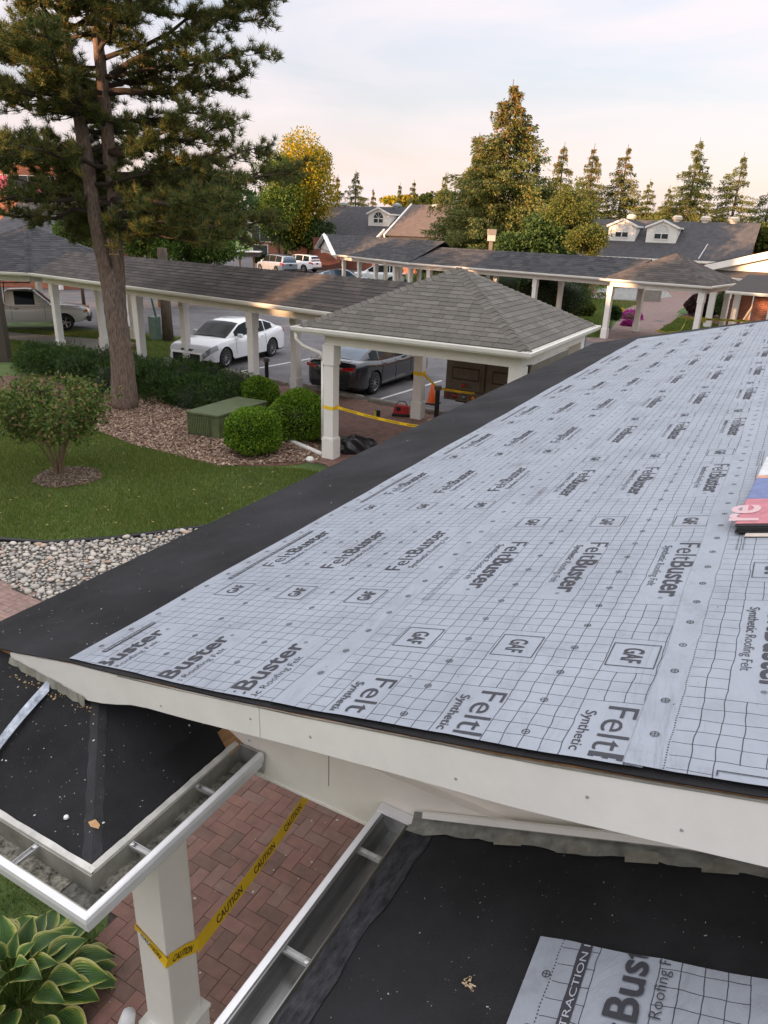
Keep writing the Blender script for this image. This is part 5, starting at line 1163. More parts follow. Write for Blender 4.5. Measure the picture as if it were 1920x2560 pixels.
# hosta
t=thing('hosta','broad-leaved hosta with yellow-edged green leaves in the bottom left corner','plant'); rr=random.Random(77)
def hosta_mat():
    m=bpy.data.materials.new('hosta_leaf'); m.use_nodes=True; q=m.node_tree; n=q.nodes.new; l=q.links.new; b=q.nodes['Principled BSDF']; b.inputs['Roughness'].default_value=.42
    uv=n('ShaderNodeUVMap'); uv.uv_map='leaf'; sp=n('ShaderNodeSeparateXYZ'); l(uv.outputs[0],sp.inputs[0])
    ab=n('ShaderNodeMath'); ab.operation='ABSOLUTE'; l(sp.outputs[0],ab.inputs[0]); no=n('ShaderNodeTexNoise'); no.inputs['Scale'].default_value=5; l(uv.outputs[0],no.inputs[0])
    ml=n('ShaderNodeMath'); ml.operation='MULTIPLY_ADD'; ml.inputs[1].default_value=.45; ml.inputs[2].default_value=-.22; l(no.outputs[0],ml.inputs[0]); ad=n('ShaderNodeMath'); l(ab.outputs[0],ad.inputs[0]); l(ml.outputs[0],ad.inputs[1])
    r_=ramp(n,[(0,(.045,.11,.022)),(.5,(.065,.15,.028)),(.70,(.16,.26,.04)),(.86,(.46,.46,.10)),(1,(.62,.60,.26))]); l(ad.outputs[0],r_.inputs[0])
    oi=n('ShaderNodeObjectInfo'); mr=n('ShaderNodeMapRange'); mr.inputs[3].default_value=.7; mr.inputs[4].default_value=1.25; l(oi.outputs['Random'],mr.inputs[0]); hs=n('ShaderNodeHueSaturation'); l(mr.outputs[0],hs.inputs['Value']); l(r_.outputs[0],hs.inputs['Color']); l(hs.outputs[0],b.inputs['Base Color'])
    wv=n('ShaderNodeMath'); wv.operation='MULTIPLY'; wv.inputs[1].default_value=44; l(ab.outputs[0],wv.inputs[0]); sn=n('ShaderNodeMath'); sn.operation='SINE'; l(wv.outputs[0],sn.inputs[0]); bp=n('ShaderNodeBump'); bp.inputs['Strength'].default_value=.6; bp.inputs['Distance'].default_value=.004; l(sn.outputs[0],bp.inputs['Height']); l(bp.outputs[0],b.inputs['Normal'])
    return m
hm=hosta_mat()
def leafmesh(seed):
    r=random.Random(seed); n=14; k=6; V=[];F=[];U=[]; wd=r.uniform(.30,.38); curl=r.uniform(.25,.6)
    for i in range(n+1):
        q=i/n; w=wd*(math.sin(math.pi*q**.72)**.85)*(1-.25*q); w=max(w,.004)
        for j in range(-k,k+1):
            u=j/k; z=.10*math.sin(q*2.2)-curl*.32*q*q+abs(u)**1.6*w*.42+.010*math.sin(q*17+u*3+seed)*abs(u); V.append((u*w,q,z)); U.append((u,q))
    m_=2*k+1
    for i in range(n):
        for j in range(m_-1): F.append((i*m_+j,i*m_+j+1,(i+1)*m_+j+1,(i+1)*m_+j))
    me=bpy.data.meshes.new('leaf'); me.from_pydata(V,[],F); me.materials.append(hm); me.shade_smooth(); l=me.uv_layers.new(name='leaf'); li=[lp.vertex_index for lp in me.loops]
    for i,v in enumerate(li): l.data[i].uv=U[v]
    return me
lms=[leafmesh(i) for i in range(6)]
hc=at(58,2500); hc=np.array([hc[0]-.03,hc[1]-.02,0])
pet=MB()
for ring_,(nn_,rad,hgt,sz) in enumerate(((6,.05,.31,.17),(9,.12,.28,.22),(12,.21,.22,.25),(15,.31,.15,.26),(17,.40,.07,.25))):
    for i in range(nn_):
        a=2*math.pi*i/nn_+ring_*.5+rr.uniform(-.15,.15); s=sz*rr.uniform(.85,1.15); q=rad*rr.uniform(.85,1.1); h=hgt*rr.uniform(.85,1.15)
        o=bpy.data.objects.new('leaf',rr.choice(lms)); COL.objects.link(o); o.parent=t; o.location=(hc[0]+math.cos(a)*q,hc[1]+math.sin(a)*q,h); tilt=.75-.27*ring_+rr.uniform(-.12,.12)
        o.rotation_euler=(tilt,rr.uniform(-.2,.2),a-math.pi/2+rr.uniform(-.2,.2)); o.scale=(s*rr.uniform(.8,1.2),s,s*rr.uniform(.7,1.3))
        pet.tube([(hc[0]+math.cos(a)*.03,hc[1]+math.sin(a)*.03,0),(hc[0]+math.cos(a)*q*.8,hc[1]+math.sin(a)*q*.8,h*.7),(hc[0]+math.cos(a)*q,hc[1]+math.sin(a)*q,h)],.005,5,False)
pet.build('leaf_stalks',green_l,t,kind='stuff'); settle(t,hc)
print('plants ok')
# ------------------------------------------------------------ vehicles
def car(name,label,cat,pos,rz,P,paint,group=None):
    """x forward, y left, origin on the ground at the centre"""
    t=thing(name,label,cat,group); L_,Wd=P['L'],P['W']; hl=L_/2; r=P['r']; ax=P['ax']; zb0=P.get('zb',.20)
    top=P['top']; tx_,tz=zip(*top)
    def sm(x,xs,zs):
        return float(np.interp(x,xs,zs))
    xs=sorted(set([round(v,3) for v in np.linspace(-hl,hl,45)]+[round(a+s*(r+.055)*math.cos(th),3) for a in ax for s in (1,-1) for th in np.linspace(0,1.5,8)]+[round(v,3) for v in (-hl+.02,-hl+.06,hl-.02,hl-.06)]))
    def smooth(xs_,zs_,x,w=.10): return np.mean([np.interp(x+d,xs_,zs_) for d in np.linspace(-w,w,7)])
    rows=[]
    for x in xs:
        q=abs(x)/hl; pl=1-.16*max(0,(q-.72)/.28)**2.2-.10*max(0,(q-.93)/.07)**2; w=Wd/2*pl; zt=smooth(tx_,tz,x); 
        if q>.97: zt-= .05*((q-.97)/.03)
        zb=zb0+(.12*max(0,(q-.85)/.15))
        za=zb
        for a in ax:
            d=abs(x-a); R=r+.055
            if d<R: za=max(za,r+math.sqrt(max(0,R*R-d*d))*1.0)
        za=min(za,zt-.16)
        zz=[zt+.018,zt+.012,zt-.004,zt-.035,zt-.10,zt-.20,(zt-.20)*.55+zb*.45,zb+.06,zb]; yy=[0,.48*w,.80*w,.925*w,.975*w,w*.995,w,.985*w,.93*w]
        zz=[max(z,za) for z in zz]; rows.append(([ (x,y,z) for y,z in zip(yy,zz)],za))
    nr=9; B={}
    def bucket(k): return B.setdefault(k,MB())
    hlx,tlx=P.get('hl',(.42,.10)),P.get('tl',(.30,.0))
    for i in range(len(xs)-1):
        xm=(xs[i]+xs[i+1])/2
        for j in range(nr-1):
            key='body'
            if j in P.get('hlr',(3,4)) and xm>hl-P.get('hll',.42): key='headlight'
            if j in P.get('tlr',(3,4)) and xm<-hl+P.get('tll',.30): key='taillight'
            if j==7: key='sill' if P.get('sill') else 'body'
            for s in (1,-1):
                q=[(p[0],p[1]*s,p[2]) for p in (rows[i][0][j],rows[i+1][0][j],rows[i+1][0][j+1],rows[i][0][j+1])]
                nm=key if key in('body','sill') else key+('L' if s>0 else 'R'); bk=bucket(nm); bk.add(q,[(0,1,2,3)] if s<0 else [(3,2,1,0)])
        # underside
        a,b_=rows[i],rows[i+1]; z0,z1=a[0][8][2]+.0,b_[0][8][2]; bucket('underbody').add([(a[0][8][0],a[0][8][1],z0),(b_[0][8][0],b_[0][8][1],z1),(b_[0][8][0],-b_[0][8][1],z1),(a[0][8][0],-a[0][8][1],z0)],[(0,1,2,3)])
    for e,s in ((0,-1),(-1,1)):
        pts=rows[e][0]; ring=[(p[0]+s*.0,p[1],p[2]) for p in pts]+[(p[0],-p[1],p[2]) for p in pts[::-1]]; bucket('body').add(ring,[tuple(range(len(ring)))])
    # greenhouse
    g=P['gh']; gx=[p[0] for p in g]; gzz=[p[1] for p in g]; belt=lambda x: smooth(tx_,tz,x)-.02; wb=Wd/2*P.get('wb',.90); xb0,xb1=P['roof']; side=P['side']
    gs=sorted(set([round(v,3) for v in np.linspace(gx[0],gx[-1],34)]+[round(v,3) for a in side for v in a]+[xb0,xb1]))
    def gsec(x):
        bz=belt(x); zr=max(bz+.001,smooth(gx,gzz,x,.06)); h=zr-bz; pl=1-.10*max(0,(abs(x-(gx[0]+gx[-1])/2)/((gx[-1]-gx[0])/2)))**3; w=wb*pl; tm=P.get('tumble',.30)
        w1=max(.3*w,w-h*tm); return [(x,w,bz-.03),(x,w-(w-w1)*.12,bz+.04*min(1,h*4)),(x,w1,max(bz+.002,zr-.055)),(x,w1-.05,zr-.018),(x,w1*.55,zr+.010),(x,0,zr+.018)]
    sec=[gsec(x) for x in gs]
    for i in range(len(gs)-1):
        xm=(gs[i]+gs[i+1])/2; a,b_=sec[i],sec[i+1]; hgt=a[3][2]-belt(gs[i])
        for j in range(5):
            key='cabin'
            if j==1 and any(s0<=xm<=s1 for s0,s1 in side) : key='side'
            if j>=3 and xm>xb1: key='windshield'
            if j>=3 and xm<xb0: key='rear_window'
            if P.get('cap') and xm<P['cap']: key='cabin' if j<3 else key
            for s in (1,-1):
                nm=key+('L' if s>0 else 'R') if key=='side' else key
                q=[(p[0],p[1]*s,p[2]) for p in (a[j],b_[j],b_[j+1],a[j+1])]; bucket(nm).add(q,[(0,1,2,3)] if s<0 else [(3,2,1,0)])
    if P.get('flatback'):   # upright rear end of vans, SUVs and pickups
        a=sec[0]; ring=[(p[0],p[1],p[2]) for p in a]+[(p[0],-p[1],p[2]) for p in a[::-1]]; bucket('cabin').add(ring,[tuple(range(len(ring)))])
        a=sec[0]; x=gs[0]-.012; w=a[2][1]; z0,z1=belt(gs[0])+.06,a[3][2]-.07; bucket('rear_window').add([(x,w*.98,z0),(x,-w*.98,z0),(x+.02,-w*.86,z1),(x+.02,w*.86,z1)],[(0,1,2,3)])
    gl=P.get('glass',glass)
    mm={'body':paint,'cabin':paint,'sill':P.get('sillm',black_p),'underbody':black_p,'sideL':P.get('sg',gl),'sideR':P.get('sg',gl),'windshield':P.get('wg',gl),'rear_window':P.get('rg',gl),'headlightL':clearl,'headlightR':clearl,'taillightL':redl,'taillightR':redl}
    nmz={'sideL':'side_window','sideR':'side_window','headlightL':'headlight','headlightR':'headlight','taillightL':'taillight','taillightR':'taillight','cabin':'roof'}
    for k,bk in B.items():
        o=bk.build(nmz.get(k,k),mm[k],t); me=o.data; bm=bmesh.new(); bm.from_mesh(me); bmesh.ops.remove_doubles(bm,verts=bm.verts,dist=.0008)
        if k in('body','cabin'): bmesh.ops.recalc_face_normals(bm,faces=bm.faces)
        bm.to_mesh(me); bm.free(); me.shade_smooth(); 
        e=o.modifiers.new('e','EDGE_SPLIT'); e.split_angle=R_(38)
        if k.startswith('side') or k in('windshield','rear_window'): 
            pass
    # pillars between side windows
    for s in (1,-1):
        for x in P.get('pillars',()):
            a=gsec(x); b=MB(); b.beam((x-.01,a[1][1]*s+.003*s,a[1][2]),(x+P.get('lean',-.05),a[2][1]*s+.003*s,a[2][2]),.06,.012,(0,1,0)); b.build('door_pillar',black_p,t)
        w=Wd/2
        for x,zz0 in P.get('doors',()):
            z1=belt(x)-.03; b=MB(); b.tube([(x,s*(w+.001),zz0),(x+.01,s*(w+.001),zz0+(z1-zz0)*.55),(x,s*(w*.985),z1-.03),(x,s*(w*.94),z1)],.006,4,False); b.build('door_seam',black_p,t)
        for x,z in P.get('handles',()):
            b=MB(); b.box((x,s*(w+.012),z),(.16,.025,.03)); b.build('door_handle',P.get('hm',paint),t,bev=.006)
        if P.get('mirror'):
            x,z=P['mirror']; b=MB(); b.box((x,s*(w+.04),z),(.12,.20,.13),0,.85); b.build('side_mirror',paint,t,bev=.02)
        for a in ax:
            if P.get('rimn',10):
                y=s*(w-.115)
                b=MB(); prof=[(r*.64,-.105),(r*.90,-.105),(r*.985,-.085),(r,-.05),(r,.05),(r*.985,.085),(r*.90,.105),(r*.64,.105)]; b.lathe(prof,(a,y,r),28,'y'); tyre_o=b.build('tyre',tyre,t,smooth=True)
                b=MB(); b.lathe([(r*.66,s*.09),(r*.62,s*.06),(r*.55,s*.02),(.0,s*.02)],(a,y,r),24,'y'); b.build('rim_barrel',rim_d,t)
                b=MB(); n=P.get('rimn',10)
                for k in range(n):
                    th=2*math.pi*k/n; dx,dz=math.cos(th),math.sin(th); p0=(a+dx*r*.12,y+s*.075,r+dz*r*.12); p1=(a+dx*r*.64,y+s*.092,r+dz*r*.64); b.beam(p0,p1,.020 if n>6 else .05,.02,(0,1,0))
                b.lathe([(r*.60,s*.088),(r*.66,s*.100),(r*.68,s*.088)],(a,y,r),28,'y'); b.lathe([(r*.17,s*.06),(r*.15,s*.092),(0,s*.095)],(a,y,r),12,'y'); b.build('rim',rimm,t)
    for e in P.get('extra',()): e(t,hl,Wd)
    t.location=(pos[0],pos[1],.008); t.rotation_euler=(0,0,rz); return t
w_paint=mat('white_car_paint',(.78,.79,.81),.22,spec=.5,coat=.9); g_paint=mat('graphite_car_paint',(.045,.046,.052),.25,metal=.5,coat=1); s_paint=mat('silver_car_paint',(.66,.67,.64),.3,metal=.0,coat=.8)
sb_paint=mat('blue_silver_car_paint',(.36,.40,.46),.28,metal=.5,coat=.8); r_paint=mat('maroon_car_paint',(.10,.010,.012),.25,coat=.9); lb_paint=mat('pale_blue_car_paint',(.34,.38,.42),.28,metal=.5,coat=.8); k_paint=mat('black_car_paint',(.010,.011,.013),.2,coat=1)
SED=dict(L=4.88,W=1.84,r=.335,ax=(1.48,-1.34),top=[(-2.44,.88),(-2.30,1.035),(-1.75,1.055),(-.9,.96),(.5,.945),(.95,.96),(1.6,.90),(2.15,.80),(2.36,.70),(2.44,.60)],
 gh=[(-2.0,1.05),(-1.55,1.24),(-1.05,1.385),(-.4,1.44),(.1,1.43),(.45,1.36),(1.18,.96)],roof=(-1.05,.36),side=[(-1.50,-1.02),(-.98,-.14),(-.08,.80)],pillars=(-.11,),doors=((-.10,.30),(.88,.42),(-.92,.55)),handles=((-.72,.86),(.12,.83)),mirror=(.72,1.0),sill=True,rimn=10)
def ex_camry(t,hl,W_):
    b=MB(); b.beam((hl-.02,-.56,.43),(hl-.02,.56,.43),.05,.22); b.build('lower_grille',black_p,t)
    for s in (1,-1):
        b=MB(); b.add([(hl-.03,s*.10,.70),(hl+.004,s*.10,.63),(hl-.12,s*.72,.57),(hl-.20,s*.76,.64)],[(0,1,2,3)]); b.build('grille_bar',black_p,t)
        b=MB(); b.add([(hl-.12,s*.60,.30),(hl-.02,s*.52,.50),(hl-.22,s*.865,.50),(hl-.36,s*.895,.36)],[(0,1,2,3)]); b.build('bumper_vent',black_p,t)
    b=MB(); b.box((hl+.012,0,.46),(.012,.31,.15)); b.build('number_plate',white_n,t); b=MB(); mapped(b,text_fit('CHSN 280',.26,.07),(hl+.020,-.13,.43),(0,1,0),(0,0,1)); b.build('plate_characters',ink,t)
    b=MB(); b.lathe([(.05,0),(.058,.008),(.045,.012)],(hl-.01,0,.62),14,'x'); b.build('badge',chrome,t)
car('sedan','white four-door sedan parked nose-in behind the long walkway','car',(-17.55,20.45),-math.pi/2+R_(4),dict(SED,extra=(ex_camry,),hlr=(3,4),hll=.5),w_paint,'sedans parked facing the walkway')
def ex_rear(t,hl,W_):
    b=MB(); b.box((-hl-.008,0,.80),(.012,.31,.15)); b.build('number_plate',white_n,t); b=MB(); mapped(b,text_fit('CXRT 810',.26,.07),(-hl-.0155,.13,.77),(0,-1,0),(0,0,1)); b.build('plate_characters',ink,t)
    for s in (1,-1):
        b=MB(); b.prism([(-hl+.0,s*.40,.86),(-hl+.05,s*.80,.93),(-hl+.06,s*.82,.82),(-hl+.0,s*.46,.80)],(-.03,0,0)); b.build('taillight',redl,t)
        b=MB(); b.lathe([(.035,-.0),(.035,-.05)],(-hl+.02,s*.55,.30),10,'x'); b.build('exhaust_pipe',chrome,t)
    b=MB(); b.beam((-hl-.0,-.62,.36),(-hl-.0,.62,.36),.05,.16); b.build('rear_diffuser',black_p,t)
    b=MB(); b.beam((-hl+.10,-.66,1.065),(-hl+.10,.66,1.065),.14,.02); b.build('spoiler_lip',g_paint,t,bev=.006)
car('sedan','dark graphite sedan parked rear-in beside the gazebo, tail towards the wheel stops','car',(-11.35,19.95),math.pi/2-R_(1),dict(SED,extra=(ex_rear,),rg=glass_b,tlr=()),g_paint,'sedans parked facing the walkway')
PK=dict(L=5.1,W=1.76,r=.345,ax=(1.55,-1.48),zb=.36,top=[(-2.55,1.0),(-2.5,1.06),(-.62,1.06),(-.5,1.06),(.75,1.06),(1.0,1.08),(1.9,1.02),(2.3,.95),(2.5,.84),(2.55,.74)],gh=[(-.66,1.60),(-.60,1.67),(.1,1.69),(.40,1.66),(1.0,1.08)],roof=(-.70,.30),side=[(-.34,.44)],flatback=True,doors=((-.50,.45),(.80,.50)),handles=((-.28,.92),),mirror=(.62,1.15),rimn=5,wb=.92,tumble=.16,hm=black_p,hll=.16)
def ex_pickup(t,hl,W_):
    b=MB(); b.b2(-hl+.08,-.72,-.72,.72,1.04,1.082); b.build('cargo_bed',black_p,t)
    b=MB(); b.beam((hl-.02,-.86,.50),(hl-.02,.86,.50),.16,.22); b.build('front_bumper',mat('grey_bumper',(.05,.05,.055),.6),t,bev=.02)
    for s in (1,-1): b=MB(); b.box((hl-.10,s*.80,.83),(.10,.08,.12)); b.build('turn_signal',amber,t)
    b=MB(); 
    for y in (-.7,.7):
        b.beam((-2.4,y,1.92),(.35,y,1.98),.04,.04)
        for x in (-2.3,-.9): b.beam((x,y,1.08),(x+.06,y,1.93),.04,.04)
    for x in (-2.3,-1.6,-.9,-.2,.3): b.beam((x,-.7,1.95),(x,.7,1.95),.04,.04)
    b.build('ladder_rack',black_p,t)
    b=MB(); b.beam((-1.0,.3,1.08),(-1.35,.3,1.85),.05,.05); b.build('red_jack',redm,t)
    b=MB(); b.b2(-2.2,-1.2,-.5,.5,1.09,1.42); b.build('toolbox_crate',mat('tan_crate',(.5,.27,.13),.8),t,bev=.01)
car('pickup_truck','silver pickup truck with a black ladder rack, parked on the road at the left edge','truck',(-29.15,20.75),R_(48),dict(PK,extra=(ex_pickup,),sill=False),s_paint)
SUV=dict(L=4.7,W=1.88,r=.37,ax=(1.38,-1.32),zb=.26,top=[(-2.35,.98),(-2.25,1.06),(-1.2,1.08),(.6,1.05),(1.0,1.08),(1.9,.98),(2.2,.86),(2.35,.72)],gh=[(-2.12,1.30),(-1.95,1.60),(-1.2,1.68),(-.2,1.70),(.2,1.66),(1.15,1.08)],roof=(-2.0,.28),side=[(-1.85,-1.12),(-1.06,-.16),(-.10,.75)],pillars=(-.13,),doors=((-.1,.4),(.86,.5)),handles=((-.75,.98),(.10,.96)),mirror=(.70,1.12),sill=True,flatback=True,rimn=5,tumble=.24,tll=.42)
def ex_suv(t,hl,W_):
    b=MB(); b.box((-hl-.01,0,.88),(.012,.31,.15)); b.build('number_plate',black_p,t); b=MB(); b.beam((-hl-.01,-.74,.46),(-hl-.01,.74,.46),.06,.16); b.build('rear_bumper_trim',mat('grey_bumper',(.05,.05,.055),.6),t)
VAN=dict(SUV,L=5.1,W=1.98,ax=(1.6,-1.45),top=[(-2.55,1.02),(-2.45,1.10),(-1.2,1.10),(.9,1.05),(1.4,1.08),(2.1,.95),(2.45,.80),(2.55,.66)],gh=[(-2.40,1.35),(-2.28,1.66),(-1.2,1.74),(.2,1.75),(.7,1.68),(1.75,1.05)],roof=(-2.3,.75),side=[(-2.15,-1.25),(-1.15,-.05),(.02,1.2)],pillars=(-1.2,-.02),mirror=(1.1,1.12),doors=((0,.4),(1.1,.45)),handles=((-1.0,1.0),(.2,1.0)))
def heading(p0,p1): a,b_=at(*p0),at(*p1); return math.atan2(b_[1]-a[1],b_[0]-a[0])
c=at(655,684); car('minivan','blue-silver minivan seen from behind, above the long walkway roof','car',c[:2]+np.array([.3,2.0]),R_(158),dict(VAN,extra=(ex_suv,),rg=glass_b),sb_paint,'vehicles parked in the far lot')
c=at(735,681); car('suv','white SUV parked right of the minivan near the maple','car',c[:2]+np.array([-.6,1.8]),R_(176),dict(SUV,extra=(ex_suv,)),w_paint,'vehicles parked in the far lot')
c=at(842,668); car('sedan','maroon sedan parked across the far kerb behind the gable posts','car',c[:2],R_(24),dict(SED,rimn=7),r_paint,'vehicles parked in the far lot')
c=at(850,722); car('sedan','pale blue sedan under the far gable, half hidden by the walkway roof','car',c[:2]+np.array([0,.5]),R_(28),dict(SED,glass=glass_b),lb_paint,'vehicles parked in the far lot')
c=at(955,716); car('suv','white SUV with swept dark rear window between the far walkway posts','car',c[:2]+np.array([-1.0,1.0]),R_(202),dict(SUV,extra=(ex_suv,)),w_paint,'vehicles parked in the far lot')
c=at(1050,712); car('suv','black SUV behind the bend of the far walkway','car',c[:2]+np.array([.2,1.2]),math.pi/2+R_(30),dict(SUV,extra=(ex_suv,)),k_paint,'vehicles parked in the far lot')
c=at(1095,708); car('minivan','white van beyond the black SUV, glimpsed through the far walkway posts','car',c[:2]+np.array([1.2,3.0]),math.pi/2+R_(30),dict(VAN),w_paint,'vehicles parked in the far lot')
car('sedan','dark sedan with green reflection painted on its glass, just showing past the gazebo and membrane','car',(-4.15,24.2),math.pi/2-R_(5),dict(SED,glass=mat('glass_green_reflection',(.05,.13,.06),.1,coat=.6)),k_paint,'sedans parked facing the walkway')  # green reflection put into the glass colour
# dump truck
t=thing('dump_truck','dull bronze-grey dump truck body seen from behind under the gazebo, with round tail lamps','truck')
dtm=mat('weathered_truck_paint',(.17,.155,.12),.5,var=.25,scale=3,metal=.35,bump=.05); dtd=mat('truck_recess',(.055,.050,.042),.6,metal=.3)
TX,TY=-7.65,17.32; b=MB(); b.b2(TX,TX+2.25,TY+.05,TY+.12,.80,1.60); b.b2(TX,TX+.08,TY+.12,TY+4.2,.80,1.62); b.b2(TX+2.17,TX+2.25,TY+.12,TY+4.2,.80,1.62); b.b2(TX,TX+2.25,TY+4.1,TY+4.2,.8,1.8); b.b2(TX,TX+2.25,TY,TY+4.1,.74,.80); b.build('dump_body',dtm,t,bev=.01)
for x0 in (TX+.03,TX+1.14):
    b=MB(); b.b2(x0,x0+1.06,TY,TY+.045,.76,1.58); b.build('tail_door',dtm,t,bev=.01)
    b=MB(); b.b2(x0+.16,x0+.92,TY-.004,TY-.001,1.05,1.38); b.build('door_recess',dtd,t)
    b=MB(); b.b2(x0+.19,x0+.89,TY-.008,TY-.0045,1.09,1.34); b.build('door_panel',dtm,t)
    b=MB(); b.tube([(x0+.95,TY-.03,.80),(x0+.95,TY-.03,1.30)],.014,6); b.build('latch_rod',dtm,t)
b=MB(); b.b2(TX-.02,TX+2.27,TY-.05,TY+.12,1.585,1.65); b.build('top_rail',dtd,t,bev=.01)
b=MB(); b.b2(TX,TX+2.25,TY-.03,TY+.10,.50,.735); b.build('rear_sill',dtm,t,bev=.01)
for x,m_,rad in ((.12,redl,.042),(.33,redl,.062),(.57,clearl,.060),(.83,amber,.062),(1.95,redl,.06)):
    b=MB(); b.lathe([(rad,0),(rad*.9,-.02),(0,-.026)],(TX+x,TY-.032,.62),16,'y'); b.build('tail_lamp',m_,t,smooth=True); b=MB(); b.lathe([(rad*1.2,0),(rad*1.2,-.010),(rad,-.010)],(TX+x,TY-.031,.62),16,'y'); b.build('lamp_bezel',black_p,t)
b=MB(); b.b2(TX+1.25,TX+2.0,TY-.036,TY-.03,.54,.66); b.build('plate_recess',black_p,t); b=MB(); b.b2(TX+1.34,TX+1.9,TY-.044,TY-.038,.555,.60); b.build('number_plate',white_n,t)
b=MB(); b.b2(TX+.55,TX+1.15,TY+.12,TY+.135,.06,.50); b.build('mud_flap',black_pl,t)
b=MB(); mapped(b,text_fit('COLONY',.44,.09,.01),(TX+.61,TY+.116,.36),(1,0,0),(0,0,1)); mapped(b,text_fit('FORD TRUCKS',.52,.07,.01),(TX+.58,TY+.116,.16),(1,0,0),(0,0,1)); b.build('mud_flap_lettering',mat('pale_letter',(.42,.40,.33),.7),t)
b=MB(); b.b2(TX+1.35,TX+1.95,TY+.12,TY+.135,.06,.50); b.build('mud_flap',black_pl,t)
for x in (TX+.55,TX+1.75):
    for y in (TY+1.0,TY+4.9):
        b=MB(); b.lathe([(.25,-.13),(.42,-.13),(.44,-.08),(.44,.08),(.42,.13),(.25,.13)],(x,y,.44),22,'x'); b.build('tyre',tyre,t,smooth=True); b=MB(); b.lathe([(.25,.06),(.22,0),(0,0)],(x,y,.44),14,'x'); b.build('rim',rim_d,t)
b=MB(); b.b2(TX+.25,TX+2.0,TY+.2,TY+6.0,.42,.60); b.build('chassis',black_p,t)
b=MB(); b.b2(TX+.1,TX+2.15,TY+4.3,TY+5.9,.6,1.95); b.build('cab',mat('cab_blue_grey',(.10,.13,.2),.3,coat=.6),t,bev=.08); b=MB(); b.b2(TX+.3,TX+1.95,TY+4.285,TY+4.297,1.3,1.8); b.build('rear_window',glass,t)
b=MB(); n=12
for i in range(n+1):
    for j in range(n+1): b.v.append((TX+.1+2.05*i/n,TY+.15+3.9*j/n,1.48+.10*math.sin(i*1.3+j)*math.sin(j*.9)))
for i in range(n):
    for j in range(n): b.f.append((i*(n+1)+j,(i+1)*(n+1)+j,(i+1)*(n+1)+j+1,i*(n+1)+j+1))
b.build('load_tarp',mat('blue_grey_tarp',(.10,.13,.20),.5,var=.5,scale=3),t,smooth=True)
b=MB(); b.box((TX+.55,TY-.06,.93),(.09,.05,.10)); b.lathe([(.05,0),(.03,-.05),(0,-.05)],(TX+.55,TY-.06,.93),12,'y'); b.build('red_gladhand',redl,t,bev=.01)
settle(t,(TX+1.1,TY+2.5,0))
print('vehicles ok')
# ------------------------------------------------------------ houses (dimensions along the picture's own directions: the houses face the lot)
def house(name,label,pxl,pxr,D0,ze,D1,zr,roofm,eave=True,brick=True,extra=None,hipl=0,hipr=0,axis=False):
    """a long house facing the camera: eave between columns pxl..pxr at distance D0, ridge at D1"""
    t=thing(name,label,'house')
    if axis: A,B_=np.array([pxl,D0],float),np.array([pxr,D0],float); nrm=np.array([0.,1.])
    else: A,B_=atD(pxl,600,D0)[:2],atD(pxr,600,D0)[:2]; nrm=Fh[:2]
    dep=(D1-D0)
    e0,e1=K((*A,ze)),K((*B_,ze)); d=(B_-A)/np.linalg.norm(B_-A); r0,r1=K((*(A+nrm*dep+d*hipl),zr)),K((*(B_+nrm*dep-d*hipr),zr)); f0,f1=K((*(A+nrm*2*dep),ze)),K((*(B_+nrm*2*dep),ze))
    b=MB(); b.add([e0,e1,r1,r0,f0,f1],[(0,1,2,3),(3,2,5,4)]); b.build('roof',roofm,t)
    b=MB(); i_=.5; a0,a1,g0_,g1=K((*(A+nrm*i_+d*.3),0)),K((*(B_+nrm*i_-d*.3),0)),K((*(A+nrm*(2*dep-i_)+d*.3),0)),K((*(B_+nrm*(2*dep-i_)-d*.3),0)); z=lambda p,h:p+np.array([0,0,h])
    rm0,rm1=(r0+np.array([d[0]*.3,d[1]*.3,-.05])),(r1-np.array([d[0]*.3,d[1]*.3,.05]))
    b.add([a0,a1,z(a1,ze-.05),z(a0,ze-.05)],[(0,1,2,3)]); b.add([a0,g0_,z(g0_,ze-.05),rm0,z(a0,ze-.05)],[(0,1,2,3,4)]); b.add([a1,g1,z(g1,ze-.05),rm1,z(a1,ze-.05)],[(4,3,2,1,0)]); b.build('brick_wall',brick_wall,t)
    b=MB(); b.prism([tuple(e0+np.array([0,0,-.20])),tuple(e1+np.array([0,0,-.20])),tuple(e1+np.array([0,0,.0])),tuple(e0+np.array([0,0,.0]))],(-nrm[0]*.10,-nrm[1]*.10,0)); b.build('gutter',white_n,t)
    b=MB(); b.add([e0+np.array([0,0,-.12]),e1+np.array([0,0,-.12]),K((*(B_+nrm*.6),ze-.12)),K((*(A+nrm*.6),ze-.12))],[(0,1,2,3)]); b.build('soffit',white_n,t)
    t['_']=0; del t['_']
    return t,dict(A=A,B=B_,d=d,n=nrm,dep=dep,ze=ze,zr=zr)
def onroof(I,s,u):  # s metres along from A, u 0..1 up the slope
    p=I['A']+I['d']*s+I['n']*I['dep']*u; return K((*p,I['ze']+(I['zr']-I['ze'])*u))
def win(t,c,d,n,w,h,frame=.07,mull=1,gm=None):
    """window centred at c on a wall whose outward normal is n (plan)"""
    c,d3,n3=np.array(c,float),K((*d,0)),K((*n,0)); 
    def bx(cx,cz,ww,hh,dep,off,m,nm,par=t):
        o=c+d3*cx+np.array([0,0,cz]); rz=math.atan2(d[1],d[0]); b=MB(); p=o+n3*off; b.box(tuple(p),(ww,dep,hh),rz); return b.build(nm,m,par)
    f=bx(0,0,w+2*frame,h+2*frame,.05,.0,white_n,'window')
    k=mull+1
    for i in range(k): bx(-w/2+w*(i+.5)/k,0,w/k-.05,h,.02,.028,gm or glass_h,'pane',f)
    return f
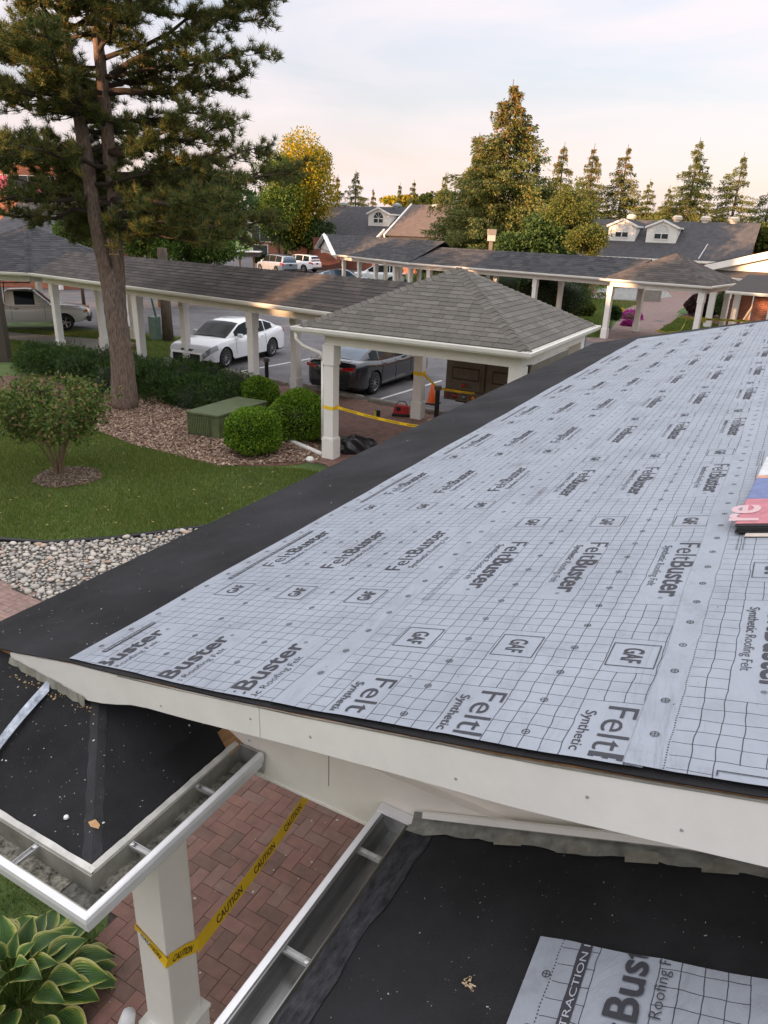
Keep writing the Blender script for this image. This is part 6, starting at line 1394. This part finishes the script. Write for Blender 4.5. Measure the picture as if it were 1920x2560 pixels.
def dormer(t,I,s,w,zb,hw,rise,u0,dark=False,over=.18,back=None,arch=True,lab=None):
    """gabled dormer: front centre s metres along, front face where the roof reaches zb"""
    u=(zb-I['ze'])/(I['zr']-I['ze']); f=onroof(I,s,u); d3,n3=K((*I['d'],0)),K((*I['n'],0)); slope=(I['zr']-I['ze'])/I['dep']
    q=thing('d','d','d'); bpy.data.objects.remove(q)
    def pt(a,z,y): return f+d3*a+n3*y+np.array([0,0,z])
    bk=hw/slope; bkr=(hw+rise)/slope
    b=MB(); b.add([pt(-w/2,0,0),pt(w/2,0,0),pt(w/2,hw,0),pt(0,hw+rise,0),pt(-w/2,hw,0)],[(0,1,2,3,4)]); 
    for sg_ in (-1,1): b.add([pt(sg_*w/2,0,0),pt(sg_*w/2,hw,0),pt(sg_*w/2,hw,bk)],[(0,1,2) if sg_<0 else (2,1,0)])
    dm_=b.build('dormer',white,t)
    for k in range(int(hw/.14)): b=MB(); b.add([pt(-w/2,.14*k+.0,-.004),pt(w/2,.14*k,-.004),pt(w/2,.14*k+.012,-.014),pt(-w/2,.14*k+.012,-.014)],[(0,1,2,3)]); b.build('siding_board',white_n,dm_)
    for sg_ in (-1,1):
        b=MB(); p=[pt(0,hw+rise+.06,-over),pt(sg_*(w/2+over),hw-over*rise/(w/2)+.06,-over),pt(sg_*(w/2+over),hw-over*rise/(w/2)+.06,bk*.9),pt(0,hw+rise+.06,bkr)]; b.add(p,[(0,1,2,3) if sg_<0 else (3,2,1,0)]); b.build('dormer_roof',shing_c,dm_)
        b=MB(); b.beam(pt(0,hw+rise-.02,-over-.02),pt(sg_*(w/2+over),hw-over*rise/(w/2)-.02,-over-.02),.06,.17); b.build('rake_trim',white,dm_)
        b=MB(); b.beam(pt(sg_*(w/2+over),hw-over*rise/(w/2)-.02,-over),pt(sg_*(w/2+over),hw-over*rise/(w/2)-.02,bk*.85),.05,.15); b.build('eave_trim',white,dm_)
    ww=w*.46; wh=hw*.30; cz=hw*.42
    for sg_ in (-1,1):
        b=MB(); b.beam(pt(sg_*ww/4,cz-wh/2,-.03),pt(sg_*ww/4,cz+wh/2,-.03),ww*.44,.03,tuple(n3)); b.build('pane',glass_h,dm_)
    for a,z0,z1 in ((-ww/2-.03,cz-wh/2-.05,cz+wh/2),(0,cz-wh/2,cz+wh/2),(ww/2+.03,cz-wh/2-.05,cz+wh/2)): b=MB(); b.beam(pt(a,z0,-.045),pt(a,z1,-.045),.07,.05,tuple(n3)); b.build('window_frame',white,dm_)
    for z0 in (cz-wh/2-.05,cz+wh/2+.03): b=MB(); b.beam(pt(-ww/2-.06,z0,-.045),pt(ww/2+.06,z0,-.045),.05,.08); b.build('window_frame',white,dm_)
    R=ww/2; z0=cz+wh/2+.08; n=12; V=[pt(0,z0,-.03)]+[pt(R*math.cos(math.pi*k/n),z0+R*math.sin(math.pi*k/n),-.03) for k in range(n+1)]
    b=MB(); b.add(V,[(0,k+2,k+1) for k in range(n)]); b.build('arched_pane',glass_h if dark else mat('louvre_white',(.62,.62,.60),.6),dm_)
    b=MB(); b.tube([pt(R*1.06*math.cos(math.pi*k/n),z0+R*1.06*math.sin(math.pi*k/n),-.04) for k in range(n+1)],.035,5); 
    for k in (1,2,3): b.tube([pt(0,z0,-.045),pt(R*math.cos(math.pi*k/4),z0+R*math.sin(math.pi*k/4),-.045)],.018,4)
    b.build('arch_trim',white,dm_)
    return dm_
roof_far=mat('far_charcoal_shingle',(.092,.090,.095),.95,var=.25,scale=2.5,bump=.5,bscale=30,spec=.2); roof_br_lit=mat('far_brown_lit_shingle',(.13,.105,.095),.95,var=.2,scale=2.5,bump=.5,bscale=30,spec=.2)  # wing roof: brown with its warm evening light put into the colour
def courses(t,I,m,exp=.2,n=None,s0=0,s1=None):
    """roof courses as thin overlapping strips, joined because single shingles are below a pixel here"""
    L_=np.linalg.norm(I['B']-I['A']); k=int(math.hypot(I['dep'],I['zr']-I['ze'])/exp); b=MB()
    for i in range(k):
        a,c=onroof(I,0,i/k),onroof(I,L_,i/k); a2,c2=onroof(I,0,(i+1)/k),onroof(I,L_,(i+1)/k); u=np.array([0,0,.035]); v=np.array([0,0,.012]); b.add([a+v,c+v,c+u,a+u,c2+v,a2+v],[(0,1,2,3),(3,2,4,5)])
    b.build('shingle_field',m,t,kind='stuff')
hR,I=house('brick_house','long brick house at the right with a dark roof and two white dormers',-21,-4.4,74,2.72,80.5,6.08,roof_far,axis=True); courses(hR,I,roof_far)
def onYp(x,y,Y): r=ray(x,y); return P0+r*(Y/r[1])
dormer(hR,I,21-16.2,2.6,4.1,1.42,.58,0); dormer(hR,I,21-12.5,2.75,4.05,1.45,.60,0)
for px in (1578,1693,1764,1835):
    p=onYp(px,550,80.6); b=MB(); b.lathe([(.36,-.3),(.36,.15),(.48,.17),(.48,.42),(.28,.55),(0,.56)],(p[0],80.6,6.05),12); b.build('roof_vent',mat('vent_cream',(.62,.55,.45),.6),hR)
for px in (1555,1582,1728): p=onYp(px,650,74.2); b=MB(); b.b2(-.14,.14,-.14,.14,0,2.6); o=b.build('porch_post',white,hR); o.location=(p[0],74.25,0)
for px,w_ in ((1800,1.3),(1535,1.3),(1620,1.0)): p=onYp(px,670,74.5); win(hR,(p[0],74.47,1.5),I['d'],-I['n'],w_,1.0)
p,q=onYp(1745,652,74.1),onYp(1768,618,76.6); b=MB(); b.tube([(p[0],74.15,2.86),(q[0],76.6,4.12)],.05,5); b.build('roof_valley',galv_l,hR)
settle(hR,(*((I['A']+I['B'])/2),0))
hC,I=house('brick_house','house in the centre distance with one arched dormer and a white rake board',-53,-25,72.5,2.75,80,6.75,roof_far,axis=True); courses(hC,I,roof_far)
dormer(hC,I,53-43,2.65,4.65,1.34,.58,0,dark=True)
a_=[onroof(I,53-40.8,.16),onroof(I,28,.16),onroof(I,28,1.),onroof(I,53-40.8,1.)]; up=np.array([0,0,.34]); b=MB(); b.add([p+up for p in a_],[(0,1,2,3)]); b.build('wing_roof',roof_br_lit,hC)
b=MB(); b.beam(tuple(a_[0]+up*.75-np.array([.1,0,0])),tuple(a_[3]+up*.75-np.array([.1,0,0])),.16,.40); b.build('rake_board',white,hC)
b=MB(); p0_,p1_=onroof(I,53-41.6,.12),onroof(I,53-41.6,.33); b.beam(tuple(p0_+up*.6),tuple(p1_+up*.6),.2,.25); b.build('rake_return',white,hC)
for px in (828,858,992,1090): p=onYp(px,520,80.1); b=MB(); b.lathe([(.40,-.3),(.40,.1),(.55,.12),(.55,.35),(0,.5)],(p[0],80.1,6.72),12); b.build('roof_vent',mat('vent_grey',(.33,.35,.35),.6),hC)
settle(hC,(*((I['A']+I['B'])/2),0))
hL,I=house('brick_house','low house with a slate-blue roof glimpsed left of the pine trunk',-60,190,50,2.8,57,5.6,roof_far); 
for px in (60,118,160): p=onroof(I,(px+60)*50/1930,0); win(hL,(p[0]+I['n'][0]*.47,p[1]+I['n'][1]*.47,1.5),I['d'],-I['n'],1.2,1.3)
p=onroof(I,(140+60)*50/1930,0); b=MB(); b.b2(-.12,.12,-.12,.12,0,2.6); o=b.build('porch_post',white,hL); o.location=(p[0],p[1],0); settle(hL,(*((I['A']+I['B'])/2),0))
def block(name,label,pxl,pxr,D,z1,windows,dep=8,z0=0.,m=None,edge=True):
    t=thing(name,label,'building'); A,B_=atD(pxl,600,D)[:2],atD(pxr,600,D)[:2]; d=(B_-A)/np.linalg.norm(B_-A); n=Fh[:2]; b=MB(); b.prism([(*A,z0),(*B_,z0),(*B_,z1),(*A,z1)],(n[0]*dep,n[1]*dep,0)); b.build('brick_wall',m or brick_wall,t)
    if edge:
        b=MB(); b.prism([(*(A-d*.3-n*.3),z1),(*(B_+d*.3-n*.3),z1),(*(B_+d*.3-n*.3),z1+.25),(*(A-d*.3-n*.3),z1+.25)],(n[0]*(dep+.6),n[1]*(dep+.6),0)); b.build('roof_edge',white,t)

    for px,z,w,h,gm in windows:
        p=atD(px,600,D)[:2]; win(t,(p[0]-n[0]*.02,p[1]-n[1]*.02,z),d,-n,w,h,gm=gm)
    settle(t,(*((A+B_)/2+n*dep/2),0)); return t
block('brick_building','tall orange-lit brick building with pink-curtained windows behind the pine at upper left',-90,215,86,9.6,[(30,7.6,1.0,1.7,pinkm),(58,7.6,1.5,1.7,None),(90,7.6,1.5,1.7,None),(118,7.6,.9,1.7,pinkm),(145,7.6,1.0,1.7,None)])
block('brick_building','brick house with tall white windows behind the maple trunk',632,712,104,6.8,[(650,3.2,2.2,2.0,None),(690,3.2,1.6,2.2,None),(650,.9,2.,1.6,None)])
block('brick_building','brick wall corner behind the far gable and maroon sedan',783,850,82,3.3,[],edge=False,m=mat('dark_brick',(.12,.045,.032),.9,var=.2,scale=8))  # one even darker brick tone for this corner
# sign board shelter beside the minivan
t=thing('notice_shelter','small wooden shelter with a flat white roof edge beside the minivan','shelter'); c=atD(618,650,52)[:2]; d=Rh[:2]
for k in (-.5,.45): p=c+d*k; b=MB(); b.box((p[0],p[1],1.25),(.12,.12,2.5),AZ); b.build('post',wood,t)
b=MB(); b.box((c[0],c[1],2.6),(1.7,1.2,.28),AZ); b.build('flat_roof',mat('dark_fascia',(.07,.05,.05),.7),t); b=MB(); b.box((c[0],c[1],2.77),(1.9,1.4,.06),AZ); b.build('roof_trim',white,t); b=MB(); b.box((c[0],c[1],1.5),(.9,.3,.08),AZ); b.build('shelf',wood,t); settle(t,(*c,0))
# clipped hedge and shrubs by the far lawn
t=thing('clipped_hedge','long low clipped dark hedge behind the minivan and white SUV','hedge'); r=np.random.default_rng(3); A,B_=atD(636,640,92)[:2],atD(726,640,92)[:2]; b=MB(); b.beam((*A,.45),(*B_,.45),1.1,.9); b.build('inner_core',dark_core,t); n=9000; f=r.uniform(-.01,1.01,n); p=np.stack([A[0]+(B_[0]-A[0])*f,A[1]+(B_[1]-A[1])*f,np.zeros(n)],1)+np.stack([-Fh[0]*.6*np.ones(n),-Fh[1]*.6*np.ones(n),r.uniform(0,1,n)],1); k=r.random(n)<.35; p[k,2]=1; p[k,:2]+=Fh[:2]*r.uniform(0,1.2,(k.sum(),1)); npmesh('foliage',quads(p,unit(r.normal(size=(n,3))),.14,.05,r),4,dark_l,t); settle(t,(*((A+B_)/2),0))
# right brick building with porch, gutters and the ladder
t=thing('brick_house','red brick house at the right edge with glowing cream gable trim and porch columns','house')
def hp(px,py,z): return at(px,py,z)
b=MB(); P=[(-1.55,33.9),(6,32.6),(6.6,37),(-1.1,38.2)]; b.prism([(*p,0) for p in P],(0,0,2.66)); b.build('brick_wall',brick_wall,t)
b=MB(); z=2.72; E_=[(-2.6,33.4,z),(6,31.8,z),(6.5,35.4,3.25),(-2.1,37.0,3.25)]; b.add(E_,[(0,1,2,3)]); b.build('lower_roof',shing_b,t)
gutter('gutter',[(6,31.8),(-2.6,33.4)],[(-.1,-1),(-.1,-1)],2.72,white_n,t,1.1)
pc=[(-4.9,44.6),(-2.2,43.9)]
b=MB(); A=(-5.1,44.5,2.75); B_=(-1.6,43.6,2.75); b.add([A,B_,(-1.3,45.4,3.35),(-4.6,46.3,3.35)],[(0,1,2,3)]); b.build('porch_roof',shing_b,t); gutter('gutter',[B_[:2],A[:2]],[(-.2,-1),(-.2,-1)],2.75,white_n,t,1.5)
for x,y in ((-4.1,44.9),(-2.9,45.6),(-1.9,44.3)): post(t,x,y,2.6,w=.34,m=white)
ga=[(-4.6,46.2,3.2),(3.6,41.5,3.0),(3.6,41.5,5.8)]; 
b=MB(); b.add([(-4.4,45.3,3.05),(4.0,43.5,2.7),(4.0,43.5,5.35)],[(0,1,2)]); b.build('gable_wall',cream,t)
b=MB(); b.beam((-4.8,45.15,3.12),(4.2,43.2,5.62),.3,.34); b.build('rake_board',white,t)
b=MB(); b.add([(-4.9,45.1,3.32),(4.3,43.1,5.85),(5.5,50,5.85),(-3.4,52,3.32)],[(0,1,2,3)]); b.build('upper_roof',shing_b,t)
b=MB(); b.prism([(-3.6,45.9,0),(4,44.4,0),(4,44.4,2.9),(-3.6,45.9,2.9)],(.1,.4,0)); b.build('porch_wall',brick_wall,t)
b=MB(); b.b2(-.95,-.75,33.62,33.8,0,2.6); b.build('corner_board',white,t)
b=MB(); b.tube([(.0,33.4,2.5),(.0,33.4,.3)],.05,6); b.build('downspout',white_n,t)
settle(t,(2,38,0))
t=thing('ladder','orange fibreglass extension ladder leaning up against the brick house roof','ladder'); L0,L1=at(1862,818,.9),at(1945,690,2.9); d=unit((L1-L0)[None])[0]; sd=np.array([.22,.12,0])
a,b0_=L0-d*.6,L1+d*.5
lad=mat('fibreglass_ladder',(.80,.46,.20),.5)  # rails are orange fibreglass
for s in (-1,1): b=MB(); b.beam(a+sd*s,b0_+sd*s,.07,.20); b.build('rail',lad,t)
for k in range(9): b=MB(); c=a+(b0_-a)*(k+.5)/9; b.tube([c-sd,c+sd],.018,6); b.build('rung',galv_l,t)
settle(t,a)
b=MB(); p=at(1620,752); b.box((p[0],p[1],.42),(1.5,1.2,.84),AZ); o=b.build('planter',conc,bev=.02); tag(o,'square concrete planter box on the pale gravel beyond the far walkway','planter')
# lamps
def lamp(label,p,h,m_,s=1.,w=.12,dark=False):
    t=thing('lamp_post',label,'lamp post','box-headed lamp posts'); x,y=p[0],p[1]; b=MB(); b.box((x,y,(h-.75*s)/2),(w,w,h-.75*s),AZ); b.build('pole',m_,t); 
    b=MB(); b.box((x,y,h-.20*s),(.62*s,.62*s,.40*s),AZ); b.build('cap',mat('lamp_cap_brown',(.05,.035,.03),.6) if dark else mat('lamp_cap_grey',(.22,.21,.19),.6),t,bev=.01)
    b=MB(); b.box((x,y,h-.62*s),(.54*s,.54*s,.44*s),AZ); b.build('diffuser',mat('frosted_lamp',(.50,.50,.47),.4),t); b=MB(); b.lathe([(.22*s,0),(.05*s,.25*s)],(x,y,h-.85*s),10); b.build('reflector',white_n,t); settle(t,(x,y,0))
p=at(22,905); lamp('dark brown lamp post with a boxy head at the left edge',(p[0]-.15,p[1]),4.62,mat('lamp_brown',(.075,.058,.045),.7),.9,.30,True)
b=MB(); b.tube([(p[0]-.55,p[1]-.1,2.6),(p[0]-.5,p[1]-.1,.25),(p[0]-.2,p[1]-.35,.08)],.06,8); tag(b.build('downspout',white_n,smooth=True),'white downspout running down beside the brown lamp post at the left edge','downspout')
p=atD(1228,600,47); lamp('grey box-headed lamp post behind the far walkway, in front of the huge spruce',p,float(atD(1228,573,47)[2]),mat('lamp_grey',(.22,.20,.17),.7),.8,.2)
# ------------------------------------------------------------ small things near the lot
t=thing('utility_box','olive green ribbed electrical utility box on the mulch','utility box')
q=[np.array(v) for v in ((-10.93,12.22),(-11.80,12.12),(-11.84,13.95),(-10.95,14.0))]
b=MB(); b.prism([(*v,.02) for v in q],(0,0,.50)); b.build('cabinet',util,t,bev=.012)
cen=sum(q)/4; b=MB(); b.prism([(*(cen+(v-cen)*1.035),.525) for v in q],(0,0,.055)); b.build('lid',util,t,bev=.012)
e=q[0]-q[1]; 
for k in range(12): p=q[1]+e*(.05+.68*k/12); b=MB(); b.box((p[0],p[1]-.018,.27),(.030,.030,.40),math.atan2(e[1],e[0])); b.build('rib',util,t,bev=.004)
p=q[1]+e*.38; b=MB(); b.box((p[0],p[1]-.006,.27),(.66,.008,.42),math.atan2(e[1],e[0])); b.build('rib_recess',util_rib,t)
settle(t,(*cen,0))
def bollard(label,p,h,band=False):
    t=thing('bollard',label,'bollard','black bollards by the lot'); x,y=p[0],p[1]; b=MB(); b.lathe([(.06,0),(.06,h*.9)],(x,y,0),14); b.lathe([(.11,0),(.11,.02),(.06,.03)],(x,y,0),14); b.build('tube',black_p,t,smooth=False)
    b=MB(); b.lathe([(.06,0),(.095,.0),(.095,.10),(.06,.12),(0,.12)],(x,y,h*.88),14); b.build('head',mat('bollard_head',(.12,.10,.08),.5),t); settle(t,(x,y,0))
bollard('black bollard light between the front walkway pillars',at(668,971),.92); bollard('black bollard wrapped with caution tape by the dump truck',at(1090,1052),.93)
p=at(1079,1009); t=thing('traffic_cone','orange traffic cone on a black base left of the dump truck','cone'); b=MB(); b.b2(p[0]-.2,p[0]+.2,p[1]-.2,p[1]+.2,.008,.045); b.build('base',black_p,t); b=MB(); b.lathe([(.15,.04),(.13,.08),(.03,.62),(.0,.62)],(p[0],p[1],0),18); b.build('cone_body',orange,t,smooth=True); settle(t,(p[0],p[1],0))
t=thing('utility_pedestal','pale green utility pedestal with a slanting green guy guard beside a tree stump','utility box'); p=at(390,850); b=MB(); b.b2(p[0]-.18,p[0]+.18,p[1]-.18,p[1]+.18,0,.95); b.build('cabinet',util2,t,bev=.02); b=MB(); b.tube([(p[0]+.1,p[1],.95),(p[0]-.35,p[1]+.1,2.4)],.04,6); b.build('guy_guard',mat('dark_green_tube',(.01,.10,.06),.5),t); settle(t,(p[0],p[1],0))
p=at(421,853); b=MB(); b.tube([(p[0],p[1],0),(p[0],p[1],1.2),(p[0]+.03,p[1],3.6)],[.24,.21,.19],12); tag(b.build('utility_pole',bark2,smooth=True),'dark wooden pole standing behind the walkway beside the pale green pedestal','pole')
# bags
def lump(name,label,c,rad,m,cat,seed,k=.16):
    bm=bmesh.new(); bmesh.ops.create_icosphere(bm,subdivisions=4,radius=1); r=random.Random(seed); ph=[r.random()*6 for _ in range(9)]
    for v in bm.verts:
        d=v.co.copy(); f=1+k*(math.sin(d.x*3+ph[0])*math.sin(d.y*4+ph[1])+.5*math.sin(d.x*9+d.z*7+ph[2])+.35*math.sin(d.y*13+ph[3]+d.x*5)); v.co=Vector((d.x*rad[0]*f,d.y*rad[1]*f,max(-.25,d.z)*rad[2]*f+rad[2]*.25))
    me=bpy.data.meshes.new(name); bm.to_mesh(me); bm.free(); me.materials.append(m); me.shade_smooth(); o=bpy.data.objects.new(name,me); COL.objects.link(o); o.location=(c[0],c[1],.02); o.rotation_euler=(0,0,.5); tag(o,label,cat); return o
lump('rubbish_bag','slumped black rubbish bag on the pavers beside the front gazebo pillar',at(890,1132),(.46,.26,.30),black_pl,'bag',3)
t=thing('tool_bag','red and black tool bag beside the back gazebo pillar','bag'); p=at(1003,1040); b=MB(); 
b.box((p[0],p[1],.17),(.46,.28,.26),.4,.8); b.build('bag_body',redm,t,bev=.05); b=MB(); b.box((p[0],p[1],.05),(.48,.30,.08),.4); b.build('bag_base',black_p,t,bev=.02); b=MB(); b.tube([(p[0]-.15,p[1]-.06,.28),(p[0]-.06,p[1]-.02,.40),(p[0]+.06,p[1]+.03,.40),(p[0]+.15,p[1]+.07,.28)],.014,6); b.build('handle',black_p,t); b=MB(); b.box((p[0]-.02,p[1]-.13,.2),(.12,.03,.14),.4); b.build('pocket',black_p,t,bev=.01); settle(t,(p[0],p[1],0))
t=thing('tape_measure','black and lime chalk box standing on the pavers left of the red tool bag','tool'); p=at(943,1046); b=MB(); b.box((p[0],p[1],.12),(.16,.08,.22),.3); b.build('case',black_p,t,bev=.03); b=MB(); b.box((p[0]-.04,p[1]-.045,.12),(.07,.02,.18),.3); b.build('side_panel',yell2,t,bev=.006); settle(t,(p[0],p[1],0))
# caution tape
def tape(label,pts,w,m,text=None,ts=.38,flip=1,up=(0,0,1),thk=.0,tilt=None,start=.15):
    pts=[np.array(V3(p)) for p in pts]; b=MB(); seg=[]; 
    for i,p in enumerate(pts):
        d=unit((pts[min(i+1,len(pts)-1)]-pts[max(i-1,0)])[None])[0]; u=np.array(up if tilt is None else tilt[i]); u=u-d*(u@d); u/=np.linalg.norm(u); b.v+=[V3(p-u*w/2),V3(p+u*w/2)]; seg.append((p,d,u))
    for i in range(len(pts)-1): b.f.append((2*i,2*i+2,2*i+3,2*i+1))
    o=b.build('caution_tape',m); sdf=o.modifiers.new('s','SOLIDIFY'); sdf.thickness=.0015; sdf.offset=0; tag(o,label,'tape','yellow caution tape')
    if text:
        q=MB(); cum=[0]
        for i in range(1,len(pts)): cum.append(cum[-1]+np.linalg.norm(pts[i]-pts[i-1]))
        v,f=text_fit('CAUTION',ts,w*.56,.015); s=start
        while s+ts<cum[-1]:
            vs=[]
            for a,h,_ in v:
                x=(s+a) if flip>0 else (s+ts-a); i=min(len(pts)-2,max(0,int(np.searchsorted(cum,x))-1)); p,d,u=seg[i]; L_=cum[i+1]-cum[i]; g=(x-cum[i])/L_; pos=pts[i]*(1-g)+pts[i+1]*g; u=seg[i][2]*(1-g)+seg[i+1][2]*g; nr=np.cross(unit((pts[i+1]-pts[i])[None])[0],u); sgn=1 if nr@(P0-pos)>0 else -1
                vs.append(pos+u*(h-w*.28)*(1 if flip>0 else 1)+nr*sgn*.0025)
            q.add(vs,f); s+=ts*1.55
        q.build('printed_lettering',ink,o)['kind']='stuff'
    return o
z0=1.66
side=np.array([-.35,-.35,.85])
A=np.array([-1.795,1.675,1.60]); F_=at(757,1993,1.20); Dv=(F_-A); E_=A+Dv*1.5; pts=[A+(E_-A)*f+np.array([0,0,-.05*math.sin(math.pi*f)]) for f in np.linspace(0,1,16)]
tape('taut yellow caution tape running from the near post across the brick walk',pts,.062,yell,True,.30,1,(-.45,.30,.85),start=.20)
w=.064
tape('yellow caution tape wrapped round the near white post',[(-1.972,1.60,1.82),(-1.974,1.497,1.80),(-1.80+.0,1.495,1.70),(-1.796,1.50,1.70),(-1.794,1.60,1.655),(-1.793,1.68,1.60)],w,yell,True,.13,1,start=.145)
c1=(-8.11,12.55); h=.123
def wrap(label,c,z,h,w=.07,m=yell): return tape(label,[(c[0]-h,c[1]-h,z+.01),(c[0]+h,c[1]-h,z),(c[0]+h,c[1]+h,z+.01),(c[0]-h,c[1]+h,z+.02),(c[0]-h,c[1]-h,z+.01)],w,m)
wrap('yellow tape band round the front gazebo pillar',c1,1.12,h); wrap('yellow tape band round the back gazebo pillar',(-8.12,16.75),1.20,h,.10)
a=np.array([-7.985,12.56,1.13]); e=at(1070,1066,.9); tape('sagging yellow tape from the front gazebo pillar towards the roof edge',[a+(e-a)*f*1.25+np.array([0,0,-.06*math.sin(math.pi*f)]) for f in np.linspace(0,1,10)],.06,yell,True,.3,1)
a=np.array([-8.0,16.7,1.20]); e=np.array([*at(1090,1052)[:2],.86]); tape('yellow tape from the back gazebo pillar to the black bollard',[a+(e-a)*f for f in np.linspace(0,1,6)],.06,yell); 
a=e; e2=at(1245,988,.72); tape('yellow tape from the black bollard across the dump truck tail',[a+(e2-a)*f*1.2+np.array([0,0,-.03*math.sin(math.pi*f)]) for f in np.linspace(0,1,8)],.06,yell,True,.3,1)
lump('tape_tangle','crumpled lime tape on the ground at the foot of the taped bollard',at(1080,1056),(.10,.08,.05),yell2,'tape',8,.3)
a=at(1757,798,1.0); e=at(1872,803,1.3); tape('lime caution tape stretched from the far gazebo pillar to the ladder',[a+(e-a)*f for f in np.linspace(0,1.1,8)],.10,yell2,True,.5,1); a=at(1700,793,1.0); e=at(1757,798,1.0); tape('lime caution tape between the two far gazebo pillars',[a,e],.10,yell2)
wrap('lime tape knot round the rear pillar of the far gazebo',at(1757,800,1.0)[:2],1.0,.14,.2,yell2)
a=at(1640,828); tape('loose lime tape lying on the grass by the far gazebo pillar',[a+np.array([.0,0,.05]),at(1665,832,.10),at(1700,828,.06),at(1712,810,.3),at(1718,790,.9)],.09,yell2)
print('props ok')
# ------------------------------------------------------------ out of frame behind and left: added blocks and trees that keep the near garden in evening shade
sp_=np.array([sh[0],sh[1]]); pa=Fh[:2]*math.cos(R_(-32))+Rh[:2]*math.sin(R_(-32))
def shade_block(label,t0,t1,dist,h,dep=9,rise=2.2):
    t=thing('brick_building',label,'building'); A=sp_*dist+pa*t0; B_=sp_*dist+pa*t1; b=MB(); b.prism([(*A,0),(*B_,0),(*B_,h),(*A,h)],(sp_[0]*dep,sp_[1]*dep,0)); b.build('brick_wall',brick_wall,t)
    b=MB(); n_=sp_; A2,B2=A-n_*.4,B_-n_*.4; C2,D2=B_+n_*(dep+.4),A+n_*(dep+.4); m1,m2=(A2+D2)/2,(B2+C2)/2; b.add([(*A2,h),(*B2,h),(*m2,h+rise),(*m1,h+rise),(*C2,h),(*D2,h)],[(0,1,2,3),(3,2,4,5),(0,3,5),(1,4,2)]); b.build('roof',roof_far,t); settle(t,(*((A+B_)/2),0))
shade_block('large brick sun blocker added behind the photographer on the left, outside the picture',-45,17.5,42,14.5); shade_block('low added sun blocker letting a sun patch through, outside the picture',17.5,19.1,42,8.9,rise=.15); shade_block('lower added sun blocker shading the foot of the pine, outside the picture',19.1,22.5,42,8.2,rise=.15)  # unseen sun blockers, heights stepped to let patches of sun through
shade_block('stepped sun blocker added further left, outside the picture',22.5,24.8,42,10.9,rise=.15); shade_block('second large sun blocker added further left, outside the picture',24.8,33,42,14.5)
def shade_tree(label,tt,dist,h,w,seed):
    t=thing('green_tree',label,'tree'); c=sp_*dist+pa*tt; r=np.random.default_rng(seed); b=MB(); b.tube([(*c,0),(*c,h*.6)],[.4,.2],8); b.build('trunk',bark2,t); n=9000; cs=r.normal(size=(40,3))*np.array([w*.28,w*.28,h*.20])+np.array([*c,h*.58]); p=cs[r.integers(0,40,n)]+r.normal(size=(n,3))*w*.10; npmesh('foliage',quads(p,unit(r.normal(size=(n,3))),.6,.22,r),4,green_l,t); settle(t,(*c,0))
for i,(tt,ds,h,w_) in enumerate(((20.8,44,14,4.5),(50.5,44,20,9),(56,48,21,9),(38,46,13,7),(80,46,17,10),(89,46,18,10))): shade_tree('leafy tree %s outside the picture on the left'%('in the gap between the residences','beside the second residence','next along the drive','fourth along the drive','fifth along the drive','last along the drive')[i] if 0 else ('leafy tree in the gap between the residences, outside the picture','leafy tree beside the second residence, outside the picture','broad tree next along the drive, outside the picture','slender tree midway along the drive, outside the picture','low tree added to shade the centre house roof, outside the picture','last tree added to shade the centre house roof, outside the picture')[i],tt,ds,h,w_,60+i)
print('all ok')
